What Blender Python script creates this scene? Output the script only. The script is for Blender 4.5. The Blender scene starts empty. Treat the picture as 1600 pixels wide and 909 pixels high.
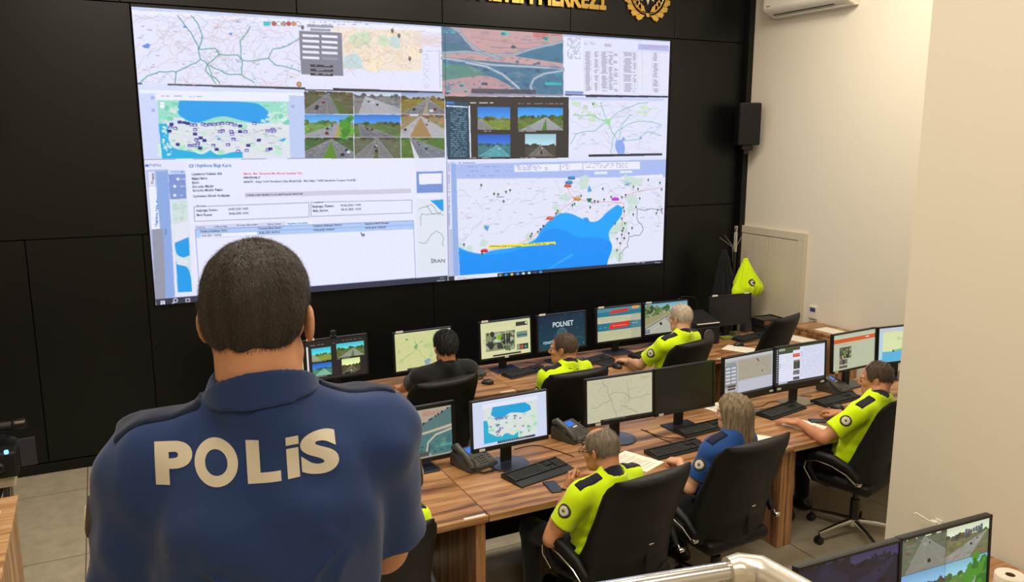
import bpy, bmesh, math, random
import numpy as np
from mathutils import Vector, Matrix, Euler
from mathutils.bvhtree import BVHTree
PI = math.pi
R = math.radians
scene = bpy.context.scene
COL = scene.collection

# ------------------------------------------------------------------ camera
cam_data = bpy.data.cameras.new('camera')
cam = bpy.data.objects.new('camera', cam_data)
COL.objects.link(cam)
cam_data.sensor_width = 36.0
cam_data.lens = 1276.27 / 1600 * 36.0
cam.location = (0, 0, 2.8)
cam.rotation_euler = (R(90 - 10.609), R(0.03), R(-26.704))
cam_data.clip_start = 0.05
scene.camera = cam

# ------------------------------------------------------------------ colour management, world, lights
scene.view_settings.view_transform = 'Standard'
scene.view_settings.look = 'None'
scene.view_settings.gamma = 1.0
scene.view_settings.use_curve_mapping = False
scene.view_settings.exposure = 0.0
world = bpy.data.worlds.new('world')
scene.world = world
world.use_nodes = True
world.node_tree.nodes['Background'].inputs[0].default_value = (1.0, 0.93, 0.82, 1)
world.node_tree.nodes['Background'].inputs[1].default_value = 0.02
scene.cycles.max_bounces = 7
scene.cycles.diffuse_bounces = 4
scene.cycles.glossy_bounces = 4
scene.cycles.sample_clamp_indirect = 4.0
scene.cycles.use_denoising = True

LAMP = (1.0, 0.90, 0.76)
def ceiling_panel(x, y, sx, sy, power, z=5.08):
    d = bpy.data.lights.new('ceiling_panel', 'AREA')
    d.shape = 'RECTANGLE'; d.size = sx; d.size_y = sy; d.energy = power; d.color = LAMP
    o = bpy.data.objects.new('ceiling_panel', d); COL.objects.link(o)
    o.location = (x, y, z)
    return o
for x, y, p in ((0.2, 5.3, 60), (3.0, 5.0, 75), (5.3, 5.1, 92), (0.2, 2.0, 66), (2.0, 2.0, 50), (0.2, -0.9, 60), (2.2, -0.9, 34)):
    ceiling_panel(x, y, 1.2, 0.6, p)

# ------------------------------------------------------------------ helpers: colours, materials
def s2l(c):
    c = np.asarray(c, float)
    return np.where(c <= 0.04045, c / 12.92, ((c + 0.055) / 1.055) ** 2.4)
def rgb(r, g, b):
    return tuple(s2l(np.array([r, g, b]) / 255.0)) + (1.0,)
MATS = {}
def pm(name, col, rough=0.5, metal=0.0, spec=0.5, bump=0.0, bscale=80.0, vary=0.0, vscale=6.0, coat=0.0, sheen=0.0, trans=0.0, stretch=None):
    if name in MATS: return MATS[name]
    m = bpy.data.materials.new(name); m.use_nodes = True
    nt = m.node_tree; p = nt.nodes['Principled BSDF']
    p.inputs['Base Color'].default_value = col
    p.inputs['Roughness'].default_value = rough
    p.inputs['Metallic'].default_value = metal
    p.inputs['Specular IOR Level'].default_value = spec
    p.inputs['Coat Weight'].default_value = coat
    p.inputs['Sheen Weight'].default_value = sheen
    p.inputs['Transmission Weight'].default_value = trans
    if bump or vary:
        tc = nt.nodes.new('ShaderNodeTexCoord'); mp = nt.nodes.new('ShaderNodeMapping')
        nt.links.new(tc.outputs['Object'], mp.inputs[0])
        if stretch: mp.inputs['Scale'].default_value = stretch
    if bump:
        n = nt.nodes.new('ShaderNodeTexNoise'); n.inputs['Scale'].default_value = bscale; n.inputs['Detail'].default_value = 3
        b = nt.nodes.new('ShaderNodeBump'); b.inputs['Strength'].default_value = bump; b.inputs['Distance'].default_value = 0.004
        nt.links.new(mp.outputs[0], n.inputs['Vector']); nt.links.new(n.outputs['Fac'], b.inputs['Height']); nt.links.new(b.outputs[0], p.inputs['Normal'])
    if vary:
        n = nt.nodes.new('ShaderNodeTexNoise'); n.inputs['Scale'].default_value = vscale; n.inputs['Detail'].default_value = 4
        r = nt.nodes.new('ShaderNodeValToRGB')
        r.color_ramp.elements[0].position = 0.3; r.color_ramp.elements[1].position = 0.7
        r.color_ramp.elements[0].color = tuple(c * (1 - vary) for c in col[:3]) + (1,)
        r.color_ramp.elements[1].color = tuple(min(1, c * (1 + vary)) for c in col[:3]) + (1,)
        nt.links.new(mp.outputs[0], n.inputs['Vector']); nt.links.new(n.outputs['Fac'], r.inputs[0]); nt.links.new(r.outputs[0], p.inputs['Base Color'])
    MATS[name] = m
    return m
def emit(name, col, s):
    if name in MATS: return MATS[name]
    m = pm(name, (0.01, 0.01, 0.01, 1), 0.3)
    p = m.node_tree.nodes['Principled BSDF']
    p.inputs['Emission Color'].default_value = col; p.inputs['Emission Strength'].default_value = s
    return m
def wood(name, scale, ramp, rough=0.38, axis_scale=(0.7, 11, 11)):
    m = bpy.data.materials.new(name); m.use_nodes = True
    nt = m.node_tree; p = nt.nodes['Principled BSDF']; L = nt.links.new
    tc = nt.nodes.new('ShaderNodeTexCoord'); mp = nt.nodes.new('ShaderNodeMapping')
    mp.inputs['Scale'].default_value = axis_scale
    L(tc.outputs['Object'], mp.inputs[0])
    n1 = nt.nodes.new('ShaderNodeTexNoise'); n1.inputs['Scale'].default_value = scale; n1.inputs['Detail'].default_value = 5; n1.inputs['Roughness'].default_value = 0.65
    n2 = nt.nodes.new('ShaderNodeTexNoise'); n2.inputs['Scale'].default_value = scale * 5; n2.inputs['Detail'].default_value = 3
    L(mp.outputs[0], n1.inputs['Vector']); L(mp.outputs[0], n2.inputs['Vector'])
    mx = nt.nodes.new('ShaderNodeMath'); mx.operation = 'MULTIPLY_ADD'; mx.inputs[1].default_value = 0.3
    L(n2.outputs['Fac'], mx.inputs[0]); L(n1.outputs['Fac'], mx.inputs[2])
    r = nt.nodes.new('ShaderNodeValToRGB')
    els = r.color_ramp.elements
    for i, (pos, c) in enumerate(ramp):
        e = els[i] if i < 2 else els.new(pos)
        e.position = pos; e.color = rgb(*c)
    L(mx.outputs[0], r.inputs[0]); L(r.outputs[0], p.inputs['Base Color'])
    p.inputs['Roughness'].default_value = rough
    MATS[name] = m
    return m
WOOD_RAMP = [(0.46, (84, 55, 36)), (0.82, (186, 142, 96)), (0.55, (122, 82, 52)), (0.62, (150, 106, 66)), (0.70, (166, 122, 80))]
wood('walnut', 1.6, WOOD_RAMP)
wood('walnut_upright', 1.6, WOOD_RAMP, 0.42, (11, 11, 0.7))
wood('pale_walnut', 1.6, [(0.46, (128, 92, 58)), (0.82, (214, 176, 128)), (0.55, (160, 118, 78)), (0.62, (180, 138, 94)), (0.70, (198, 156, 110))], 0.42, (0.7, 11, 11))
wood('pale_walnut_upright', 1.6, [(0.46, (120, 90, 60)), (0.82, (206, 170, 126)), (0.55, (150, 114, 78)), (0.62, (172, 134, 94)), (0.70, (190, 150, 106))], 0.45, (11, 11, 0.6))

pm('white_paint', rgb(226, 218, 200), 0.75, spec=0.25, bump=0.03, bscale=260)
pm('cupboard_paint', rgb(206, 195, 172), 0.5, spec=0.35)
pm('black_panel', rgb(12, 12, 13), 0.36, spec=0.32, bump=0.02, bscale=300)
pm('black_gap', rgb(6, 6, 6), 0.8)
pm('black_plastic', rgb(24, 24, 25), 0.42, spec=0.5)
pm('key_plastic', rgb(34, 34, 34), 0.5, spec=0.5)
pm('grey_plastic', rgb(74, 74, 70), 0.45, spec=0.5)
pm('phone_plastic', rgb(62, 61, 55), 0.42, spec=0.5)
pm('satin_stand', rgb(38, 42, 56), 0.22, spec=0.6)
pm('leather', rgb(11, 11, 11), 0.52, spec=0.34, bump=0.12, bscale=420)
pm('leather_edge', rgb(30, 29, 27), 0.36, spec=0.5)
pm('chrome', rgb(220, 218, 212), 0.24, metal=1.0)
pm('steel', rgb(180, 176, 168), 0.3, metal=1.0)
pm('gold', rgb(214, 178, 96), 0.25, metal=1.0)
pm('paper', rgb(232, 226, 208), 0.8)
pm('label_white', rgb(214, 214, 206), 0.6)
pm('cable', rgb(16, 16, 16), 0.5)
pm('white_plastic', rgb(226, 220, 204), 0.4, spec=0.5)
pm('dark_cloth', rgb(20, 21, 25), 0.85, spec=0.2, sheen=0.1)

# ------------------------------------------------------------------ helpers: meshes
def link(name, me, mat=None, parent=None):
    o = bpy.data.objects.new(name, me); COL.objects.link(o)
    if mat is not None:
        for m in (mat if isinstance(mat, (list, tuple)) else [mat]):
            me.materials.append(MATS[m] if isinstance(m, str) else m)
    if parent is not None: o.parent = parent
    return o
def mesh_np(name, V, F, mat=None, parent=None, smooth=True):
    me = bpy.data.meshes.new(name)
    V = np.asarray(V, np.float32); F = np.asarray(F, np.int32)
    me.vertices.add(len(V)); me.vertices.foreach_set('co', V.ravel())
    n = F.shape[1]
    me.loops.add(F.size); me.loops.foreach_set('vertex_index', F.ravel())
    me.polygons.add(len(F)); me.polygons.foreach_set('loop_start', np.arange(0, F.size, n, dtype=np.int32))
    if smooth: me.polygons.foreach_set('use_smooth', np.ones(len(F), bool))
    me.update(calc_edges=True); me.validate()
    return link(name, me, mat, parent)
class MB:
    """collects shapes and links them as ONE mesh object"""
    def __init__(s): s.bm = bmesh.new()
    def _xf(s, vs, loc, rot):
        if rot is not None:
            M = rot if isinstance(rot, Matrix) else Euler(rot).to_matrix()
            for v in vs: v.co = M @ v.co
        L = Vector(loc)
        for v in vs: v.co += L
    def box(s, c, d, bevel=0.0, rot=None, seg=2, taper=None):
        b = bmesh.new(); bmesh.ops.create_cube(b, size=1.0)
        for v in b.verts:
            f = 1.0
            if taper and v.co.z > 0: f = taper
            v.co = Vector((v.co.x * d[0] * f, v.co.y * d[1] * f, v.co.z * d[2]))
        if bevel > 0:
            bmesh.ops.bevel(b, geom=b.edges[:], offset=min(bevel, min(d) * 0.49), segments=seg, affect='EDGES', profile=0.5)
        s._xf(b.verts, c, rot); s._merge(b); return s
    def _merge(s, b):
        me = bpy.data.meshes.new('tmp'); b.to_mesh(me); b.free(); s.bm.from_mesh(me); bpy.data.meshes.remove(me)
    def tube(s, pts, r, n=10, cap=True):
        pts = [Vector(p) for p in pts]; rs = r if isinstance(r, (list, tuple)) else [r] * len(pts)
        rings = []; up = Vector((0, 0, 1)); prev = None
        for i, p in enumerate(pts):
            t = (pts[min(i + 1, len(pts) - 1)] - pts[max(i - 1, 0)]).normalized()
            if prev is None:
                a = t.cross(up)
                if a.length < 1e-3: a = t.cross(Vector((1, 0, 0)))
                a.normalize()
            else:
                a = prev - t * prev.dot(t)
                a.normalize()
            prev = a; b = t.cross(a)
            rings.append([s.bm.verts.new(p + (a * math.cos(2 * PI * k / n) + b * math.sin(2 * PI * k / n)) * rs[i]) for k in range(n)])
        for q0, q1 in zip(rings, rings[1:]):
            for k in range(n):
                s.bm.faces.new((q0[k], q0[(k + 1) % n], q1[(k + 1) % n], q1[k]))
        if cap:
            s.bm.faces.new(list(reversed(rings[0]))); s.bm.faces.new(rings[-1])
        return s
    def lathe(s, prof, c=(0, 0, 0), n=24, rot=None):
        b = bmesh.new(); rings = []
        for r, z in prof:
            if r < 1e-5: rings.append([b.verts.new((0, 0, z))])
            else: rings.append([b.verts.new((r * math.cos(2 * PI * k / n), r * math.sin(2 * PI * k / n), z)) for k in range(n)])
        for q0, q1 in zip(rings, rings[1:]):
            for k in range(n):
                if len(q0) == 1 and len(q1) == 1: continue
                if len(q0) == 1: b.faces.new((q0[0], q1[(k + 1) % n], q1[k]))
                elif len(q1) == 1: b.faces.new((q0[k], q0[(k + 1) % n], q1[0]))
                else: b.faces.new((q0[k], q0[(k + 1) % n], q1[(k + 1) % n], q1[k]))
        bmesh.ops.recalc_face_normals(b, faces=b.faces)
        s._xf(b.verts, c, rot); s._merge(b); return s
    def prism(s, poly, z0, z1, rot=None, loc=(0, 0, 0), bevel=0.0):
        b = bmesh.new()
        lo = [b.verts.new((x, y, z0)) for x, y in poly]; hi = [b.verts.new((x, y, z1)) for x, y in poly]
        b.faces.new(list(reversed(lo))); b.faces.new(hi)
        for i in range(len(poly)):
            j = (i + 1) % len(poly); b.faces.new((lo[i], lo[j], hi[j], hi[i]))
        bmesh.ops.recalc_face_normals(b, faces=b.faces)
        if bevel: bmesh.ops.bevel(b, geom=[e for e in b.edges], offset=bevel, segments=2, affect='EDGES')
        s._xf(b.verts, loc, rot); s._merge(b); return s
    def build(s, name, mat=None, parent=None, smooth=False):
        me = bpy.data.meshes.new(name); s.bm.to_mesh(me); s.bm.free()
        if smooth:
            me.polygons.foreach_set('use_smooth', np.ones(len(me.polygons), bool))
            try: me.set_sharp_from_angle(angle=R(40))
            except Exception: pass
        return link(name, me, mat, parent)
def tag(o, label=None, cat=None, group=None, kind=None):
    if label: o['label'] = label
    if cat: o['category'] = cat
    if group: o['group'] = group
    if kind: o['kind'] = kind
    return o
def thing(name, label, cat, loc=(0, 0, 0), rotz=0.0, group=None):
    o = bpy.data.objects.new(name, None); COL.objects.link(o)
    o.empty_display_size = 0.1
    o.location = loc; o.rotation_euler = (0, 0, rotz)
    return tag(o, label, cat, group)
def copy_tree(o, parent=None):
    c = o.copy(); COL.objects.link(c)
    if parent is not None: c.parent = parent
    for ch in list(o.children): copy_tree(ch, c)
    return c
def text_tris(txt, size=1.0, bold=0.0, xs=1.0, align='LEFT', res=3):
    """triangles of a line of text, baseline at 0, cap height about 0.72*size"""
    cu = bpy.data.curves.new('t', 'FONT'); cu.body = txt; cu.size = size; cu.offset = bold; cu.align_x = align; cu.resolution_u = res
    o = bpy.data.objects.new('t', cu); COL.objects.link(o)
    dg = bpy.context.evaluated_depsgraph_get(); ev = o.evaluated_get(dg)
    me = ev.to_mesh(); me.calc_loop_triangles()
    V = np.array([v.co[:] for v in me.vertices], float).reshape(-1, 3)
    T = np.array([t.vertices[:] for t in me.loop_triangles], int).reshape(-1, 3)
    ev.to_mesh_clear(); bpy.data.objects.remove(o); bpy.data.curves.remove(cu)
    if len(V): V[:, 0] *= xs
    return V[:, :2], T
def text_mesh(name, txt, size, depth, M, mat, parent=None, bold=0.0, xs=1.0, align='LEFT'):
    cu = bpy.data.curves.new('t', 'FONT'); cu.body = txt; cu.size = size; cu.offset = bold; cu.align_x = align; cu.extrude = depth / 2; cu.resolution_u = 3
    o = bpy.data.objects.new('t', cu); COL.objects.link(o)
    dg = bpy.context.evaluated_depsgraph_get(); ev = o.evaluated_get(dg)
    me = bpy.data.meshes.new_from_object(ev); bpy.data.objects.remove(o); bpy.data.curves.remove(cu)
    me.materials.clear()
    for v in me.vertices:
        v.co.x *= xs; v.co = M @ v.co
    return link(name, me, mat, parent)

# ------------------------------------------------------------------ helpers: painting what a screen shows
class Ras:
    def __init__(s, w, h, bg=(255, 255, 255), ss=2):
        s.w, s.h, s.ss = w, h, ss
        s.a = np.empty((h * ss, w * ss, 3), np.float32); s.a[:] = np.array(bg, np.float32)
        s.f = lambda p: p; s.clip = None
    def _lim(s, x0, y0, x1, y1):
        c = s.clip or (0, 0, s.a.shape[1], s.a.shape[0])
        return max(x0, c[0], 0), max(y0, c[1], 0), min(x1, c[2], s.a.shape[1]), min(y1, c[3], s.a.shape[0])
    def P(s, pts): return np.array([s.f(p) for p in pts], float) * s.ss
    def poly(s, pts, col, alpha=1.0): s._poly(s.P(pts), col, alpha)
    def _poly(s, q, col, alpha=1.0):
        x0, y0 = np.floor(q.min(0)).astype(int); x1, y1 = np.ceil(q.max(0)).astype(int) + 1
        x0, y0, x1, y1 = s._lim(x0, y0, x1, y1)
        if x1 <= x0 or y1 <= y0: return
        X, Y = np.meshgrid(np.arange(x0, x1) + 0.5, np.arange(y0, y1) + 0.5)
        ins = np.zeros(X.shape, bool); n = len(q)
        for i in range(n):
            a, b = q[i], q[(i + 1) % n]
            if a[1] == b[1]: continue
            c = (a[1] > Y) != (b[1] > Y)
            ins ^= c & (X < (b[0] - a[0]) * (Y - a[1]) / (b[1] - a[1]) + a[0])
        sub = s.a[y0:y1, x0:x1]
        sub[ins] = sub[ins] * (1 - alpha) + np.array(col, np.float32) * alpha
    def rect(s, x0, y0, x1, y1, col, alpha=1.0): s.poly([(x0, y0), (x1, y0), (x1, y1), (x0, y1)], col, alpha)
    def line(s, pts, col, w=1.0, alpha=1.0):
        q = s.P(pts); w = w * s.ss / 2
        for a, b in zip(q, q[1:]):
            x0, y0 = np.floor(np.minimum(a, b) - w - 1).astype(int); x1, y1 = np.ceil(np.maximum(a, b) + w + 1).astype(int)
            x0, y0, x1, y1 = s._lim(x0, y0, x1, y1)
            if x1 <= x0 or y1 <= y0: continue
            X, Y = np.meshgrid(np.arange(x0, x1) + 0.5, np.arange(y0, y1) + 0.5)
            d = b - a; L = max((d * d).sum(), 1e-9)
            t = np.clip(((X - a[0]) * d[0] + (Y - a[1]) * d[1]) / L, 0, 1)
            k = np.clip(w + 0.5 - np.hypot(X - a[0] - t * d[0], Y - a[1] - t * d[1]), 0, 1)[..., None] * alpha
            sub = s.a[y0:y1, x0:x1]; sub[:] = sub * (1 - k) + np.array(col, np.float32) * k
    def dot(s, p, r, col, alpha=1.0): s.line([p, (p[0] + 1e-3, p[1])], col, 2 * r, alpha)
    def blob(s, p, r, col, rng, n=9, rough=0.35, sy=1.0, alpha=1.0):
        pts = [(p[0] + r * (1 + rng.uniform(-rough, rough)) * math.cos(2 * PI * k / n), p[1] + sy * r * (1 + rng.uniform(-rough, rough)) * math.sin(2 * PI * k / n)) for k in range(n)]
        s.poly(pts, col, alpha)
    def grad(s, x0, y0, x1, y1, c0, c1, n=14):
        for i in range(n):
            t = (i + 0.5) / n
            s.rect(x0, y0 + (y1 - y0) * i / n, x1, y0 + (y1 - y0) * (i + 1) / n + 0.2, [c0[k] * (1 - t) + c1[k] * t for k in range(3)])
    def text(s, x, y, txt, size, col, bold=0.0, xs=1.0, align='LEFT', ang=0.0, alpha=1.0):
        V, T = text_tris(txt, size, bold, xs, align)
        ca, sa = math.cos(ang), math.sin(ang)
        q = [(x + vx * ca + vy * sa, y - vy * ca + vx * sa) for vx, vy in V]
        q = s.P(q) if len(q) else q
        for t in T: s._poly(q[t], col, alpha)
    def scribble(s, x0, y0, x1, y1, col, rng, pitch=4.0, w=1.2, fill=0.6, alpha=0.8):
        y = y0
        while y < y1:
            x = x0
            while x < x1:
                l = rng.uniform(2, 9)
                if rng.random() < fill: s.line([(x, y), (min(x + l, x1), y)], col, w, alpha)
                x += l + rng.uniform(1, 3)
            y += pitch
    def noise(s, amp, seed=0, cell=2):
        g = np.random.default_rng(seed); h, w = s.a.shape[:2]
        n = g.normal(0, amp, (h // cell + 1, w // cell + 1, 1)).astype(np.float32)
        s.a += np.repeat(np.repeat(n, cell, 0), cell, 1)[:h, :w]
    def done(s):
        a = np.clip(s.a, 0, 255).reshape(s.h, s.ss, s.w, s.ss, 3).mean((1, 3)) / 255.0
        return s2l(a)
def wander(rng, a, b, n=8, amp=0.12):
    a, b = np.array(a, float), np.array(b, float); d = b - a; p = np.array([-d[1], d[0]])
    off = np.cumsum([0] + [rng.uniform(-1, 1) for _ in range(n)]); off = off - np.linspace(0, 1, n + 1) * off[-1]
    return [tuple(a + d * i / n + p * off[i] * amp * 0.5) for i in range(n + 1)]
def screen_material(name, strength, rough=0.3):
    m = bpy.data.materials.new(name); m.use_nodes = True
    nt = m.node_tree; p = nt.nodes['Principled BSDF']
    at = nt.nodes.new('ShaderNodeAttribute'); at.attribute_name = 'shown'
    nt.links.new(at.outputs['Color'], p.inputs['Emission Color'])
    p.inputs['Emission Strength'].default_value = strength
    p.inputs['Base Color'].default_value = (0.006, 0.006, 0.007, 1); p.inputs['Roughness'].default_value = rough
    MATS[name] = m
    return m
screen_material('led_screen', 1.0, 0.5)
screen_material('lcd_screen', 1.0, 0.35)
def screen_mesh(name, img, M, sx, sy, mat, parent):
    """a fine grid carrying the shown picture as colours; local x right, y up, centred"""
    h, w, _ = img.shape
    X, Y = np.meshgrid((np.arange(w) / (w - 1) - 0.5) * sx, (0.5 - np.arange(h) / (h - 1)) * sy)
    V = np.stack([X, Y, np.zeros_like(X)], -1).reshape(-1, 3)
    V = V @ np.array(M.to_3x3()).T + np.array(M.translation)
    i = np.arange(h * w).reshape(h, w)
    F = np.stack([i[:-1, :-1], i[1:, :-1], i[1:, 1:], i[:-1, 1:]], -1).reshape(-1, 4)
    o = mesh_np(name, V, F, mat, parent, smooth=False)
    at = o.data.color_attributes.new('shown', 'FLOAT_COLOR', 'POINT')
    c = np.ones((h * w, 4), np.float32); c[:, :3] = img.reshape(-1, 3)
    at.data.foreach_set('color', c.ravel())
    return o
# ================================================================== THE SETTING
def struct(o):
    o['kind'] = 'structure'; return o
YW = 7.63      # face of the black panel wall
XR = 6.95      # right wall
ZC = 5.12      # ceiling
fm = bpy.data.materials.new('floor_tiles'); fm.use_nodes = True
nt = fm.node_tree; p = nt.nodes['Principled BSDF']; Lk = nt.links.new
tc = nt.nodes.new('ShaderNodeTexCoord'); mp = nt.nodes.new('ShaderNodeMapping'); mp.inputs['Location'].default_value = (0.285 + 11.03, 0.07 + 12, 0)
br = nt.nodes.new('ShaderNodeTexBrick'); br.offset = 0.0; br.inputs['Scale'].default_value = 1.0
br.inputs['Brick Width'].default_value = 1.103; br.inputs['Row Height'].default_value = 1.2; br.inputs['Mortar Size'].default_value = 0.004; br.inputs['Mortar Smooth'].default_value = 0.1
nz = nt.nodes.new('ShaderNodeTexNoise'); nz.inputs['Scale'].default_value = 9; nz.inputs['Detail'].default_value = 8; nz.inputs['Roughness'].default_value = 0.7
rp = nt.nodes.new('ShaderNodeValToRGB'); rp.color_ramp.elements[0].position = 0.3; rp.color_ramp.elements[1].position = 0.72
rp.color_ramp.elements[0].color = rgb(158, 148, 126); rp.color_ramp.elements[1].color = rgb(184, 174, 152)
Lk(tc.outputs['Object'], mp.inputs[0]); Lk(mp.outputs[0], br.inputs['Vector']); Lk(tc.outputs['Object'], nz.inputs['Vector']); Lk(nz.outputs['Fac'], rp.inputs[0])
Lk(rp.outputs[0], br.inputs['Color1']); Lk(rp.outputs[0], br.inputs['Color2']); br.inputs['Mortar'].default_value = rgb(96, 86, 66)
Lk(br.outputs['Color'], p.inputs['Base Color']); p.inputs['Roughness'].default_value = 0.42; p.inputs['Specular IOR Level'].default_value = 0.4
MATS['floor_tiles'] = fm

struct(MB().box((2.0, 2.4, -0.05), (10.2, 11.0, 0.1)).build('floor', 'floor_tiles'))
struct(MB().box((2.0, 2.4, ZC + 0.05), (10.2, 11.0, 0.1)).build('ceiling', 'white_paint'))
struct(MB().box((XR + 0.1, 2.4, ZC / 2), (0.2, 11.0, ZC)).build('wall_right', 'white_paint'))
struct(MB().box((-3.1, 2.4, ZC / 2), (0.2, 11.0, ZC)).build('wall_left', 'white_paint'))
struct(MB().box((2.0, -3.1, ZC / 2), (10.2, 0.2, ZC)).build('wall_back', 'white_paint'))
# a return of the right wall, close to the camera
struct(MB().box(((3.86 + XR) / 2, (-3.0 + 2.92) / 2, ZC / 2), (XR - 3.86, 5.92, ZC)).build('wall_return', 'white_paint'))
# black panelled wall: backing and panels with open joints
struct(MB().box((2.0, YW + 0.16, ZC / 2), (10.2, 0.2, ZC)).build('wall_front', 'black_gap'))
w = MB(); g = 0.007
def panel(x0, x1, z0, z1): w.box(((x0 + x1) / 2, YW + 0.025, (z0 + z1) / 2), (x1 - x0 - g, 0.05, z1 - z0 - g), 0.002, seg=1)
Z1, Z2 = 1.99, 3.885
for x0, x1 in ((-3, -1.75), (-1.75, -0.57), (-0.57, 0.30), (0.30, 1.6), (1.6, 2.95), (2.95, 4.3), (4.3, 5.83), (5.83, 6.87)): panel(x0, x1, 0.09, Z1 if x0 != 5.83 else 2.02)
for x0, x1 in ((-3, -1.2), (-1.2, 0.35), (0.35, 5.83), (5.83, 6.87)): panel(x0, x1, Z1 if x0 != 5.83 else 2.02, Z2)
for x0, x1 in ((-3, -1.4), (-1.4, 0.28), (0.28, 1.7), (1.7, 3.09), (3.09, 4.52), (4.52, 5.86), (5.86, 6.87)): panel(x0, x1, Z2, ZC)
struct(w.build('wall_panelling', 'black_panel'))
struct(MB().box((6.91, YW - 0.01, ZC / 2), (0.08, 0.14, ZC)).build('trim_1', 'black_panel'))
struct(MB().box((1.93, YW + 0.012, 0.043), (9.85, 0.05, 0.086), 0.003).build('baseboard_front', 'black_panel'))
struct(MB().box((XR - 0.006, 5.3, 0.05), (0.012, 4.66, 0.1)).build('baseboard_right', 'white_paint'))
# raised gallery the photograph was taken from: a slab on a riser
PZ = 0.86
struct(MB().prism([(-3.0, -3.0), (1.52, -3.0), (1.50, 1.52), (-3.0, 2.41)], 0.0, PZ).build('floor_gallery', 'floor_tiles'))

# ================================================================== VIDEO WALL
LX0, LX1, LZ0, LZ1 = 0.360, 5.775, 1.375, 3.850
YL = YW - 0.035
rng = random.Random(5)
def homography(src, dst):
    A = []; b = []
    for (x, y), (u, v) in zip(src, dst):
        A += [[x, y, 1, 0, 0, 0, -u * x, -u * y], [0, 0, 0, x, y, 1, -v * x, -v * y]]; b += [u, v]
    h = np.linalg.solve(np.array(A, float), np.array(b, float)); return np.append(h, 1).reshape(3, 3)
Hm = homography([(207, 9), (1047, 64), (1033, 408), (243, 478)], [(0, 0), (1000, 0), (1000, 457), (0, 457)])
def hp(p):
    q = Hm @ np.array([p[0], p[1], 1.0]); return (q[0] / q[2], q[1] / q[2])
K = 0.31895
c1 = lambda x, y: hp((190 + x * K, y * K))
c2 = lambda x, y: hp((680 + x * K, y * K))
c3 = lambda x, y: hp((190 + x * K, 230 + y * K))
c4 = lambda x, y: hp((680 + x * K, 230 + y * K))
L = Ras(1000, 457, (226, 228, 250))
def sm(pts, n=2):
    """rounds a coastline, keeping its sharp corners"""
    m = len(pts); kp = []
    for k in range(m):
        a, b, c = (np.array(pts[(k + d) % m], float) for d in (-1, 0, 1)); u, v = b - a, c - b
        kp.append(u @ v / (np.linalg.norm(u) * np.linalg.norm(v) + 1e-9) < 0.45)
    for _ in range(n):
        q = []; kq = []; m = len(pts)
        for k in range(m):
            a, b = pts[k], pts[(k + 1) % m]; ka, kb = kp[k], kp[(k + 1) % m]
            if ka: q.append(a); kq.append(True)
            else: q.append((a[0] * .75 + b[0] * .25, a[1] * .75 + b[1] * .25)); kq.append(False)
            if not kb: q.append((a[0] * .25 + b[0] * .75, a[1] * .25 + b[1] * .75)); kq.append(False)
        pts, kp = q, kq
    return pts
def place_names(x0, y0, x1, y1, n, col=(120, 122, 150)):
    for _ in range(n):
        x, y = rng.uniform(x0, x1), rng.uniform(y0, y1); L.line([(x, y), (x + rng.uniform(8, 22), y + 0.4)], col, 1.1, rng.uniform(0.35, 0.8))
def using(f):
    L.f = (lambda p: f(*p)) if f else (lambda p: p)
RB = (222, 225, 250)
# --- two road maps along the top
using(c1)
L.poly([(50, 28), (1580, 128), (1585, 450), (80, 405)], (228, 230, 250))
L.poly([(50, 28), (1580, 128), (1580, 152), (52, 62)], (200, 212, 245))
L.poly([(52, 45), (1580, 138), (1580, 158), (54, 66)], (236, 238, 252))
for _ in range(110):
    a = (rng.uniform(70, 900), rng.uniform(80, 400)); b = (a[0] + rng.uniform(-190, 190), a[1] + rng.uniform(-130, 130))
    b = (min(max(b[0], 66), 895), min(max(b[1], 75), 405))
    L.line(wander(rng, a, b, 8, 0.25), rng.choice([(214, 196, 204), (200, 200, 214), (224, 190, 186), (186, 194, 206)]), 0.8)
place_names(80, 90, 880, 395, 60); place_names(1110, 160, 1460, 330, 34, (150, 120, 110)); GT = (62, 152, 130)
for pts in ([(285, 75), (320, 125), (350, 160), (385, 225), (395, 290), (430, 315), (450, 370), (490, 408)], [(350, 75), (385, 120), (405, 180), (388, 240)],
            [(388, 240), (470, 238), (490, 265), (450, 300), (425, 320)], [(395, 290), (300, 340), (275, 352), (190, 350), (130, 372), (95, 405)],
            [(490, 265), (580, 268), (600, 295), (730, 285), (750, 240), (830, 220), (880, 190)], [(600, 295), (592, 200), (640, 130)], [(600, 300), (598, 365), (540, 365), (440, 320)],
            [(598, 365), (660, 405)], [(275, 352), (270, 408)], [(730, 285), (770, 320), (885, 350)], [(425, 320), (420, 345), (470, 408)]):
    L.line(sum([wander(rng, a, b, 4, 0.12)[:-1] for a, b in zip(pts, pts[1:])], []) + [pts[-1]], GT, 1.3)
for p in ((130, 225), (318, 130), (545, 165)): L.blob(p, 22 if p[0] < 200 else 10, (92, 140, 220), rng, 9, 0.5, 0.5)
for i, cc in enumerate([(60, 190, 200), (214, 84, 54), (250, 250, 250), (190, 150, 120), (220, 70, 60), (228, 150, 80), (250, 250, 250)]):
    p = (722 + i * 24 + (12 if i else 0), 115)
    if i == 0: L.poly([(706, 103), (740, 104), (740, 126), (706, 125)], cc)
    else: L.dot(p, 3.6, (60, 60, 70)); L.dot(p, 3.0, cc)
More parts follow.
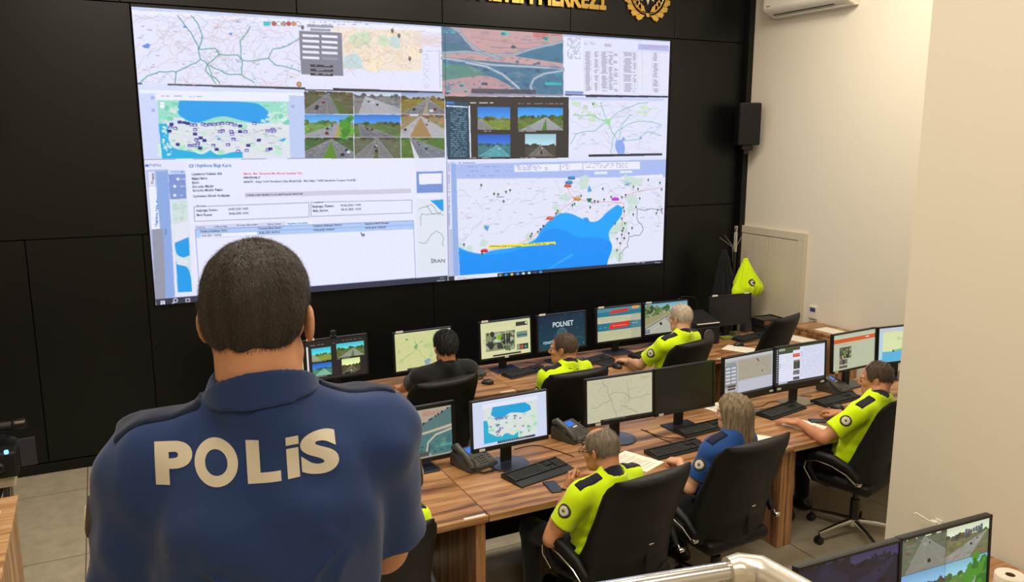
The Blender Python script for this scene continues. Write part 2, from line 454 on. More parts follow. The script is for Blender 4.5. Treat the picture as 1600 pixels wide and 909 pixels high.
# the city map beside it
L.poly([(1040, 132), (1480, 150), (1480, 348), (1095, 338)], (240, 228, 212))
for k in range(10): L.blob((rng.uniform(1090, 1470), rng.uniform(160, 330)), rng.uniform(15, 45), rng.choice([(206, 226, 196), (190, 222, 226), (248, 232, 200), (236, 214, 200)]), rng, 9)
L.poly([(1100, 275), (1160, 260), (1195, 335), (1098, 335)], (188, 222, 228))
for _ in range(230):
    a = (rng.uniform(1060, 1460), rng.uniform(145, 335)); b = (a[0] + rng.uniform(-60, 60), a[1] + rng.uniform(-50, 50))
    L.line(wander(rng, a, b, 4, 0.3), rng.choice([(232, 196, 130), (222, 176, 150), (200, 190, 186), (232, 206, 160), (186, 166, 166)]), 0.6, 0.8)
for _ in range(22): L.line(wander(rng, (1440, rng.uniform(160, 240)), (1575, rng.uniform(165, 230)), 5, 0.2), (226, 206, 200), 0.8)
for p in ((898, 132), (1338, 148), (1370, 172), (1422, 285)):
    L.dot(p, 2.6, (44, 36, 42)); L.poly([(p[0] - 7, p[1] + 2), (p[0] + 7, p[1] + 2), (p[0], p[1] + 16)], (44, 36, 42)); L.dot(p, 0.9, (235, 235, 240))
L.poly([(880, 150), (1090, 160), (1096, 372), (890, 362)], (128, 130, 146))
L.poly([(920, 118), (1050, 124), (1050, 136), (920, 132)], (150, 152, 168)); L.poly([(935, 138), (1035, 142), (1035, 154), (935, 150)], (150, 152, 168))
for i in range(5):
    y = 166 + i * 27
    L.poly([(896, y), (978, y + 4), (980, y + 16), (898, y + 12)], (236, 238, 252)); L.poly([(990, y + 4), (1068, y + 8), (1070, y + 20), (992, y + 16)], (236, 238, 252) if i < 4 else (150, 152, 168))
for i in range(3):
    y = 314 + i * 21; L.poly([(934, y), (1046, y + 4), (1046, y + 16), (936, y + 13)], (58, 50, 54)); L.scribble(960, y + 6, 1030, y + 12, (220, 220, 230), rng, 9, 1.2)
L.poly([(1470, 240), (1482, 240), (1482, 258), (1470, 258)], (60, 60, 90)); L.poly([(1472.5, 243), (1479.5, 243), (1479.5, 255), (1472.5, 255)], (228, 230, 250))
L.scribble(1500, 250, 1560, 256, (120, 120, 140), rng, 6, 0.8); L.scribble(1488, 268, 1515, 430, (150, 150, 170), rng, 10, 0.8, 0.5)
L.poly([(1563, 240), (1568, 240), (1572, 430), (1567, 430)], (196, 196, 206))
L.scribble(930, 108, 1220, 130, (90, 90, 110), rng, 11, 1.0, 0.35); L.scribble(100, 50, 210, 58, (150, 150, 170), rng, 9, 0.8)
L.dot((879, 412), 4.2, (150, 96, 70)); L.dot((879, 412), 2.6, (226, 160, 110))
L.poly([(82, 405), (910, 428), (910, 438), (84, 413)], (44, 46, 62)); L.poly([(1045, 430), (1582, 448), (1582, 458), (1045, 440)], (40, 40, 52))
L.poly([(105, 405), (232, 409), (232, 419), (105, 415)], (220, 226, 246)); L.scribble(245, 416, 900, 433, (196, 170, 150), rng, 30, 1.2, 0.25)
# --- the country map with vehicle markers
L.poly([(85, 415), (905, 440), (918, 780), (112, 785)], (214, 224, 248)); L.poly([(90, 440), (905, 455), (905, 468), (92, 455)], (236, 240, 252))
L.poly([(90, 455), (180, 458), (200, 780), (112, 783)], (206, 216, 246)); L.poly([(822, 465), (905, 468), (915, 775), (832, 776)], (190, 204, 240))
L.poly([(170, 458), (830, 466), (830, 495), (172, 490)], (236, 238, 252)); L.scribble(185, 470, 240, 474, (110, 110, 130), rng, 9, 1); L.scribble(265, 470, 300, 474, (110, 110, 130), rng, 9, 1); L.scribble(340, 472, 400, 476, (130, 130, 150), rng, 9, 1)
for p in ((157, 478), (160, 540), (848, 520)): L.dot(p, 2.6, (140, 160, 220), 0.7)
LAND = (222, 228, 232)
L.poly([(183, 490), (822, 498), (834, 772), (203, 778)], LAND)
L.poly(sm([(183, 490), (822, 498), (828, 600), (186, 605)]), (150, 222, 200))
for k in range(60): L.blob((rng.uniform(190, 825), rng.uniform(505, 765)), rng.uniform(8, 30), rng.choice([(190, 232, 210), (214, 232, 216), (228, 226, 232), (206, 240, 226), (170, 226, 196)]), rng, 9, 0.5, 0.6)
SEA = (24, 158, 232)
L.poly(sm([(290, 492), (660, 498), (700, 520), (742, 560), (750, 590), (700, 606), (640, 600), (560, 580), (520, 568), (470, 572), (420, 590), (380, 604), (330, 592), (280, 560), (282, 520)]), SEA)
L.poly(sm([(186, 605), (225, 605), (240, 640), (232, 680), (250, 720), (290, 735), (350, 740), (400, 760), (440, 735), (480, 765), (560, 740), (600, 745), (600, 772), (203, 778)]), (20, 176, 224))
for k in range(26): L.blob((rng.uniform(205, 250), rng.uniform(620, 760)), rng.uniform(3, 9), (206, 232, 222), rng, 7, 0.5)
L.poly([(240, 575), (300, 585), (330, 600), (290, 612), (246, 600)], (206, 226, 232))
for p in ((800, 685), (483, 680)): L.blob(p, 14, (40, 160, 220), rng, 9, 0.6, 0.6)
for k in range(16): L.line(wander(rng, (rng.uniform(240, 820), rng.uniform(620, 730)), (rng.uniform(240, 820), rng.uniform(620, 730)), 6, 0.2), (190, 200, 210), 0.6, 0.7)
place_names(230, 620, 820, 750, 46, (130, 140, 150))
for k in range(26): L.blob((rng.choice([rng.uniform(195, 280), rng.uniform(690, 825)]), rng.uniform(500, 600)), rng.uniform(6, 20), rng.choice([(120, 206, 180), (190, 230, 210), (206, 228, 220)]), rng, 9, 0.5, 0.6)
for x, y in [(290, 598), (312, 600), (330, 604), (348, 610), (366, 612), (405, 608), (420, 612), (440, 610), (462, 608), (482, 606), (500, 604), (526, 604), (545, 606), (562, 612), (588, 616), (658, 604), (250, 608), (244, 622), (268, 628), (240, 642), (366, 634), (366, 656), (490, 644), (502, 640), (545, 644), (548, 656), (588, 644), (614, 644), (748, 632), (722, 640), (738, 640), (756, 640), (372, 684), (394, 676), (412, 688), (380, 700), (280, 708), (340, 714), (362, 712), (378, 710), (390, 726), (456, 712), (472, 732), (528, 708), (555, 682), (680, 686), (628, 712), (620, 736), (578, 740), (724, 732), (736, 728)]:
    L.poly([(x - 10, y - 7), (x + 10, y - 7), (x + 10, y + 7), (x - 10, y + 7)], (66, 50, 160)); L.poly([(x - 7, y - 2), (x + 6, y - 2), (x + 6, y + 4), (x - 7, y + 4)], (224, 220, 246))
    if rng.random() < 0.4: L.poly([(x - 10, y - 7), (x + 10, y - 7), (x + 10, y + 7), (x - 10, y + 7)], (40, 30, 130))
L.poly([(195, 500), (215, 500), (215, 530), (195, 530)], (248, 250, 255)); L.text(205, 514, '+', 13, (60, 60, 70), align='CENTER')
L.poly([(112, 780), (915, 775), (915, 786), (112, 790)], (42, 44, 58))
for i in range(20): L.dot((275 + i * 14, 783), 1.0, rng.choice([(230, 200, 120), (120, 170, 230), (220, 120, 90), (230, 230, 240)]))
# --- nine roadside camera views
def road_view(F, x0, y0, x1, y1, sky, land, tar, vp, half, grass=None, seed=0, cars=3):
    r = random.Random(seed); U = lambda u, v: (x0 + (x1 - x0) * u, y0 + (y1 - y0) * v)
    hz = vp[1]; bb = F.P([U(0, 0), U(1, 0), U(1, 1), U(0, 1)]); F.clip = (int(round(np.sort(bb[:, 0])[:2].mean())), int(round(np.sort(bb[:, 1])[:2].mean())), int(round(np.sort(bb[:, 0])[2:].mean())), int(round(np.sort(bb[:, 1])[2:].mean())))
    F.poly([U(0, 0), U(1, 0), U(1, 1), U(0, 1)], land)
    F.grad(*U(0, 0), *U(1, hz), sky, [min(255, c + 34) for c in sky], 6)
    for k in range(22):
        p = U(r.random(), hz + r.uniform(-0.05, 0.06)); F.blob(p, (x1 - x0) * r.uniform(0.02, 0.07), [max(0, c * r.uniform(0.5, 1.0)) for c in land], r, 8, 0.4, 0.7)
    for k in range(30):
        p = U(r.random(), r.uniform(hz + 0.06, 1.0)); F.blob(p, (x1 - x0) * r.uniform(0.02, 0.06), [max(0, min(255, c * r.uniform(0.75, 1.25))) for c in land], r, 7, 0.4, 0.5)
    for a, b in half:
        F.poly([U(vp[0] - 0.01, hz + 0.01), U(vp[0] + 0.012, hz + 0.01), U(b, 1), U(a, 1)], tar)
        n = 3
        for i in range(n + 1):
            t = a + (b - a) * i / n
            if 0 < i < n:
                for s in np.arange(0.18, 0.95, 0.16):
                    F.line([U(vp[0] + (t - vp[0]) * s, hz + (1 - hz) * s), U(vp[0] + (t - vp[0]) * (s + 0.07), hz + (1 - hz) * (s + 0.07))], (220, 220, 220), 0.8, 0.5)
            else: F.line([U(vp[0], hz + 0.02), U(t, 1)], (206, 206, 204), 0.8, 0.45)
    for k in range(26):
        p = U(r.random(), r.uniform(hz + 0.1, 1.0)); F.blob(p, (x1 - x0) * r.uniform(0.03, 0.09), r.choice([(0, 0, 0), (255, 255, 255)]), r, 8, 0.4, 0.35, 0.07)
    if grass:
        a, b, cg = grass; F.poly([U(vp[0], hz + 0.05), U(b, 1), U(a, 1)], cg)
    for k in range(cars):
        a, b = r.choice(half); s = r.uniform(0.2, 0.85); t = a + (b - a) * r.uniform(0.2, 0.8)
        p = U(vp[0] + (t - vp[0]) * s, hz + (1 - hz) * s); q = (x1 - x0) * 0.034 * (0.3 + s)
        cc = r.choice([(30, 32, 40), (230, 232, 236), (40, 46, 66), (120, 30, 30)])
        F.poly([(p[0] - q, p[1] - q * .7), (p[0] + q, p[1] - q * .7), (p[0] + q, p[1] + q * .5), (p[0] - q, p[1] + q * .5)], cc)
        F.poly([(p[0] - q * .7, p[1] - q * 1.15), (p[0] + q * .7, p[1] - q * 1.15), (p[0] + q * .8, p[1] - q * .6), (p[0] - q * .8, p[1] - q * .6)], [c * 0.7 for c in cc])
    F.clip = None
gx = [905, 1147, 1377, 1592]; gy = [447, 560, 672, 778]
T1 = (116, 118, 122)
V9 = [((150, 156, 160), (92, 92, 66), T1, (0.5, 0.05), [(-0.1, 0.72)], (0.72, 0.95, (84, 104, 50))), ((176, 190, 206), (128, 128, 124), (168, 170, 176), (0.25, 0.2), [(0.1, 1.3)], None),
      ((140, 156, 190), (134, 118, 54), T1, (0.62, 0.3), [(0.0, 0.5), (0.6, 1.1)], (0.5, 0.62, (160, 150, 120))), ((70, 150, 214), (110, 150, 80), (150, 154, 160), (0.7, 0.35), [(-0.1, 0.6)], (0.6, 0.74, (160, 160, 90))),
      ((44, 118, 206), (88, 116, 66), (110, 112, 120), (0.1, 0.4), [(0.15, 0.9)], None), ((190, 206, 220), (150, 132, 96), (172, 172, 174), (0.45, 0.05), [(-0.2, 0.3), (0.62, 1.3)], (0.2, 0.7, (160, 130, 84))),
      ((120, 150, 150), (72, 100, 58), (118, 122, 128), (0.55, 0.06), [(-0.3, 0.36), (0.66, 1.2)], (0.36, 0.64, (86, 136, 44))), ((140, 150, 160), (98, 104, 82), (124, 122, 124), (0.5, 0.02), [(-0.05, 0.85)], (0.42, 0.52, (92, 104, 64))),
      ((170, 190, 200), (84, 116, 54), (118, 124, 134), (0.2, 0.0), [(0.4, 1.5)], (0.3, 0.42, (210, 214, 214)))]
for i in range(9):
    r_, q_ = divmod(i, 3)
    road_view(L, gx[q_], gy[r_], gx[q_ + 1] - 2, gy[r_ + 1] - 2, *V9[i][:5], grass=V9[i][5], seed=30 + i, cars=3)
for k in range(14): L.blob((rng.uniform(1085, 1145), rng.uniform(575, 668)), rng.uniform(10, 22), rng.choice([(70, 150, 40), (96, 176, 50), (60, 130, 40)]), rng, 9, 0.3)
L.poly([(905, 436), (1592, 449), (1592, 455), (905, 442)], (40, 40, 54))
# --- aerial picture
using(c2)
L.poly([(40, 128), (632, 165), (632, 468), (44, 470)], (196, 158, 158))
L.poly(sm([(40, 128), (100, 132), (190, 240), (44, 250)]), (86, 120, 150)); L.poly([(40, 205), (130, 215), (210, 250), (44, 258)], (70, 118, 140))
L.poly(sm([(400, 275), (500, 230), (632, 198), (632, 310)]), (66, 120, 150))
L.poly([(44, 280), (632, 330), (632, 468), (360, 450), (44, 400)], (72, 118, 148)); L.poly(sm([(44, 310), (180, 318), (260, 365), (150, 385), (44, 400)]), (92, 140, 128))
L.poly(sm([(44, 395), (230, 365), (310, 380), (400, 436), (330, 452), (44, 456)]), (186, 150, 156))
for k in range(70): L.blob((rng.uniform(60, 620), rng.uniform(285, 460)), rng.uniform(4, 14), rng.choice([(54, 96, 130), (80, 130, 160), (46, 86, 120), (96, 140, 150)]), rng, 7, 0.5, 0.6, 0.8)
for pts, ww in (([(44, 258), (160, 252), (300, 268), (400, 266), (480, 240), (632, 204)], 2.4), ([(44, 284), (160, 300), (300, 318), (460, 325), (632, 336)], 3.2), ([(160, 305), (260, 325), (340, 365), (410, 425), (440, 466)], 4.0),
                ([(632, 345), (540, 360), (490, 385), (472, 420), (490, 466)], 3.4), ([(120, 135), (160, 200), (220, 245), (330, 290)], 2.6)):
    L.line(pts, (126, 150, 170), ww + 2); L.line(pts, (196, 206, 216), ww * 0.5)
L.line([(190, 180), (400, 215), (560, 205)], (150, 130, 140), 0.8); L.line([(280, 230), (460, 238)], (120, 120, 150), 0.8)
for p in ((250, 410), (345, 165), (550, 188), (390, 232)): L.blob(p, 14, (50, 86, 110), rng, 8, 0.5, 0.6)
for k in range(160): L.blob((rng.uniform(50, 625), rng.uniform(150, 462)), rng.uniform(4, 26), rng.choice([(60, 90, 130), (220, 190, 190), (40, 80, 110), (120, 150, 170)]), rng, 9, 0.5, 0.35, 0.16)
TC = (40, 214, 206)
L.scribble(52, 140, 110, 165, TC, rng, 9, 1.6, 0.7); L.scribble(330, 155, 370, 176, TC, rng, 8, 1.6, 0.8); L.scribble(540, 180, 600, 205, TC, rng, 9, 1.4, 0.5); L.scribble(490, 162, 560, 182, (206, 50, 60), rng, 8, 1.6, 0.85); L.scribble(570, 172, 626, 180, (206, 60, 66), rng, 8, 1.2, 0.8)
L.scribble(52, 268, 80, 330, TC, rng, 11, 1.2, 0.4); L.scribble(545, 405, 622, 416, TC, rng, 7, 2.0, 0.95); L.scribble(590, 360, 626, 390, TC, rng, 10, 1.2, 0.5); L.scribble(52, 412, 180, 450, TC, rng, 12, 1.3, 0.4)
L.poly([(185, 432), (498, 438), (498, 460), (185, 456)], (70, 72, 86), 0.85); L.poly([(170, 458), (632, 462), (632, 470), (170, 468)], (150, 150, 170))
# --- table window
L.poly([(634, 168), (1148, 198), (1138, 470), (640, 468)], (226, 228, 250)); L.poly([(634, 168), (1148, 198), (1148, 206), (634, 178)], (170, 186, 226))
L.poly([(640, 182), (728, 186), (730, 450), (640, 448)], (232, 234, 252)); L.scribble(652, 188, 716, 290, (120, 130, 160), rng, 7, 1.2, 0.5)
L.poly([(995, 214), (1145, 224), (1145, 252), (995, 244)], (178, 192, 238)); L.scribble(1010, 226, 1135, 236, (206, 120, 130), rng, 8, 1.0, 0.9)
L.scribble(735, 208, 790, 222, (130, 130, 160), rng, 8, 1, 0.6); L.poly([(832, 214), (866, 216), (866, 230), (832, 228)], (190, 190, 200)); L.poly([(640, 444), (728, 446), (728, 460), (640, 458)], (120, 150, 210))
L.poly([(732, 246), (1140, 262), (1138, 452), (732, 446)], (236, 238, 252))
for i in range(27):
    y = 250 + i * 7.2
    L.line([(734, y), (1138, y + 8)], (190, 192, 210), 0.5)
    for x0, x1, f in ((738, 766, .95), (782, 802, .8), (815, 846, .85), (852, 872, .8), (876, 898, .6), (925, 965, .8), (970, 985, .6), (1066, 1092, .85)):
        if rng.random() < f: L.line([(x0 + rng.uniform(0, 6), y + 4 + (x0 - 734) * .02), (x1 - rng.uniform(0, 8), y + 4 + (x1 - 734) * .02)], (92, 94, 120), 1.1, 0.75)
for x in (734, 770, 806, 848, 874, 906, 924, 966, 990, 1015, 1062, 1096): L.line([(x, 248), (x, 446)], (176, 178, 200), 0.5)
L.poly([(640, 460), (1138, 468), (1138, 476), (740, 474), (740, 466), (640, 466)], (44, 46, 60))
# --- dark camera browser
L.poly([(55, 470), (660, 474), (655, 772), (66, 778)], (52, 47, 46)); L.poly([(58, 490), (168, 500), (174, 772), (66, 776)], (34, 70, 92)); L.poly([(58, 496), (100, 497), (100, 508), (58, 507)], (40, 130, 210)); L.poly([(62, 514), (166, 520), (166, 526), (62, 520)], (226, 230, 240))
L.poly([(170, 516), (178, 516), (182, 772), (176, 772)], (226, 230, 240)); L.scribble(84, 532, 160, 768, (140, 176, 196), rng, 10, 1.4, 0.6); L.scribble(180, 502, 290, 508, (230, 230, 236), rng, 9, 2.0, 0.6); L.scribble(400, 506, 630, 512, (190, 190, 196), rng, 9, 1.2, 0.6)
road_view(L, 214, 522, 373, 634, (40, 120, 206), (120, 140, 60), (130, 134, 132), (0.1, 0.5), [(-0.3, 0.5)], None, 51, 0)
road_view(L, 410, 524, 630, 636, (40, 140, 220), (96, 120, 56), (150, 154, 156), (0.62, 0.42), [(0.05, 0.52), (0.64, 1.02)], (0.52, 0.64, (84, 130, 50)), 52, 0)
road_view(L, 214, 656, 373, 766, (30, 90, 190), (60, 120, 130), (80, 160, 170), (0.6, 0.45), [(0, 1)], None, 53, 1)
road_view(L, 444, 654, 595, 764, (150, 196, 206), (74, 70, 58), (110, 104, 96), (0.5, 0.5), [(0.1, 0.9)], None, 54, 4)
for x in (190, 415): 
    for y in (640, 770): L.scribble(x, y, x + 90, y + 4, (210, 210, 216), rng, 8, 1.4, 0.6)
# --- pale road map at the right
L.poly([(658, 474), (1118, 480), (1108, 750), (656, 766)], (228, 230, 250)); L.poly([(658, 474), (1118, 480), (1118, 492), (658, 488)], (196, 208, 242))
for k in range(16): L.blob((rng.uniform(670, 800), rng.uniform(500, 590)), rng.uniform(5, 18), (204, 226, 200), rng, 8)
for k in range(9): L.blob((rng.uniform(980, 1080), rng.uniform(520, 560)), rng.uniform(5, 14), (206, 230, 200), rng, 8)
for _ in range(44):
    a = (rng.uniform(665, 1105), rng.uniform(500, 745)); b = (min(max(a[0] + rng.uniform(-150, 150), 662), 1106), min(max(a[1] + rng.uniform(-90, 90), 496), 745)); L.line(wander(rng, a, b, 7, 0.25), rng.choice([(186, 206, 206), (196, 200, 214), (206, 206, 216)]), 0.8)
place_names(670, 500, 1095, 735, 40, (150, 154, 176)); GL = (120, 186, 160)
for pts in ([(812, 500), (830, 560), (850, 600), (870, 650), (900, 700)], [(665, 700), (700, 650), (780, 640), (850, 590), (880, 560), (960, 520), (1040, 500)], [(900, 690), (920, 600), (960, 560)], [(860, 748), (870, 680), (890, 640), (1000, 590), (1105, 610)], [(850, 600), (760, 560), (680, 560)], [(1105, 660), (1040, 640), (990, 680), (900, 690)]):
    L.line(sum([wander(rng, a, b, 4, 0.15)[:-1] for a, b in zip(pts, pts[1:])], []) + [pts[-1]], GL, 1.3)
L.blob((850, 590), 16, (150, 226, 150), rng, 9, 0.6); L.dot((776, 507), 2.2, (60, 120, 140))
L.poly(sm([(885, 685), (915, 680), (930, 715), (925, 748), (895, 750), (878, 715)]), (140, 170, 236)); L.blob((1005, 672), 6, (130, 160, 230), rng, 7); L.blob((922, 676), 8, (140, 170, 236), rng, 7)
L.poly([(656, 758), (1108, 748), (1108, 757), (656, 768)], (226, 228, 250)); L.poly([(752, 753), (1108, 746), (1108, 757), (752, 765)], (46, 48, 62))
# --- form window, bottom left
using(c3)
L.poly([(112, 60), (1600, 50), (1600, 640), (165, 780)], (228, 230, 250))
L.text(140, 95, 'PolNet', 20, (120, 134, 168), 0.2); L.poly([(118, 84), (136, 84), (136, 96), (118, 96)], (70, 110, 200))
L.poly([(122, 112), (232, 108), (262, 735), (165, 745)], (176, 190, 228)); L.poly([(132, 120), (164, 118), (170, 190), (136, 192)], (226, 228, 246)); L.poly([(134, 194), (172, 192), (188, 400), (148, 404)], (236, 240, 252))
L.text(160, 180, 'Projeler', 17, (60, 60, 80), 0.2, ang=-PI / 2 + 0.03); L.text(176, 390, 'Uygulama Takip Projesi', 17.5, (30, 110, 190), 0.3, ang=-PI / 2 + 0.06)
L.poly([(172, 120), (230, 116), (262, 735), (215, 738)], (140, 170, 224)); L.text(222, 430, 'Menü', 12, (60, 80, 140), ang=-PI / 2)
L.poly([(150, 405), (206, 400), (216, 740), (165, 744)], (150, 152, 168))
L.poly([(232, 110), (316, 106), (322, 252), (240, 256)], (126, 150, 208)); L.poly([(232, 110), (316, 106), (317, 130), (234, 133)], (214, 226, 248)); L.text(244, 125, 'UYGULAMA', 13, (60, 120, 200), 0.2)
for y in (156, 192, 236): L.dot((280 if y < 160 else 264, y), 2.2, (236, 240, 252)); L.scribble(292, y, 318, y + 3, (220, 226, 246), rng, 8, 1.4)
L.poly([(245, 258), (326, 254), (346, 710), (276, 714)], (208, 226, 222)); L.poly([(255, 380), (330, 360), (332, 450), (262, 468)], (228, 230, 240))
L.poly(sm([(262, 470), (332, 440), (336, 530), (300, 545), (268, 525)]), (24, 158, 232)); L.poly(sm([(268, 560), (338, 590), (346, 708), (276, 712)]), (24, 158, 232)); L.poly([(268, 530), (300, 540), (330, 560), (320, 585), (272, 575)], (220, 230, 236))
for k in range(12): L.blob((rng.uniform(250, 322), rng.uniform(265, 360)), rng.uniform(5, 13), (190, 216, 206), rng, 7)
DK = (58, 58, 78)
L.poly([(314, 66), (1446, 52), (1452, 636), (362, 728)], (232, 234, 252))
L.poly([(336, 84), (356, 84), (356, 98), (336, 98)], (60, 90, 170)); L.poly([(339, 88), (353, 88), (353, 95), (339, 95)], (232, 234, 252))
L.text(364, 96, 'Uygulama Bilgi Kartı', 22, (50, 120, 180), 0.35)
for t, x, y in (('Uygulama Noktası Adı', 348, 138), ('Mülki Birim', 348, 160), ('Birim', 350, 180), ('Sorumlu Müdür', 352, 199), ('Sorumlu Müdür Telsiz', 352, 218), ('Uygulama Görevi Açıklama', 354, 246)): L.text(x, y, t, 16.5, DK, 0.3, ang=-0.03)
L.text(604, 134, 'Mersin  Mut  Karacihan Mh., Mersin Karaman Yolu', 14, (196, 84, 84), 0.2, ang=-0.014); L.text(604, 153, 'MERSİN/MUT', 14, DK, 0.2); L.text(604, 174, 'MERSİN - Bölge Trafik Denetleme Şube Müdürlüğü - Mut Bölge Trafik Denetleme İstasyon Amirliği', 13.4, DK, 0.15, ang=-0.02)
L.poly([(610, 222), (1424, 200), (1424, 222), (612, 246)], (206, 206, 220)); L.text(614, 239, 'KARAMAN-MERSİN-MUT İSTİKAMETİ RADAR DENETİMİ', 11, DK, 0.1, ang=-0.027)
def frame(q, col, ww=0.8):
    L.line(q + [q[0]], col, ww)
frame([(358, 292), (924, 270), (924, 340), (362, 364)], (120, 122, 150)); frame([(934, 268), (1428, 256), (1428, 318), (934, 338)], (120, 122, 150))
L.text(372, 292, 'Planlanan', 12, DK, ang=-0.03); L.text(946, 272, 'Uygulanan', 12, DK, ang=-0.03)
for t, x, y in (('Başlangıç Zamanı', 370, 316), ('Bitiş Zamanı', 372, 338), ('Başlangıç Zamanı', 940, 294), ('Bitiş Zamanı', 942, 315)): L.text(x, y, t, 15, DK, 0.25, ang=-0.04)
for t, x, y in (('04.06.2025 14:00', 528, 308), ('04.06.2025 16:00', 530, 330), ('04.06.2025 14:04', 1080, 288), ('04.06.2025 16:00', 1082, 308)): L.text(x, y, t, 14, DK, 0.15, ang=-0.04)
L.poly([(362, 384), (940, 358), (940, 378), (364, 404)], (206, 212, 236))
for t, x0, x1, y in (('Personel', 364, 440, 397), ('Teslimat Bilgisi', 446, 554, 393), ('Ele Geçen Malzemeler', 560, 706, 386), ('Görev Yerleri', 712, 802, 381)): L.text(x0 + 8, y, t, 11.5, (90, 90, 120), 0.1, ang=-0.045)
L.poly([(806, 363), (942, 357), (942, 378), (808, 384)], (236, 240, 252)); L.text(816, 377, 'Uygulama Zamanları', 12.5, (40, 140, 210), 0.3, ang=-0.04)
L.poly([(364, 404), (1434, 356), (1434, 398), (366, 446)], (176, 204, 244)); L.poly([(388, 425), (668, 412), (668, 430), (388, 443)], (240, 242, 254))
frame([(364, 404), (1434, 356), (1444, 636), (384, 726)], (110, 130, 190)); L.line([(386, 424), (1434, 377)], (120, 150, 210), 0.7)
for t, x, y in (('Planlanan Başlangıç Zamanı', 390, 417), ('Planlanan Bitiş Zamanı', 676, 402), ('Uygulama Başlangıç Zamanı', 944, 388), ('Uygulama Bitiş Zamanı', 1196, 377), ('04.06.2025 14:00:00', 392, 438), ('04.06.2025 16:00:00', 678, 423), ('04.06.2025 14:04:00', 946, 409), ('04.06.2025 16:00:00', 1198, 397)): L.text(x, y, t, 12.5, DK, 0.15, ang=-0.045)
L.poly([(1174, 415), (1180, 414), (1184, 424), (1190, 420), (1198, 424), (1194, 434), (1182, 434)], (90, 90, 110), 0.8)
L.poly([(1448, 52), (1600, 48), (1600, 625), (1454, 640)], (228, 230, 250)); L.poly([(1450, 118), (1580, 114), (1580, 218), (1452, 222)], (120, 148, 210)); L.poly([(1462, 128), (1574, 124), (1574, 176), (1464, 180)], (236, 238, 252)); L.poly([(1450, 230), (1566, 226), (1566, 246), (1452, 250)], (236, 238, 252))
L.poly([(1452, 256), (1590, 250), (1590, 605), (1458, 612)], (226, 232, 240)); L.poly(sm([(1516, 258), (1580, 252), (1582, 310), (1560, 300), (1545, 280)]), (24, 158, 232))
for a, b in (((1462, 300), (1580, 330)), ((1460, 460), (1545, 405)), ((1545, 405), (1580, 480)), ((1470, 380), (1575, 300)), ((1500, 280), (1560, 330))): L.line(wander(rng, a, b, 7, 0.35), (130, 140, 140), 0.9)
L.text(1518, 562, 'İRAN', 25, (70, 80, 100), 0.2, xs=1.15, ang=-0.03)
L.poly([(165, 746), (1600, 624), (1600, 655), (170, 778)], (50, 54, 74)); 
for q in ((190, 758), (202, 757), (190, 768), (202, 767)): L.poly([(q[0], q[1] - 4), (q[0] + 10, q[1] - 5), (q[0] + 10, q[1] + 4), (q[0], q[1] + 4)], (226, 232, 250))
L.dot((264, 752), 3.6, (226, 232, 250)); L.dot((264, 752), 2.3, (50, 54, 74)); L.line([(258, 758), (250, 767)], (226, 232, 250), 1.6); frame([(316, 744), (334, 743), (334, 757), (316, 758)], (210, 220, 246), 1.2); L.dot((384, 746), 4.6, (40, 130, 220))
L.text(1562, 640, '16:15', 9, (230, 232, 246), 0.15, ang=-0.08); L.text(1548, 653, '04.06.2025', 9, (230, 232, 246), 0.15, ang=-0.08)
# --- coast map window, bottom right
using(c4)
L.poly([(62, 60), (1130, 38), (1110, 545), (70, 655)], (226, 230, 250))
L.poly([(62, 72), (104, 68), (118, 625), (70, 630)], (190, 198, 226)); L.poly([(66, 75), (80, 74), (86, 395), (70, 396)], (226, 228, 244)); L.poly([(84, 80), (108, 78), (120, 622), (92, 625)], (150, 178, 228)); L.scribble(70, 80, 76, 390, (90, 110, 190), rng, 6, 1.2, 0.8)
L.poly([(106, 66), (1128, 42), (1124, 150), (112, 152)], (170, 190, 238)); L.poly([(106, 66), (1128, 42), (1128, 55), (106, 80)], (220, 226, 248)); L.scribble(114, 74, 200, 76, (90, 100, 140), rng, 8, 1.2, 0.8)
for q in ((392, 84, 612, 118), (618, 78, 722, 112), (726, 72, 1000, 108)):
    L.poly([(q[0], q[1]), (q[2], q[1] - 6), (q[2], q[3] - 6), (q[0], q[3])], (236, 238, 252)); L.scribble(q[0] + 8, q[1] + 4, q[2] - 60, q[3] - 6, (96, 100, 140), rng, 9, 1.1, 0.5)
L.scribble(125, 92, 380, 142, (110, 124, 180), rng, 22, 1.1, 0.35); L.poly([(780, 116), (842, 114), (842, 126), (780, 128)], (236, 238, 252)); L.poly([(904, 112), (962, 110), (962, 120), (904, 122)], (236, 238, 252)); L.poly([(912, 138), (1110, 128), (1110, 142), (912, 150)], (236, 238, 252))
L.poly([(112, 152), (1124, 140), (1104, 546), (120, 624)], (228, 230, 246))
for cx, cy, r_ in ((720, 170, 44), (630, 240, 30), (590, 300, 26), (960, 250, 30), (955, 300, 26), (880, 410, 44), (910, 380, 36), (880, 525, 40), (150, 490, 44), (250, 385, 16), (960, 160, 40), (470, 440, 30), (240, 470, 26), (1000, 160, 20)):
    for k in range(5): L.blob((cx + rng.uniform(-r_, r_) * .6, cy + rng.uniform(-r_, r_) * .5), r_ * rng.uniform(.3, .6), (202, 224, 212), rng, 9, 0.5)
for _ in range(60):
    a = (rng.uniform(120, 1110), rng.uniform(155, 440)); b = (min(max(a[0] + rng.uniform(-140, 140), 118), 1108), max(a[1] + rng.uniform(-80, 80), 152)); L.line(wander(rng, a, b, 7, 0.3), rng.choice([(196, 198, 220), (206, 204, 216), (184, 188, 212)]), 0.8)
place_names(130, 165, 1090, 440, 70, (130, 134, 160)); SE = (24, 164, 250); SD = (16, 146, 246)
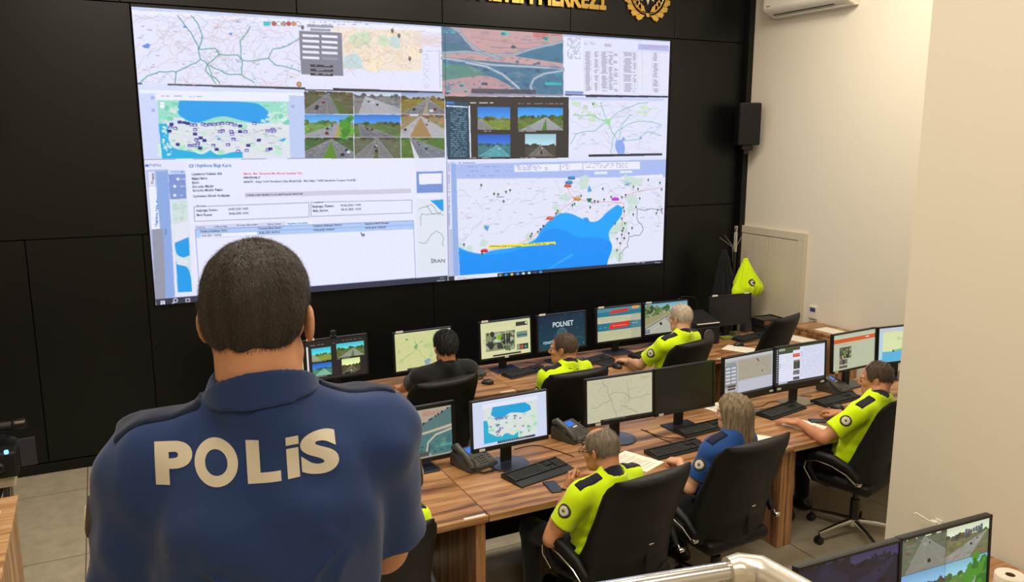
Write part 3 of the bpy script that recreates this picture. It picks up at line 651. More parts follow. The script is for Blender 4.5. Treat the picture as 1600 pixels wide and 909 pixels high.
L.poly(sm([(118, 485), (160, 505), (235, 520), (270, 500), (400, 485), (470, 458), (500, 438), (515, 400), (560, 350), (610, 318), (660, 315), (720, 345), (760, 362), (800, 355), (840, 310), (890, 275), (915, 290), (912, 330), (870, 375), (845, 410), (850, 445), (868, 480), (842, 545), (838, 570), (122, 623)]), SE)
L.poly(sm([(118, 498), (235, 530), (420, 500), (500, 450), (540, 400), (580, 390), (640, 400), (700, 440), (770, 430), (850, 450), (866, 485), (842, 545), (838, 568), (122, 622)]), SD); L.line([(600, 560), (670, 520), (560, 585)], (60, 176, 250), 5, 0.5)
L.poly([(722, 340), (745, 338), (756, 360), (735, 358)], (40, 150, 240))
for p, r_ in (((258, 390), 12), ((755, 205), 16), ((940, 178), 10), ((700, 250), 8)): L.blob(p, r_, (90, 160, 226), rng, 8, 0.6)
OR = (226, 130, 110)
for pts in ([(650, 190), (660, 225), (690, 245), (755, 262), (860, 262), (920, 268)], [(690, 250), (620, 300), (570, 345)], [(930, 230), (1000, 210), (1110, 190)], [(255, 500), (380, 480), (470, 440), (530, 385), (570, 345)], [(920, 270), (925, 310), (910, 370), (925, 430), (890, 495)]): L.line(pts, OR, 1.0, 0.8)
for a, b in (((985, 295), (1000, 420)), ((1000, 420), (945, 430)), ((945, 430), (940, 480)), ((940, 480), (895, 550)), ((985, 295), (1110, 320))): L.line(wander(rng, a, b, 6, 0.3), (70, 74, 90), 1.0)
for x, y in ((230, 182), (292, 224), (312, 226), (350, 214), (370, 206), (338, 260), (714, 232), (820, 198), (672, 278), (682, 272), (600, 306), (592, 318), (530, 380), (516, 396), (504, 408), (474, 418), (468, 430), (780, 258), (796, 260), (826, 250), (758, 288), (860, 238), (968, 188), (990, 198), (930, 228), (912, 238), (998, 244), (980, 286), (966, 322), (918, 288), (922, 306), (910, 342), (878, 366), (926, 366), (918, 390), (912, 402), (910, 420), (944, 414), (960, 388), (886, 496), (902, 462), (888, 440), (922, 438), (1040, 154), (1096, 168), (1104, 200), (1084, 300), (1078, 316), (1104, 296), (232, 516), (144, 472)):
    L.dot((x, y), 2.1, rng.choice([(52, 96, 66), (70, 116, 76), (40, 74, 60)])); L.line([(x, y), (x, y + 10)], (52, 96, 66), 1.0)
for x, y, cc in ((668, 146, (40, 120, 170)), (656, 168, (40, 120, 170)), (650, 184, (196, 80, 60)), (695, 248, (196, 136, 50)), (880, 248, (186, 40, 196)), (562, 342, (206, 84, 56)), (242, 502, (196, 30, 50))):
    L.poly([(x - 17, y + 8), (x - 17, y - 2), (x - 6, y - 9), (x + 12, y - 9), (x + 19, y), (x + 15, y + 8)], cc); L.poly([(x - 4, y - 6), (x + 10, y - 6), (x + 14, y - 1), (x - 8, y - 1)], [min(255, c + 50) for c in cc])
L.poly([(740, 246), (768, 244), (760, 264), (748, 264)], (40, 120, 80)); L.poly([(262, 478), (588, 456), (590, 468), (264, 492)], (240, 236, 40)); L.scribble(270, 480, 420, 484, (90, 90, 60), rng, 9, 1.4, 0.8); L.scribble(430, 468, 580, 470, (90, 90, 60), rng, 9, 1.4, 0.8)
for t, x, y in (('Karaman', 305, 242), ('Mersin', 590, 322), ('Adana', 760, 270), ('Hatay', 905, 440)): L.text(x, y, t, 10, (90, 96, 120), 0.1)
L.poly([(70, 630), (308, 612), (308, 632), (76, 655)], (228, 230, 246)); L.scribble(110, 636, 230, 638, (110, 110, 140), rng, 8, 1, 0.8); L.poly([(306, 612), (1110, 543), (1110, 563), (306, 634)], (46, 50, 66)); L.poly([(66, 628), (96, 626), (96, 654), (70, 657)], (40, 44, 60))
for i, cc in enumerate([(150, 150, 160), (50, 150, 210), (236, 196, 90), (80, 160, 230), (220, 236, 226), (226, 230, 246), (60, 80, 130), (80, 160, 240)]): L.dot((320 + i * 28, 622 - i * 2.4), 3.0, cc)
L.scribble(980, 556, 1100, 560, (226, 228, 240), rng, 7, 1.4, 0.6)
using(None)
for x in (505.5,): L.line([(x, 0), (x, 457)], (30, 32, 44), 1.2, 0.5)
L.noise(3.0, 3, 2)
IMG = L.done()
IMG = IMG * np.array([0.98, 0.98, 1.02])
vw = thing('led_display', 'huge LED video wall of maps, forms and road cameras on the black panel wall', 'display', ((LX0 + LX1) / 2, YL, LZ0))
m = MB(); m.box((0, 0.017, (LZ1 - LZ0) / 2), (LX1 - LX0 + 0.012, 0.03, LZ1 - LZ0 + 0.012), 0.003)
m.build('cabinet_frame', 'black_plastic', vw)
WIN = [('map_window', 'pale road map and city map side by side along the top', 0, 506, 0, 120), ('aerial_window', 'aerial motorway picture', 506, 756, 0, 110), ('table_window', 'spreadsheet table', 756, 999, 0, 110),
       ('country_window', 'country map with blue sea and purple vehicle markers', 0, 303, 120, 231), ('camera_window', 'nine road camera pictures in a grid', 303, 506, 120, 231), ('browser_window', 'dark camera browser with four pictures', 506, 756, 110, 228), ('regional_window', 'pale regional road map', 756, 999, 110, 228),
       ('form_window', 'white form with a table and blue map behind', 0, 506, 231, 456), ('coast_window', 'coast map with bright blue sea and coloured cars', 506, 999, 228, 456)]
SX = (LX1 - LX0) / 999; SZ = (LZ1 - LZ0) / 456
for nme, lab, u0, u1, v0, v1 in WIN:
    M = Matrix.Translation((((u0 + u1) / 2 - 499.5) * SX, -0.001, (228 - (v0 + v1) / 2) * SZ + (LZ1 - LZ0) / 2)) @ Matrix.Rotation(PI / 2, 4, 'X')
    o = screen_mesh(nme, IMG[v0:v1 + 1, u0:u1 + 1], M, (u1 - u0) * SX, (v1 - v0) * SZ, 'led_screen', vw); o['label'] = lab
# ================================================================== DESKS
def desk(x0, x1, yf, yb, label, group, left_leg=True, strip=None, z=0.75):
    t = thing('desk', label, 'desk', ((x0 + x1) / 2, (yf + yb) / 2, 0), 0, group)
    w, d = x1 - x0 - 0.004, yb - yf
    o = MB().box((0, 0, z - 0.021), (w, d, 0.042), 0.003, seg=1).build('desktop', 'walnut', t)
    for s in ((-1, 1) if left_leg else (1,)):
        MB().box((s * (w / 2 - 0.032), 0.01, (z - 0.042) / 2), (0.06, d - 0.06, z - 0.042), 0.003, seg=1).build('leg', 'walnut_upright', t)
    MB().box((0, d / 2 - 0.10, 0.42), (w - 0.13, 0.02, 0.58), 0.002, seg=1).build('modesty_panel', 'black_panel', t)
    m = MB().box((0, d / 2 - 0.18, 0.60), (w - 0.15, 0.12, 0.10), 0.004, seg=1); m.build('cable_tray', 'black_plastic', t)
    if strip:
        m = MB(); m.box((strip - (x0 + x1) / 2, -d / 2 + 0.018, z + 0.0005), (0.13, 0.02, 0.001)); m.build('edge_strip', 'label_white', t)
    return t
Y1F, Y1B, Y2F, Y2B, Y3F, Y3B = 5.77, 6.60, 3.82, 4.76, 1.56, 2.30
G1, G2 = 'desks of the row nearest the video wall', 'desks of the middle row'
desk(0.72, 2.95, Y1F, Y1B, 'walnut desk under the video wall, left end of the far row', G1, strip=2.87)
desk(2.95, 5.24, Y1F, Y1B, 'walnut desk in the middle of the far row, holding the dark blue POLNET monitor', G1, False, strip=5.14)
desk(5.24, 6.50, Y1F, Y1B, 'short walnut desk at the right end of the far row with the switched-off monitor', G1)
desk(0.42, 1.78, Y2F, Y2B, 'walnut desk of the middle row partly hidden behind the standing man', G2, strip=1.70)
desk(1.78, 4.06, Y2F, Y2B, 'walnut desk in the middle row holding the blue country map monitor', G2, False)
desk(4.06, 6.32, Y2F, Y2B, 'walnut desk at the right of the middle row by the wall return', G2)
desk(2.05, 3.83, Y3F, Y3B, 'walnut desk below the gallery at the bottom right, mostly out of frame', None)

# ================================================================== MONITORS
def screen_canvas(kind, seed=0):
    r = random.Random(seed); W, H = 300, 172
    F = Ras(W, H, (20, 20, 22))
    def lines(n, col, y0=8, y1=165, ww=0.9, x0=4, x1=296, a=0.6):
        for _ in range(n):
            p = (r.uniform(x0, x1), r.uniform(y0, y1)); q = (min(max(p[0] + r.uniform(-90, 90), x0), x1), min(max(p[1] + r.uniform(-70, 70), y0), y1)); F.line(wander(r, p, q, 7, 0.3), col, ww, a)
    if kind in ('cream_map', 'cream_map_b'):
        bg = (206, 208, 148) if kind == 'cream_map' else (194, 190, 160)
        F.rect(0, 0, W, H, bg)
        if kind == 'cream_map':
            F.rect(0, 0, W, 8, (214, 214, 170)); lines(26, (160, 176, 120)); lines(10, (140, 172, 130), ww=1.3)
            for k in range(18): F.blob((r.uniform(10, 290), r.uniform(14, 150)), r.uniform(3, 12), r.choice([(186, 200, 134), (178, 196, 140)]), r, 8)
            F.blob((110, 70), 12, (110, 176, 110), r, 9, 0.6); F.blob((64, 30), 5, (90, 150, 90), r, 8); F.poly([(150, 140), (175, 128), (190, 136), (180, 155), (158, 158)], (130, 164, 170))
            for pts in ([(110, 70), (125, 50), (150, 40)], [(110, 70), (130, 110), (160, 140)], [(110, 70), (80, 120), (20, 130)], [(110, 70), (105, 30)]): F.line(wander(r, pts[0], pts[-1], 8, 0.2), (110, 160, 100), 1.6, 0.8)
        else:
            lines(24, (160, 158, 130), a=0.7); lines(8, (136, 138, 116), ww=1.3)
            for a, b in (((70, 8), (135, 165)), ((100, 70), (290, 90)), ((20, 110), (110, 90)), ((150, 120), (230, 160)), ((180, 20), (190, 110))): F.line(wander(r, a, b, 9, 0.15), (120, 126, 104), 1.5, 0.9)
            for i in range(6): F.dot((250 + i * 7, 16), 2.6, (176, 150, 90))
        F.rect(60, 164, 300, 172, (40, 40, 34)); F.rect(0, 164, 60, 172, bg)
        for i in range(14): F.dot((80 + i * 7, 168), 1.5, r.choice([(190, 190, 150), (150, 120, 90), (110, 140, 160)]))
    elif kind == 'browser':
        F.rect(0, 0, W, H, (38, 34, 34)); F.scribble(10, 20, 140, 24, (180, 180, 180), r, 9, 2); F.scribble(180, 14, 290, 20, (190, 190, 190), r, 8, 1.4); F.rect(4, 24, 12, 160, (220, 224, 214))
        road_view(F, 28, 34, 122, 92, (60, 190, 210), (130, 150, 60), (150, 160, 120), (0.1, 0.5), [(-0.3, 0.5)], None, 61, 0); road_view(F, 150, 26, 288, 90, (70, 190, 200), (90, 110, 50), (140, 146, 130), (0.6, 0.4), [(0.05, 0.5), (0.62, 1.0)], (0.5, 0.62, (80, 120, 50)), 62, 0)
        road_view(F, 28, 102, 122, 158, (30, 100, 190), (70, 130, 110), (120, 180, 150), (0.6, 0.45), [(0, 1)], None, 63, 1); road_view(F, 172, 98, 264, 158, (206, 226, 150), (74, 74, 44), (104, 98, 70), (0.5, 0.5), [(0.1, 0.9)], None, 64, 3)
        for x, y in ((30, 95), (30, 162), (150, 94), (172, 162)): F.scribble(x, y, x + 70, y + 3, (220, 220, 210), r, 8, 1.6)
    elif kind == 'news':
        F.rect(0, 0, W, H, (214, 214, 166)); F.rect(0, 0, W, 6, (200, 204, 160)); F.scribble(8, 14, 200, 26, (150, 150, 116), r, 8, 1)
        F.rect(212, 14, 284, 34, (58, 58, 56)); F.dot((276, 22), 6, (226, 226, 190)); F.scribble(150, 36, 205, 42, (90, 90, 70), r, 7, 2)
        F.rect(30, 50, 204, 140, (128, 140, 104))
        for k in range(60): F.blob((r.uniform(32, 202), r.uniform(52, 138)), r.uniform(4, 14), r.choice([(40, 46, 40), (66, 74, 60), (150, 160, 130), (90, 110, 70), (170, 176, 150)]), r, 8)
        F.blob((96, 92), 22, (190, 200, 176), r, 10, 0.2, 0.5); F.blob((110, 78), 16, (120, 180, 30), r, 9, 0.3, 0.8); F.blob((60, 112), 20, (44, 52, 50), r, 10, 0.2); F.blob((112, 118), 16, (50, 58, 56), r, 10, 0.2)
        for x in (136, 152, 166): F.rect(x, 62, x + 10, 116, (46, 52, 50)); F.dot((x + 5, 58), 4, (150, 130, 100))
        F.rect(216, 62, 282, 92, (110, 140, 130)); F.rect(216, 76, 282, 84, (70, 96, 90)); F.scribble(216, 98, 284, 112, (140, 140, 110), r, 7, 1); F.rect(216, 124, 286, 152, (40, 40, 40)); F.rect(238, 130, 256, 148, (190, 80, 70)); F.dot((270, 140), 8, (50, 150, 110)); F.rect(218, 126, 234, 150, (150, 150, 130))
        F.scribble(16, 60, 24, 120, (150, 120, 90), r, 12, 3); F.rect(70, 160, 240, 168, (40, 40, 36))
    elif kind == 'polnet':
        F.rect(0, 0, W, H, (10, 50, 72)); F.grad(0, 0, W, H, (10, 34, 66), (12, 64, 74), 10)
        for k in range(26):
            p = (r.uniform(0, W), r.uniform(0, H)); q = (p[0] + r.uniform(-70, 70), p[1] + r.uniform(-50, 50)); F.line([p, q], (30, 110, 150), 0.8, 0.6); F.dot(p, r.uniform(1, 2.4), (70, 160, 200), 0.8)
        F.text(90, 62, 'POLNET', 36, (206, 226, 226), 0.6, 1.0)
        for q in (30, 24, 17): 
            F.line([(150 + q * math.cos(a) * 1.05, 100 + q * math.sin(a)) for a in np.linspace(0, 2 * PI, 30)], (110, 170, 180), 1.5)
        for a in range(8): F.poly([(150 + 12 * math.cos(a * PI / 4), 100 + 12 * math.sin(a * PI / 4)), (150 + 4 * math.cos(a * PI / 4 + .4), 100 + 4 * math.sin(a * PI / 4 + .4)), (150, 100), (150 + 4 * math.cos(a * PI / 4 - .4), 100 + 4 * math.sin(a * PI / 4 - .4))], (150, 200, 200))
        F.text(28, 142, 'YÖNETİM', 17, (190, 220, 230), 0.4); F.scribble(26, 152, 110, 158, (90, 150, 170), r, 6, 1.2); F.line([(200, 130), (260, 124), (290, 134)], (30, 150, 170), 2, 0.7); F.dot((288, 158), 2, (180, 220, 220))
    elif kind == 'slides':
        for i, cc in enumerate([(60, 120, 140), (176, 178, 150), (30, 110, 132), (186, 184, 156), (168, 164, 144), (40, 112, 136), (186, 182, 150), (178, 176, 150)]): F.rect(0, i * 21.5, W, (i + 1) * 21.5, cc)
        F.rect(0, 20, W, 44, (30, 116, 138)); F.rect(0, 44, W, 78, (186, 186, 156)); F.rect(0, 78, W, 118, (28, 110, 134)); F.rect(0, 118, W, H, (188, 186, 150)); F.rect(0, 0, W, 20, (80, 132, 150))
        F.poly([(90, 16), (214, 10), (208, 26), (84, 32)], (206, 50, 40)); F.poly([(88, 84), (226, 76), (216, 106), (78, 112)], (214, 46, 34)); F.rect(238, 0, 286, 16, (216, 150, 80))
        F.scribble(104, 96, 200, 99, (240, 210, 200), r, 7, 2, 0.9); F.scribble(240, 82, 276, 100, (210, 230, 230), r, 10, 3); F.scribble(16, 100, 60, 104, (200, 220, 220), r, 8, 2); F.scribble(16, 56, 230, 72, (140, 140, 110), r, 10, 1.4); F.scribble(16, 126, 240, 150, (140, 140, 110), r, 10, 1.4)
        F.rect(230, 40, W, H, (150, 150, 140), 0.35)
    elif kind == 'road':
        F.rect(0, 0, W, H, (170, 172, 160)); F.rect(0, 0, W, 34, (120, 176, 190)); F.grad(0, 0, W, 40, (100, 160, 184), (170, 196, 190), 6)
        for k in range(70): F.blob((r.uniform(0, 175), r.uniform(18, 75) + 0), r.uniform(5, 15), r.choice([(66, 96, 52), (90, 116, 62), (54, 80, 46), (120, 130, 84)]), r, 8)
        F.poly([(0, 90), (200, 52), (300, 40), (300, 172), (0, 172)], (172, 172, 158)); F.poly([(0, 84), (180, 46), (200, 54), (0, 130)], (150, 146, 104)); F.line([(0, 140), (210, 56)], (70, 72, 66), 4); F.line([(20, 172), (230, 58)], (210, 210, 200), 1.6); F.line([(160, 172), (262, 56)], (206, 206, 196), 1.4)
        F.blob((112, 118), 9, (36, 40, 44), r, 8, 0.2); F.rect(0, 146, 34, 166, (70, 90, 110)); F.rect(6, 150, 28, 160, (130, 150, 160))
    elif kind in ('off', 'off_green'):
        F.rect(0, 0, W, H, (7, 7, 7) if kind == 'off' else (9, 10, 5))
    elif kind == 'aerial':
        F.rect(0, 0, W, H, (172, 158, 140))
        for i in range(8): F.line([(0, 30 + i * 9), (300, 10 + i * 10)], (150, 136, 122), 1.4, 0.7)
        F.poly([(110, 78), (290, 8), (300, 6), (300, 66), (150, 84)], (84, 116, 116)); F.poly([(0, 108), (300, 78), (300, 172), (0, 172)], (70, 116, 116))
        for k in range(60): F.blob((r.uniform(0, 300), r.uniform(108, 170)), r.uniform(4, 14), r.choice([(50, 90, 90), (90, 140, 130), (60, 100, 110), (96, 130, 110)]), r, 7, 0.5, 0.6)
        F.line([(0, 98), (150, 88), (300, 70)], (196, 186, 166), 4); F.line([(0, 104), (300, 80)], (110, 106, 96), 2); F.line([(300, 84), (230, 96), (196, 120), (190, 150), (210, 172)], (186, 180, 160), 7); F.line([(40, 130), (110, 148), (160, 172)], (196, 190, 170), 7)
        for k in range(16): t = r.random(); F.blob((110 + 180 * t, 78 - 70 * t), 4, (40, 52, 48), r, 7)
        F.scribble(180, 10, 250, 26, (190, 60, 60), r, 6, 2, 0.8); F.scribble(20, 20, 50, 40, (60, 190, 170), r, 6, 2, 0.7); F.scribble(214, 30, 240, 40, (60, 190, 170), r, 6, 2); F.scribble(230, 138, 296, 144, (70, 220, 180), r, 6, 2.4, 0.95); F.rect(70, 150, 200, 166, (70, 74, 72), 0.9); F.rect(0, 166, 300, 172, (150, 150, 140))
    elif kind == 'country':
        F.rect(0, 0, W, H, (206, 214, 240)); F.rect(0, 0, W, 6, (222, 226, 246)); F.rect(40, 12, 262, 30, (226, 228, 244))
        F.rect(42, 28, 258, 160, (216, 222, 220))
        for k in range(70): F.blob((r.uniform(46, 254), r.uniform(34, 156)), r.uniform(3, 12), r.choice([(180, 226, 190), (206, 226, 200), (214, 226, 214), (160, 220, 190)]), r, 8, 0.5, 0.7)
        F.poly([(80, 28), (210, 30), (232, 46), (236, 62), (205, 70), (180, 64), (150, 60), (120, 72), (92, 70), (72, 56)], (30, 160, 214)); F.poly([(42, 74), (56, 74), (62, 96), (60, 120), (84, 136), (110, 146), (130, 134), (160, 148), (180, 138), (180, 160), (42, 160)], (34, 172, 206))
        for k in range(46): 
            x, y = r.choice([(r.uniform(70, 180), r.uniform(70, 78)), (r.uniform(60, 240), r.uniform(76, 150)), (r.uniform(90, 110), r.uniform(70, 140))])
            F.rect(x - 3.4, y - 2.6, x + 3.4, y + 2.6, (60, 48, 140)); F.rect(x - 2, y - 0.8, x + 2, y + 1.4, (206, 206, 230))
        F.rect(96, 160, 250, 168, (50, 54, 70)); F.rect(0, 160, 96, 172, (206, 212, 240))
        for i in range(14): F.dot((104 + i * 8, 164), 1.6, r.choice([(220, 190, 120), (120, 160, 220), (220, 226, 240)]))
    elif kind == 'grey_map':
        F.rect(0, 0, W, H, (172, 172, 176)); F.rect(0, 0, W, 12, (188, 190, 196)); F.rect(84, 18, 290, 110, (166, 158, 142)); F.rect(84, 110, 300, 172, (186, 188, 200)); lines(50, (150, 140, 124), 20, 108, 0.8, 86, 288, 0.7)
        F.rect(4, 34, 74, 132, (128, 128, 136)); F.rect(10, 22, 70, 32, (140, 140, 148))
        for i in range(5): F.rect(8, 42 + i * 16, 36, 52 + i * 16, (196, 198, 206)); F.rect(42, 42 + i * 16, 70, 52 + i * 16, (196, 198, 206))
        for i in range(2): F.rect(20, 124 + i * 12, 66, 133 + i * 12, (74, 52, 56))
        for p in ((200, 26), (208, 34), (234, 84)): F.dot(p, 4, (60, 54, 56))
        F.rect(0, 164, W, 172, (60, 62, 70))
    elif kind == 'document':
        F.rect(0, 0, W, H, (64, 74, 52)); F.rect(0, 0, 14, H, (30, 36, 52)); F.rect(16, 30, 110, 160, (220, 222, 240)); F.rect(100, 20, 150, 160, (222, 222, 238)); F.rect(142, 8, 296, 160, (214, 216, 238))
        for i in range(14): F.rect(3, 8 + i * 11, 9, 14 + i * 11, (170, 180, 200))
        for i in range(3): F.rect(18 + i * 12, 6, 26 + i * 12, 16, (190, 200, 190))
        F.rect(100, 36, 142, 52, (206, 84, 50)); F.scribble(104, 42, 140, 46, (240, 220, 210), r, 6, 2)
        F.rect(104, 66, 142, 108, (110, 120, 96)); 
        for x in (108, 118, 128, 136): F.rect(x, 72, x + 7, 106, (44, 46, 52)); F.dot((x + 3, 71), 3, (170, 140, 120))
        F.rect(104, 114, 142, 134, (96, 104, 110)); F.rect(104, 144, 142, 158, (80, 80, 90))
        for k in range(8): F.blob((r.uniform(106, 140), r.uniform(116, 132)), 4, r.choice([(50, 56, 60), (150, 150, 150)]), r)
        F.scribble(150, 16, 290, 156, (150, 154, 180), r, 8, 1.2, 0.6); F.scribble(22, 44, 96, 110, (160, 164, 190), r, 10, 1.2, 0.5)
        for p in ((152, 36), (152, 48), (24, 78), (24, 90)): F.dot(p, 2.4, (60, 120, 110))
        F.rect(14, 160, W, 168, (40, 44, 60)); F.rect(16, 161, 70, 167, (190, 196, 214))
    elif kind == 'orange_page':
        F.rect(0, 0, W, H, (182, 188, 160)); F.rect(0, 22, W, 42, (206, 88, 30)); F.rect(0, 14, W, 22, (190, 194, 176)); F.scribble(20, 30, 120, 34, (110, 60, 40), r, 7, 2); F.rect(228, 28, 256, 33, (236, 210, 190)); F.scribble(40, 52, 100, 56, (120, 122, 110), r, 6, 1.6)
        F.rect(44, 64, 128, 118, (70, 74, 56))
        for k in range(26): F.blob((r.uniform(48, 124), r.uniform(68, 116)), r.uniform(4, 10), r.choice([(40, 42, 40), (100, 104, 84), (130, 160, 50), (150, 140, 120)]), r)
        F.rect(44, 122, 102, 146, (110, 104, 92)); F.blob((74, 134), 12, (70, 62, 58), r, 9); F.rect(44, 152, 102, 164, (84, 84, 74)); F.scribble(136, 70, 220, 120, (160, 166, 140), r, 8, 1.2); F.scribble(108, 128, 220, 140, (160, 166, 140), r, 8, 1.2)
    elif kind == 'pale_coast':
        F.rect(0, 0, W, H, (214, 224, 170)); F.rect(0, 0, W, 22, (190, 200, 210)); F.rect(0, 22, 26, H, (176, 206, 222)); lines(20, (196, 206, 150), 24, 110, 1, 28); F.poly([(26, 118), (100, 120), (160, 108), (300, 112), (300, 172), (26, 172)], (90, 176, 214)); F.line([(100, 116), (200, 106), (300, 106)], (170, 190, 80), 5); F.dot((96, 118), 6, (70, 76, 70)); lines(5, (110, 120, 100), 28, 60, 1.6, 120, 220); F.rect(0, 156, 26, 172, (80, 150, 200))
    elif kind in ('four_roads', 'four_dim'):
        V = [((206, 214, 190), (96, 104, 84), (128, 128, 118), (0.5, 0.05), [(0.1, 1.4)], None), ((196, 206, 176), (110, 112, 76), (140, 140, 134), (0.95, 0.32), [(-0.3, 0.55)], None), ((110, 160, 196), (100, 104, 96), (120, 124, 124), (0.4, 0.4), [(0.0, 1.0)], None), ((120, 176, 196), (84, 130, 60), (140, 146, 138), (0.7, 0.4), [(0.2, 0.9)], None)]
        for i in range(4):
            x, y = (i % 2) * 150, (i // 2) * 86
            road_view(F, x, y, x + 149, y + 85, *V[i][:5], grass=V[i][5], seed=80 + i, cars=2)
        for k in range(18): F.blob((r.uniform(230, 298), r.uniform(88, 168)), r.uniform(8, 18), r.choice([(70, 140, 40), (50, 110, 40)]), r, 9)
        for k in range(7): F.rect(214 + k * 9, 10 + r.uniform(0, 8), 222 + k * 9, 26, (86, 90, 100))
        if kind == 'four_dim': F.a = F.a.mean(2, keepdims=True) * np.array([0.27, 0.25, 0.42], np.float32)
    F.noise(2.5, seed, 2)
    return F.done()
def monitor(x, y, rz, w, h, zb, kind, label, group, base='square', tilt=3.2, bez=0.012, chin=0.018, tags=((-0.40, 1),), seed=0, mat='black_plastic', side=None):
    t = thing('monitor', label, 'monitor', (x, y, 0.75), R(rz), group)
    T = Matrix.Translation((0, 0, zb - 0.75)) @ Matrix.Rotation(R(-tilt), 4, 'X')
    def at(m):
        for v in m.bm.verts: v.co = T @ v.co
        return m
    side = bez if side is None else side
    m = MB(); m.box((0, 0.016, h / 2), (w, 0.026, h), 0.004); m.box((0, 0.038, h * 0.5), (w * 0.86, 0.03, h * 0.78), 0.012)
    # raised bezel round the glass
    m.box((0, 0.0, h - bez / 2), (w, 0.008, bez), 0.0015, seg=1); m.box((0, 0.0, chin / 2), (w, 0.008, chin), 0.0015, seg=1)
    for s in (-1, 1): m.box((s * (w - side) / 2, 0.0, h / 2), (side, 0.008, h), 0.0015, seg=1)
    at(m).build('housing', mat, t)
    M = T @ Matrix.Translation((0, 0.0022, chin + (h - bez - chin) / 2)) @ Matrix.Rotation(PI / 2, 4, 'X')
    screen_mesh('screen', screen_canvas(kind, seed), M, w - 2 * side, h - bez - chin, 'lcd_screen', t)
    n = MB(); n.box((0, 0.075, (zb - 0.75 + h * 0.45) / 2 + 0.006), (0.075, 0.03, zb - 0.75 + h * 0.45), 0.008); at2 = n.box((0, 0.055, zb - 0.75 + h * 0.42), (0.11, 0.05, 0.11), 0.006)
    n.build('stand_neck', 'black_plastic', t)
    b = MB()
    if base == 'round': b.lathe([(0, 0.0), (0.128, 0.0), (0.13, 0.004), (0.128, 0.010), (0.05, 0.016), (0, 0.016)], (0, 0.03, 0), 40)
    else: b.box((0, 0.03, 0.006), (0.25, 0.19, 0.012), 0.005)
    b.build('stand_base', 'satin_stand' if base != 'steel' else 'steel', t, smooth=(base == 'round'))
    for px, top in tags:
        k = MB(); k.box((px * w, -0.006, (h + 0.004) if top == 1 else chin / 2), (0.066 if top == 1 else 0.04, 0.004, 0.018 if top == 1 else 0.016), 0.001, seg=1); at(k).build('sticker', 'label_white', t)
    return t
MG1, MG2 = 'monitors on the far row of desks', 'monitors on the middle row of desks'
monitor(1.145, 6.36, 2, 0.42, 0.345, 0.87, 'cream_map', 'cream map monitor of the far row hidden behind the neck of the standing man', MG1, seed=1)
m2 = monitor(1.625, 6.40, 3, 0.53, 0.345, 0.865, 'browser', 'monitor showing four road cameras on a black page, webcam on top', MG1, seed=2)
monitor(2.338, 6.30, 2.3, 0.53, 0.346, 0.87, 'cream_map', 'cream map monitor in front of the man in the black shirt', MG1, seed=3)
monitor(3.134, 6.34, 3.4, 0.53, 0.346, 0.87, 'news', 'monitor showing a news page with a photo of vehicles', MG1, seed=4, tags=((-0.40, 1), (0.0, 2)))
monitor(3.718, 6.35, 1.3, 0.53, 0.346, 0.87, 'polnet', 'monitor with a dark blue POLNET screen', MG1, seed=5)
monitor(4.372, 6.38, 0.7, 0.53, 0.346, 0.87, 'slides', 'monitor showing red and teal banded slides', MG1, seed=6)
monitor(4.945, 6.40, -1.5, 0.535, 0.33, 0.876, 'road', 'monitor showing a motorway beside trees', MG1, seed=7)
monitor(5.787, 6.42, -3.2, 0.538, 0.325, 0.871, 'off', 'switched-off black monitor at the right end of the far row', MG1, seed=8, tags=((-0.38, 1), (0.38, 1)))
monitor(1.640, 4.57, 3.0, 0.535, 0.365, 0.80, 'aerial', 'thick-framed monitor with an aerial road picture beside the standing man', MG2, seed=9, bez=0.026, side=0.026, chin=0.026, tags=())
monitor(2.198, 4.38, 1.9, 0.548, 0.33, 0.883, 'country', 'monitor showing a country map with a blue sea on a round stand', MG2, 'round', seed=10, bez=0.010, chin=0.028, tags=((-0.38, 2),))
monitor(3.065, 4.44, -1.8, 0.546, 0.333, 0.883, 'cream_map_b', 'monitor showing a beige road map on a round stand', MG2, 'round', seed=11, tags=((-0.33, 2),), chin=0.024)
monitor(3.614, 4.43, 0.4, 0.542, 0.342, 0.878, 'off_green', 'switched-off dark monitor with a greenish sheen beside the beige map', MG2, seed=12, bez=0.018, side=0.018, tags=((-0.4, 2),), chin=0.022)
monitor(4.247, 4.47, 4.3, 0.532, 0.35, 0.868, 'grey_map', 'monitor showing a grey map with a menu panel, behind the woman', MG2, 'steel', seed=13, chin=0.05, tags=((-0.10, 2), (0.44, 2)))
monitor(4.774, 4.47, 0.0, 0.539, 0.354, 0.878, 'document', 'monitor with white documents and small photos on a green desktop', MG2, 'steel', seed=14, chin=0.05, tags=((-0.43, 2), (0.42, 2)))
monitor(5.535, 4.62, 3.3, 0.548, 0.33, 0.889, 'orange_page', 'monitor showing a grey page with an orange band', MG2, seed=15, tags=((-0.41, 2),))
monitor(6.09, 4.60, -6.0, 0.54, 0.33, 0.885, 'pale_coast', 'pale coast map monitor cut off by the edge of the wall return', MG2, seed=16, tags=())
MG3 = 'monitors on the desk at the bottom right'
monitor(2.47, 1.99, -2.5, 0.54, 0.335, 0.895, 'four_dim', 'dim purple camera monitor at the bottom edge of the photo', MG3, seed=17, tags=())
monitor(3.00, 1.965, -3, 0.535, 0.34, 0.893, 'four_roads', 'monitor with four road cameras in the bottom right corner', MG3, seed=18, tags=())
wc = thing('webcam', 'small black webcam clipped on top of the four-camera monitor', 'webcam', (1.60, 6.415, 1.213))
MB().box((0, 0.0, 0.008), (0.05, 0.04, 0.014), 0.004).build('clip', 'black_plastic', wc)
MB().lathe([(0, -0.02), (0.02, -0.018), (0.024, 0), (0.02, 0.016), (0, 0.018)], (0, -0.005, 0.036), 20, (PI / 2, 0, 0)).build('lens_ball', 'black_plastic', wc, True)

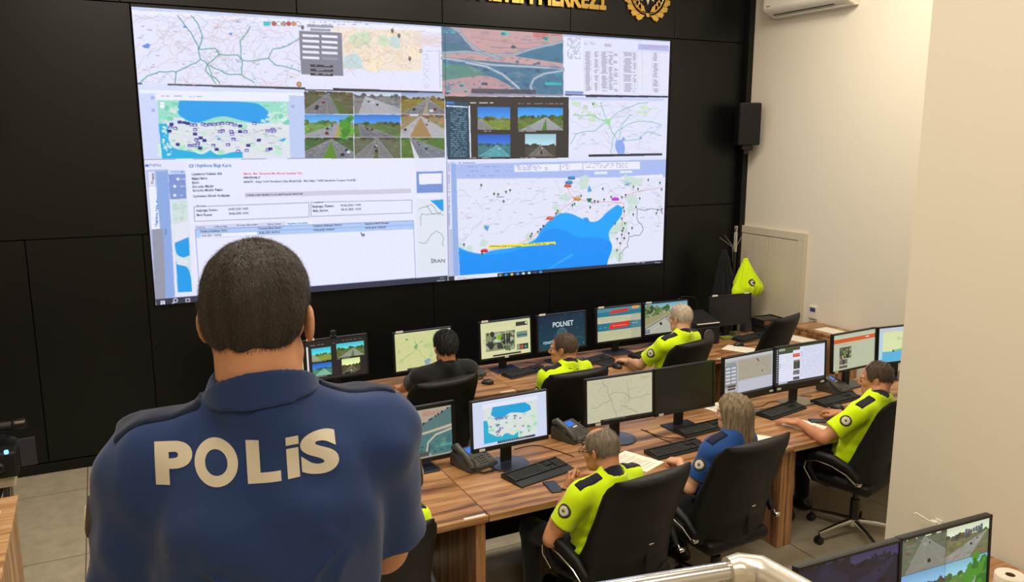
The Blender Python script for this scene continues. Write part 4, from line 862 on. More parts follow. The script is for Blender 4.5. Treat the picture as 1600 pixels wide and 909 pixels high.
# ================================================================== KEYBOARDS, MICE, TELEPHONES, PAPERS
def keyboard(x, y, rz, label, palm=False, group='keyboards on the desks', first=[None, None]):
    i = 1 if palm else 0
    if first[i] is None:
        t = thing('keyboard', label, 'keyboard', (0, 0, 0.75))
        b = MB(); dep = 0.195 if palm else 0.152; yo = -0.03 if palm else 0
        b.prism([(-dep / 2 + yo, 0.0), (dep / 2 + yo * 0 - (0.022 if palm else 0), 0.0), (dep / 2 - (0.022 if palm else 0), 0.026), (-0.07, 0.014), (-dep / 2 + yo, 0.006)], -0.222, 0.222, Matrix(((0, 0, 1), (1, 0, 0), (0, 1, 0))), (0, 0, 0.001), 0.003)
        b.build('case', 'black_plastic', t)
        k = MB(); rr = random.Random(2)
        rows = [(0.052, [1.0] * 13 + [0] + [1] * 3 + [0] + [1] * 4), (0.026, [1] * 13 + [2, .3] + [1] * 3 + [.3] + [1] * 4), (0.007, [1.5] + [1] * 12 + [1.5, .3] + [1] * 3 + [.3] + [1] * 4), (-0.012, [1.8] + [1] * 11 + [2.2, .3, -3, .3] + [1] * 4), (-0.031, [1.3] + [1] * 11 + [2.7, .3, -1, 1, -1, .3] + [1] * 4), (-0.050, [1.3, 1.2, 1.2, 6.5, 1.2, 1.2, 1.2, 1.2, .3, 1, 1, 1, .3, 2, 1, 1])]
        for ry, ws in rows:
            tot = sum(abs(v) if v else 0.5 for v in ws); u = 0.43 / tot; cx = -0.215
            for v in ws:
                wv = abs(v) if v else 0.5
                if v >= 1: k.box((cx + wv * u / 2, ry, 0.021 + (ry + 0.05) * 0.1), (wv * u - 0.0035, 0.0155 if ry < 0.05 else 0.012, 0.008), 0.0016, seg=1, rot=(R(5), 0, 0))
                cx += wv * u
        k.build('keys', 'key_plastic', t)
        first[i] = t; o = t
    else: o = copy_tree(first[i])
    o.location = (x, y, 0.75); o.rotation_euler = (0, 0, R(rz)); o['label'] = label; o['group'] = group
    return o
keyboard(2.29, 4.22, 12, 'black keyboard with a wrist rest under the country map monitor', True)
keyboard(3.30, 4.115, 3, 'black keyboard under the left hand of the woman')
keyboard(3.72, 4.35, 3, 'black keyboard in front of the switched-off middle row monitor')
keyboard(4.50, 4.385, 11, 'black keyboard under the grey map monitor, below a hand')
keyboard(5.09, 4.39, 4, 'black keyboard beside the mouse of the man at the right')
keyboard(3.25, 6.19, 13, 'black keyboard in front of the news page monitor')
keyboard(3.97, 6.23, 12, 'black keyboard in front of the POLNET monitor')
keyboard(4.60, 6.21, 13, 'black keyboard below the red and teal slides')
keyboard(5.93, 6.26, 10, 'black keyboard in front of the switched-off far row monitor')
def mouse(x, y, rz, label, first=[None]):
    if first[0] is None:
        t = thing('computer_mouse', label, 'mouse', (0, 0, 0.75)); bm_ = bmesh.new(); bmesh.ops.create_uvsphere(bm_, u_segments=20, v_segments=14, radius=1.0)
        for v in bm_.verts: v.co = Vector((v.co.x * 0.031 * (1 - 0.12 * v.co.y), v.co.y * 0.054, max(v.co.z, -0.25) * (0.034 - 0.006 * v.co.y) + 0.0085))
        m = MB(); m._merge(bm_); m.build('shell', 'black_plastic', t, True)
        MB().lathe([(0, -0.003), (0.007, -0.003), (0.007, 0.003), (0, 0.003)], (0, 0.028, 0.036), 12, (0, PI / 2, 0)).build('scroll_wheel', 'grey_plastic', t)
        first[0] = t; o = t
    else: o = copy_tree(first[0])
    o.location = (x, y, 0.75); o.rotation_euler = (0, 0, R(rz)); o['label'] = label; o['group'] = 'computer mice'
    return o
mouse(1.955, 6.19, 12, 'black mouse left of the man in the black shirt'); mouse(2.81, 6.05, 60, 'black mouse right of the black-shirted man, near the desk edge'); mouse(4.06, 5.96, 20, 'black mouse beside the hand of the white-haired man')
mouse(5.60, 6.08, 70, 'black mouse left of the far right keyboard'); mouse(3.94, 4.20, 10, 'black mouse behind the long-haired woman'); mouse(4.93, 4.24, 25, 'black mouse under the right-hand man\'s hand')
emit('phone_lcd', rgb(40, 120, 230), 1.0)
def phone(x, y, rz, label, first=[None]):
    if first[0] is None:
        t = thing('desk_telephone', label, 'telephone', (0, 0, 0.75))
        MB().prism([(-0.11, 0.0), (0.10, 0.0), (0.10, 0.085), (0.085, 0.09), (-0.11, 0.022)], -0.10, 0.13, Matrix(((0, 0, 1), (1, 0, 0), (0, 1, 0))), (0, 0, 0), 0.005).build('base', 'phone_plastic', t)
        S = Matrix.Translation((0, 0, 0.058)) @ Matrix.Rotation(math.atan2(0.068, 0.195), 4, 'X')
        def put(m):
            for v in m.bm.verts: v.co = S @ v.co
            return m
        put(MB().box((0.04, 0.055, 0.002), (0.085, 0.05, 0.004), 0.001, seg=1)).build('display', 'phone_lcd', t)
        k = MB()
        for i in range(3):
            for j in range(4): k.box((0.015 + i * 0.026, -0.02 - j * 0.02, 0.003), (0.018, 0.012, 0.008), 0.002, seg=1)
        for j in range(6): k.box((-0.015, 0.07 - j * 0.02, 0.003), (0.010, 0.010, 0.006), 0.001, seg=1); k.box((0.105, 0.07 - j * 0.024, 0.003), (0.014, 0.010, 0.006), 0.001, seg=1)
        put(k).build('buttons', 'grey_plastic', t)
        put(MB().box((0.06, 0.012, 0.002), (0.04, 0.012, 0.004))).build('name_tag', 'label_white', t)
        hs = MB(); hs.tube([(-0.07, -0.10, 0.034), (-0.07, -0.085, 0.052), (-0.07, 0.0, 0.072), (-0.07, 0.085, 0.072), (-0.07, 0.10, 0.05)], [0.024, 0.026, 0.019, 0.026, 0.024], 14)
        for v in hs.bm.verts: v.co = S @ (v.co - Vector((0, 0, 0.034)))
        hs.build('handset', 'phone_plastic', t, True)
        MB().tube([(-0.07, -0.12, 0.02), (-0.04, -0.16, 0.008), (0.03, -0.175, 0.008), (0.07, -0.13, 0.008), (0.06, -0.10, 0.014)], 0.006, 10).build('cord', 'cable', t, True)
        first[0] = t; o = t
    else: o = copy_tree(first[0])
    o.location = (x, y, 0.75); o.rotation_euler = (0, 0, R(rz)); o['label'] = label; o['group'] = 'desk telephones'
    return o
phone(1.98, 4.51, 16, 'grey desk telephone between the aerial picture and country map monitors'); phone(2.79, 4.64, 20, 'grey desk telephone left of the beige map monitor'); phone(5.28, 4.60, 14, 'dark desk telephone under the orange band monitor'); phone(2.76, 6.36, 14, 'grey desk telephone right of the man in the black shirt')
def sheet(name, x, y, rz, label, sx=0.21, sy=0.297, z=0.7505, lines=True, seed=1):
    t = thing(name, label, 'paper', (x, y, z), R(rz))
    MB().box((0, 0, 0.0006), (sx, sy, 0.0012)).build('page', 'paper', t)
    if lines:
        r = random.Random(seed); k = MB(); yy = sy / 2 - 0.03
        while yy > -sy / 2 + 0.03:
            if r.random() < 0.75: k.box((-0.01 + r.uniform(-.01, 0), yy, 0.0014), (sx * r.uniform(0.5, 0.8), 0.0025, 0.0004))
            yy -= 0.012
        k.build('print', 'grey_plastic', t)
    return t
sheet('document', 2.95, 4.09, 22, 'printed white sheet right of the seated man with glasses'); sheet('document', 5.52, 5.98, 30, 'blank white sheet in front of the empty far row chair', lines=False)
sheet('document', 4.16, 4.62, 12, 'white sheet under the grey map monitor', seed=3); sheet('document', 4.43, 4.06, 14, 'white sheet under the forearm of the man at the right', seed=4); sheet('document', 3.95, 3.98, 40, 'white sheet behind the shoulder of the long-haired woman', lines=False)
sheet('document', 6.35, 6.02, 10, 'white sheet beside the low cabinet, behind the empty chair', lines=False)
def smartphone(x, y, rz, label):
    t = thing('smartphone', label, 'phone', (x, y, 0.75), R(rz), 'smartphones')
    MB().box((0, 0, 0.0045), (0.078, 0.16, 0.009), 0.004).build('case', 'black_plastic', t); MB().box((0, 0, 0.0092), (0.068, 0.146, 0.001), 0.0004, seg=1).build('glass', 'satin_stand', t)
    return t
smartphone(2.275, 3.98, -8, 'black smartphone by the desk edge beside the seated man with glasses'); smartphone(4.60, 4.10, 62, 'black smartphone between the forearms of the man at the right'); smartphone(3.62, 6.00, -20, 'blue-lit smartphone near the yellow shoulder, far row')
# notepad and green folder near the far right keyboard, card holder near the man with glasses
t = thing('tablet', 'dark tablet lying below the POLNET monitor', 'tablet', (4.08, 6.10, 0.75), R(10)); MB().box((0, 0, 0.005), (0.22, 0.15, 0.01), 0.004).build('case', 'black_plastic', t)
pm('olive_card', rgb(120, 126, 40), 0.6)
t = thing('folder', 'olive green folder leaning behind the far right keyboard', 'folder', (5.70, 6.37, 0.75), R(-5)); MB().box((0, 0, 0.01), (0.13, 0.10, 0.02), 0.002).build('cover', 'olive_card', t)
t = thing('calculator', 'small dark calculator stand behind the man with glasses', 'calculator', (2.83, 4.38, 0.75), R(25)); MB().prism([(-0.06, 0), (0.07, 0), (0.07, 0.045), (-0.06, 0.012)], -0.06, 0.06, Matrix(((0, 0, 1), (1, 0, 0), (0, 1, 0))), (0, 0, 0), 0.003).build('body', 'phone_plastic', t)
k = MB()
for i in range(4):
    for j in range(4): k.box((-0.035 + i * 0.023, -0.045 + j * 0.022, 0.018 + 0.0055 * j + 0.004), (0.016, 0.014, 0.006), 0.001, seg=1)
k.build('buttons', 'grey_plastic', t)
# cables lying on the desks
def cable(pts, label, r=0.0028, group='loose cables on the desks'):
    P = [Vector(p) for p in pts]; Q = []
    for i in range(len(P) - 1):
        p0, p1, p2, p3 = P[max(i - 1, 0)], P[i], P[i + 1], P[min(i + 2, len(P) - 1)]
        for s in range(8):
            u = s / 8; Q.append(0.5 * ((2 * p1) + (p2 - p0) * u + (2 * p0 - 5 * p1 + 4 * p2 - p3) * u * u + (3 * p1 - p0 - 3 * p2 + p3) * u ** 3))
    Q.append(P[-1])
    o = MB().tube(Q, r, 8).build('cable', 'cable', None, True); tag(o, label, 'cable', group); return o
zt = 0.7535
cable([(3.32, 4.55, zt), (3.36, 4.36, zt), (3.46, 4.28, zt), (3.60, 4.12, zt), (3.80, 4.16, zt)], 'thin black cable curving between the two keyboards before the woman')
cable([(3.34, 4.52, zt), (3.33, 4.38, zt), (3.36, 4.22, zt)], 'short black cable running to the keyboard left of the woman')
cable([(2.34, 4.62, zt), (2.50, 4.62, zt), (2.58, 4.47, zt), (2.63, 4.33, zt)], 'thin black cable behind the wrist rest keyboard')
cable([(4.30, 4.62, zt), (4.44, 4.55, zt), (4.60, 4.60, zt), (4.74, 4.55, zt), (4.84, 4.63, zt), (5.0, 4.56, zt)], 'tangled black cable under the white documents monitor')
cable([(3.40, 6.50, zt), (3.50, 6.42, zt), (3.64, 6.44, zt), (3.72, 6.30, zt), (3.80, 6.36, zt)], 'black cable between the news page and POLNET monitors')
cable([(4.52, 6.50, zt), (4.66, 6.44, zt), (4.80, 6.50, zt), (4.90, 6.40, zt)], 'black cable under the motorway monitor')
cable([(5.20, 6.46, zt), (5.26, 6.35, zt), (5.38, 6.38, zt), (5.52, 6.48, zt)], 'black cable left of the switched-off far row monitor')

# ================================================================== CHAIRS
def loft(rings):
    n = len(rings[0]); V = np.concatenate(rings); F = []
    for i in range(len(rings) - 1):
        for k in range(n): F.append((i * n + k, i * n + (k + 1) % n, (i + 1) * n + (k + 1) % n, (i + 1) * n + k))
    return V, F
def chair_back(top):
    zs = np.linspace(0.44, top, 30); rings = []
    for i, z in enumerate(zs):
        t = (z - 0.44) / (top - 0.44)
        w_ = np.interp(t, [0, .06, .2, .42, .66, .9, .97, 1], [.21, .275, .322, .292, .284, .284, .276, .260]); th = np.interp(t, [0, .05, .3, .9, 1], [.04, .085, .10, .075, .05])
        yc = np.interp(t, [0, .25, .5, .8, 1], [-.165, -.17, -.215, -.29, -.345])
        a = np.linspace(0, 2 * PI, 44, endpoint=False); c, s = np.cos(a), np.sin(a)
        x = w_ * np.sign(c) * np.abs(c) ** 0.42; y = th / 2 * np.sign(s) * np.abs(s) ** 0.55 + yc + 0.095 * (x / 0.30) ** 2
        rings.append(np.stack([x, y, np.full_like(x, z) - 0.012 * (x / 0.28) ** 2 * t * 0 + 0], 1))
    e = rings[-1].copy(); e[:, 1] = (e[:, 1] - e[:, 1].mean()) * 0.55 + e[:, 1].mean(); e[:, 2] += 0.018; e[:, 0] *= 0.985
    rings.append(e); q = e.copy(); q[:, 1] = (q[:, 1] - (q[:, 1].mean())) * 0.05 + q[:, 1].mean(); q[:, 2] += 0.005; q[:, 0] *= 0.97; rings.append(q)
    b = rings[0].copy(); b[:, 0] *= 0.8; b[:, 1] = (b[:, 1] - b[:, 1].mean()) * 0.1 + b[:, 1].mean(); b[:, 2] -= 0.012; rings.insert(0, b)
    V, F = loft(rings); n = 44
    F2 = [tuple(range(n))[::-1], tuple(range(len(V) - n, len(V)))]
    return V, F, F2
def make_chair(label, top=1.10):
    t = thing('office_chair', label, 'chair')
    V, F, F2 = chair_back(top)
    me = bpy.data.meshes.new('backrest'); me.from_pydata([tuple(v) for v in V], [], F + F2); me.polygons.foreach_set('use_smooth', np.ones(len(me.polygons), bool)); me.update()
    bk = link('backrest', me, 'leather', t)
    m = MB(); m.box((0.02, -0.222, 0.60), (0.006, 0.012, 0.20), 0.002, seg=1); m.build('zip_seam', 'black_gap', bk)
    m = MB(); m.box((0.02, -0.258, 0.705), (0.03, 0.010, 0.008), 0.002, seg=1); m.build('zip_pull', 'chrome', bk)
    m = MB(); m.box((0, 0.05, 0.455), (0.50, 0.50, 0.085), 0.038, seg=4); m.build('seat', 'leather', t, True)
    for s in (-1, 1):
        arm = MB(); P = [(s * 0.318, -0.14, 0.56), (s * 0.33, -0.08, 0.625), (s * 0.335, 0.02, 0.66), (s * 0.33, 0.12, 0.662), (s * 0.322, 0.20, 0.638)]
        arm.tube(P, [0.020, 0.026, 0.030, 0.030, 0.022], 12); arm.tube([(s * 0.322, 0.19, 0.643), (s * 0.318, 0.205, 0.56), (s * 0.285, 0.16, 0.46), (s * 0.22, 0.10, 0.42)], [0.021, 0.018, 0.018, 0.018], 10)
        a = arm.build('armrest', 'leather', t, True)
        ch = MB(); ch.tube([(s * 0.345, -0.15, 0.525), (s * 0.357, -0.08, 0.585), (s * 0.366, 0.02, 0.622), (s * 0.358, 0.13, 0.628), (s * 0.346, 0.215, 0.598), (s * 0.338, 0.226, 0.54), (s * 0.305, 0.19, 0.455)], 0.0045, 8); ch.box((s * 0.335, -0.16, 0.535), (0.035, 0.03, 0.02), 0.004)
        ch.build('chrome_trim', 'chrome', a, True)
    m = MB(); m.box((0, 0.02, 0.385), (0.20, 0.26, 0.05), 0.01); m.lathe([(0, 0.12), (0.03, 0.12), (0.03, 0.28), (0.018, 0.28), (0.018, 0.38), (0, 0.38)], (0, 0, 0), 16); m.tube([(0, 0.05, 0.38), (0.17, 0.08, 0.385), (0.24, 0.08, 0.375)], 0.008, 8)
    m.build('gas_column', 'black_plastic', t)
    MB().lathe([(0, 0.085), (0.045, 0.085), (0.05, 0.10), (0.042, 0.135), (0, 0.135)], (0, 0, 0), 20).build('hub', 'chrome', t, True)
    for k in range(5):
        a = 2 * PI * k / 5 + 0.3; c, s = math.cos(a), math.sin(a)
        MB().tube([(0.03 * c, 0.03 * s, 0.115), (0.16 * c, 0.16 * s, 0.105), (0.32 * c, 0.32 * s, 0.083)], [0.023, 0.018, 0.013], 10).build('base_leg', 'chrome', t, True)
        w_ = MB(); w_.tube([(0.315 * c, 0.315 * s, 0.088), (0.315 * c, 0.315 * s, 0.055)], 0.008, 8)
        for q in (-1, 1):
            w_.lathe([(0, -0.010), (0.022, -0.010), (0.028, -0.006), (0.028, 0.006), (0.022, 0.010), (0, 0.010)], (0.315 * c - 0.02 * s * q * 0.7 + 0.0, 0.315 * s + 0.02 * c * q * 0.7, 0.0285), 18, Matrix.Rotation(a, 3, 'Z') @ Matrix.Rotation(PI / 2, 3, 'X'))
        w_.build('caster', 'black_plastic', t, True)
    return t
chair_proto = []
def chair(x, y, rz, label, dz=0.0):
    if not chair_proto: chair_proto.append(make_chair(label)); o = chair_proto[0]
    else: o = copy_tree(chair_proto[0])
    o.location = (x, y, dz); o.rotation_euler = (0, 0, R(rz)); o['label'] = label; o['group'] = 'black leather office chairs'
    return o
# ================================================================== PEOPLE
skin_mats = {}
def skin(name, col):
    m = pm(name, col, 0.5, spec=0.4, bump=0.05, bscale=300, vary=0.10, vscale=14)
    p = m.node_tree.nodes['Principled BSDF']; p.inputs['Subsurface Weight'].default_value = 0.12; p.inputs['Subsurface Radius'].default_value = (0.6, 0.25, 0.12); p.inputs['Subsurface Scale'].default_value = 0.012
skin('skin_warm', rgb(198, 142, 106)); skin('skin_tan', rgb(190, 132, 96)); skin('skin_fair', rgb(212, 162, 128))
def fabric(name, col, weave=900, bump=0.10, emi=0.0):
    return pm(name, col, 0.82, spec=0.2, bump=bump, bscale=weave, sheen=0.15)
fabric('navy_polo', rgb(30, 50, 92)); fabric('navy_dark', rgb(22, 30, 54)); fabric('hi_vis', rgb(208, 240, 10)); fabric('collar_navy', rgb(27, 29, 42)); fabric('black_shirt', rgb(26, 26, 28)); fabric('royal_blue', rgb(34, 76, 140)); fabric('black_trousers', rgb(17, 17, 20))
pm('reflective', rgb(188, 178, 156), 0.45, metal=0.0, spec=0.6, bump=0.05, bscale=700)
pm('grey_print', rgb(92, 96, 70), 0.6); pm('patch_dark', rgb(60, 52, 48), 0.8); pm('patch_light', rgb(206, 200, 178), 0.8); pm('shoe_black', rgb(16, 16, 16), 0.35)
def hairmat(name, c, vary=0.35):
    pm(name, c, 0.55, spec=0.35, bump=0.5, bscale=240, vary=vary, vscale=60, stretch=(1, 1, 0.12))
hairmat('hair_brown', rgb(44, 37, 28)); hairmat('hair_black', rgb(24, 23, 25)); hairmat('hair_grey', rgb(122, 112, 96)); hairmat('hair_white', rgb(190, 176, 156), 0.2); hairmat('hair_dark_thin', rgb(78, 62, 48)); hairmat('hair_blonde', rgb(124, 108, 84), 0.55)
pm('eye_white', rgb(226, 222, 214), 0.2); pm('eye_dark', rgb(40, 28, 20), 0.1)
def V3(*a): return np.array(a, float)
def nrm(v):
    v = np.asarray(v, float); return v / max(np.linalg.norm(v), 1e-9)
class Field:
    """signed distance samples on a box of voxels; shapes are blended in one after the other"""
    def __init__(s, lo, hi, h):
        s.lo = np.array(lo, float); s.h = h
        s.n = np.ceil((np.array(hi, float) - s.lo) / h).astype(int) + 1
        s.f = np.full(s.n, 0.25, np.float32)
        s.ax = [(s.lo[i] + np.arange(s.n[i]) * h).astype(np.float32) for i in range(3)]
    def sub(s, lo, hi):
        i0 = np.clip(np.floor((np.array(lo) - s.lo) / s.h).astype(int), 0, s.n); i1 = np.clip(np.ceil((np.array(hi) - s.lo) / s.h).astype(int) + 1, 0, s.n)
        sl = tuple(slice(a, b) for a, b in zip(i0, i1))
        return sl, s.ax[0][sl[0]][:, None, None], s.ax[1][sl[1]][None, :, None], s.ax[2][sl[2]][None, None, :]
    def add(s, fn, lo, hi, k=0.02, op='u', pad=0.05):
        sl, X, Y, Z = s.sub(np.array(lo) - pad - k, np.array(hi) + pad + k)
        a = s.f[sl]
        if a.size == 0: return
        d = fn(X, Y, Z)
        if op == 'u':
            if k > 0:
                q = np.clip(0.5 + 0.5 * (a - d) / k, 0, 1); s.f[sl] = a * (1 - q) + d * q - k * q * (1 - q)
            else: s.f[sl] = np.minimum(a, d)
        elif op == 's':
            q = np.clip(0.5 - 0.5 * (a + d) / k, 0, 1); s.f[sl] = a * (1 - q) - d * q + k * q * (1 - q)
    def cone(s, a, b, r1, r2, k=0.02, op='u', flat=None):
        a, b = np.asarray(a, float), np.asarray(b, float); r = max(r1, r2); d = b - a; L = max(d @ d, 1e-12)
        def fn(X, Y, Z):
            x, y, z = X - a[0], Y - a[1], Z - a[2]
            t = np.clip((x * d[0] + y * d[1] + z * d[2]) / L, 0, 1)
            return np.sqrt((x - t * d[0]) ** 2 + (y - t * d[1]) ** 2 + (z - t * d[2]) ** 2) - (r1 + (r2 - r1) * t)
        s.add(fn, np.minimum(a, b) - r, np.maximum(a, b) + r, k, op)
    def ell(s, c, r, M=None, k=0.02, op='u'):
        c = np.asarray(c, float); r = np.asarray(r, float); M = np.eye(3) if M is None else M; R_ = r.max()
        def fn(X, Y, Z):
            x, y, z = X - c[0], Y - c[1], Z - c[2]
            q = [(M[0, i] * x + M[1, i] * y + M[2, i] * z) for i in range(3)]
            k0 = np.sqrt(sum((q[i] / r[i]) ** 2 for i in range(3))); k1 = np.sqrt(sum((q[i] / r[i] ** 2) ** 2 for i in range(3)))
            return k0 * (k0 - 1) / np.maximum(k1, 1e-6)
        s.add(fn, c - R_, c + R_, k, op)
    def keep(s, p, n):
        """cut away what lies beyond the plane through p with normal n"""
        n = nrm(n); d = (s.ax[0][:, None, None] - p[0]) * n[0] + (s.ax[1][None, :, None] - p[1]) * n[1] + (s.ax[2][None, None, :] - p[2]) * n[2]
        s.f = np.maximum(s.f, d.astype(np.float32))
    def grid(s): return s.ax[0][:, None, None], s.ax[1][None, :, None], s.ax[2][None, None, :]
    def like(s, f):
        o = Field.__new__(Field); o.lo, o.h, o.n, o.ax, o.f = s.lo, s.h, s.n, s.ax, f.astype(np.float32); return o
    def mesh(s, relax=1):
        f = s.f; ins = f < 0
        if not ins.any(): return np.zeros((0, 3)), np.zeros((0, 4), int)
        w = np.argwhere(ins); a0 = np.maximum(w.min(0) - 2, 0); a1 = np.minimum(w.max(0) + 3, s.n); f = f[a0[0]:a1[0], a0[1]:a1[1], a0[2]:a1[2]].copy(); ins = None
        f[0] = f[-1] = 0.01; f[:, 0] = f[:, -1] = 0.01; f[:, :, 0] = f[:, :, -1] = 0.01
        ins = f < 0; lo = s.lo + a0 * s.h; n = np.array(f.shape)
        c = np.zeros(n - 1, np.int8)
        for dx in (0, 1):
            for dy in (0, 1):
                for dz in (0, 1): c += ins[dx:n[0] - 1 + dx, dy:n[1] - 1 + dy, dz:n[2] - 1 + dz]
        act = (c > 0) & (c < 8); I = np.argwhere(act); idx = np.full(n - 1, -1, np.int32); idx[act] = np.arange(len(I))
        P = np.zeros((len(I), 3)); C = np.zeros((len(I), 1))
        corners = [(dx, dy, dz) for dx in (0, 1) for dy in (0, 1) for dz in (0, 1)]
        val = {q: f[I[:, 0] + q[0], I[:, 1] + q[1], I[:, 2] + q[2]] for q in corners}
        for q in corners:
            for ax in range(3):
                if q[ax]: continue
                q2 = tuple(1 if i == ax else q[i] for i in range(3)); u, v = val[q], val[q2]; m = (u < 0) != (v < 0)
                t = np.where(m, u / np.where(m, u - v, 1), 0); pt = np.tile(np.array(q, float), (len(I), 1)); pt[:, ax] = t
                P[m] += pt[m]; C[m] += 1
        V = lo + (I + P / np.maximum(C, 1)) * s.h
        Fs = []
        for ax in range(3):
            b, c_ = (ax + 1) % 3, (ax + 2) % 3; sa = [slice(None)] * 3; sb = [slice(None)] * 3; sa[ax] = slice(0, -1); sb[ax] = slice(1, None)
            A, B = ins[tuple(sa)], ins[tuple(sb)]; E_ = np.argwhere(A != B); E_ = E_[(E_[:, b] > 0) & (E_[:, c_] > 0) & (E_[:, b] < n[b] - 1) & (E_[:, c_] < n[c_] - 1)]
            fl = A[tuple(E_.T)]
            def at(db, dc):
                Q = E_.copy(); Q[:, b] += db; Q[:, c_] += dc; return idx[tuple(Q.T)]
            q = np.stack([at(-1, -1), at(0, -1), at(0, 0), at(-1, 0)], 1); q[~fl] = q[~fl][:, ::-1]; Fs.append(q)
        F = np.concatenate(Fs)
        for _ in range(relax):
            S = np.zeros_like(V); N = np.zeros((len(V), 1))
            for i in range(4):
                for j in (1, 3): np.add.at(S, F[:, i], V[F[:, (i + j) % 4]]); np.add.at(N, F[:, i], 1)
            V = V * 0.4 + 0.6 * S / np.maximum(N, 1)
        return V, F
def ik(S, W, l1, l2, pole):
    S, W = np.asarray(S, float), np.asarray(W, float); d = W - S; L = min(np.linalg.norm(d), (l1 + l2) * 0.999); u = nrm(d); W = S + u * L
    a = (l1 * l1 - l2 * l2 + L * L) / (2 * L); h = math.sqrt(max(l1 * l1 - a * a, 0)); p = np.asarray(pole, float); p = nrm(p - u * (p @ u))
    return S + u * a + p * h, W
def rot(yaw, pitch=0, roll=0): return np.array(Euler((R(pitch), R(roll), R(yaw)), 'XYZ').to_matrix())
HEADS = []
def head_shapes(F, c, M, s=1.0, k=0.012, bare=False, female=False):
    """c: middle between the ears; M columns: right, forward, up"""
    T = lambda x, y, z: c + M @ (np.array([x, y, z]) * s)
    E_ = lambda p, r, kk=k, op='u', m=M: F.ell(T(*p), np.array(r) * s, m, kk, op)
    E_((0, -0.012, 0.040), (0.0755, 0.097, 0.082), 0.02); E_((0, -0.048, 0.012), (0.069, 0.060, 0.066), 0.02); E_((0, 0.030, -0.015), (0.056, 0.066, 0.080), 0.025)
    if bare: return
    w = 0.9 if female else 1.0
    E_((0, 0.055, -0.078), (0.045 * w, 0.042, 0.036), 0.03); E_((0, 0.082, -0.100), (0.022 * w, 0.018, 0.016), 0.02)
    for q in (-1, 1):
        F.cone(T(q * 0.050 * w, -0.002, -0.052), T(q * 0.024 * w, 0.064, -0.094), 0.015 * s, 0.014 * s, 0.025)
        E_((q * 0.038, 0.068, -0.026), (0.020, 0.019, 0.016), 0.02); E_((q * 0.031, 0.100, 0.003), (0.016, 0.017, 0.0105), 0.008, 's'); E_((q * 0.031, 0.0815, 0.011), (0.013, 0.0125, 0.005), 0.004); E_((q * 0.031, 0.081, -0.006), (0.013, 0.0125, 0.004), 0.004)
        F.cone(T(q * 0.014, 0.096, 0.020), T(q * 0.046, 0.083, 0.020), 0.008 * s, 0.007 * s, 0.014)
        me = M @ np.array(Euler((R(12), 0, R(q * 24))).to_matrix()); E_((q * 0.081, -0.010, -0.006), (0.0075, 0.019, 0.032), 0.006, 'u', me); E_((q * 0.0895, -0.006, -0.004), (0.004, 0.010, 0.018), 0.006, 's', me)
    F.cone(T(0, 0.098, 0.012), T(0, 0.118, -0.032), 0.0075 * s, 0.0115 * s, 0.012); E_((0.011, 0.104, -0.037), (0.008, 0.009, 0.007), 0.008); E_((-0.011, 0.104, -0.037), (0.008, 0.009, 0.007), 0.008)
    E_((0, 0.070, -0.066), (0.030, 0.026, 0.024), 0.02); F.cone(T(-0.017, 0.092, -0.0625), T(0.017, 0.092, -0.0625), 0.0055 * s, 0.0055 * s, 0.006); F.cone(T(-0.015, 0.091, -0.0755), T(0.015, 0.091, -0.0755), 0.006 * s, 0.006 * s, 0.006); F.cone(T(-0.024, 0.100, -0.069), T(0.024, 0.100, -0.069), 0.003, 0.003, 0.004, 's')
def hand(F, wrist, fwd, up, side, curl=0.5, thumb=0.5, s=1.0, spread=0.12, fist=False):
    """wrist; fwd towards the fingers; up = back of the hand; side = +1 when the thumb lies towards fwd x up ..."""
    f = nrm(fwd); u = nrm(np.asarray(up, float) - f * (np.asarray(up, float) @ f)); t = nrm(np.cross(f, u)) * side
    Mx = np.stack([t, f, u], 1); P = lambda a, b, c: wrist + (t * a + f * b + u * c) * s
    F.ell(P(0, 0.048, 0), np.array([0.041, 0.052, 0.0155]) * s, Mx, 0.015); F.cone(P(-0.018, 0.02, 0), P(-0.026, 0.082, 0), 0.013 * s, 0.0115 * s, 0.012); F.cone(P(0.014, 0.02, 0), P(0.024, 0.085, 0), 0.015 * s, 0.0115 * s, 0.012)
    for i, (x, L, r) in enumerate(((0.030, 0.072, 0.0088), (0.010, 0.080, 0.0090), (-0.010, 0.074, 0.0086), (-0.029, 0.058, 0.0078))):
        p = P(x, 0.088 - 0.006 * abs(i - 1), 0.001); a = (0.9 if fist else 0.28) * curl * 1.2; dy = (x / 0.03) * spread
        for seg, q in ((0.45, 1.0), (0.30, 1.35 if not fist else 1.5), (0.25, 1.0 if not fist else 1.1)):
            d = (t * math.sin(dy) + f * math.cos(dy)) * math.cos(a) - u * math.sin(a); e = p + d * L * seg * s
            F.cone(p, e, r * s, r * 0.92 * s, 0.004); p = e; r *= 0.93; a += (1.05 if fist else 0.62) * curl * q
    p0 = P(0.030, 0.022, -0.004); p1 = P(0.056, 0.052, -0.012 - 0.01 * thumb); p2 = P(0.060 - 0.012 * thumb, 0.082, -0.020 - 0.012 * thumb); p3 = P(0.054 - 0.022 * thumb, 0.106, -0.024 - 0.014 * thumb)
    F.cone(p0, p1, 0.0145 * s, 0.0115 * s, 0.010); F.cone(p1, p2, 0.0108 * s, 0.0095 * s, 0.004); F.cone(p2, p3, 0.0095 * s, 0.0078 * s, 0.004)
def wrinkle(X, Y, Z, seed, amp):
    g = np.random.default_rng(seed); a = np.zeros(np.broadcast(X, Y, Z).shape, np.float32)
    for i in range(7):
        d = g.normal(0, 1, 3); d[2] *= 0.6; d = nrm(d) * g.uniform(20, 75); a += (np.sin(d[0] * X + d[1] * Y + d[2] * Z + g.uniform(0, 6)) * np.sin(0.4 * d[1] * X - 0.3 * d[0] * Z + 9 * Y + g.uniform(0, 6))).astype(np.float32)
    return a * (amp / 3)
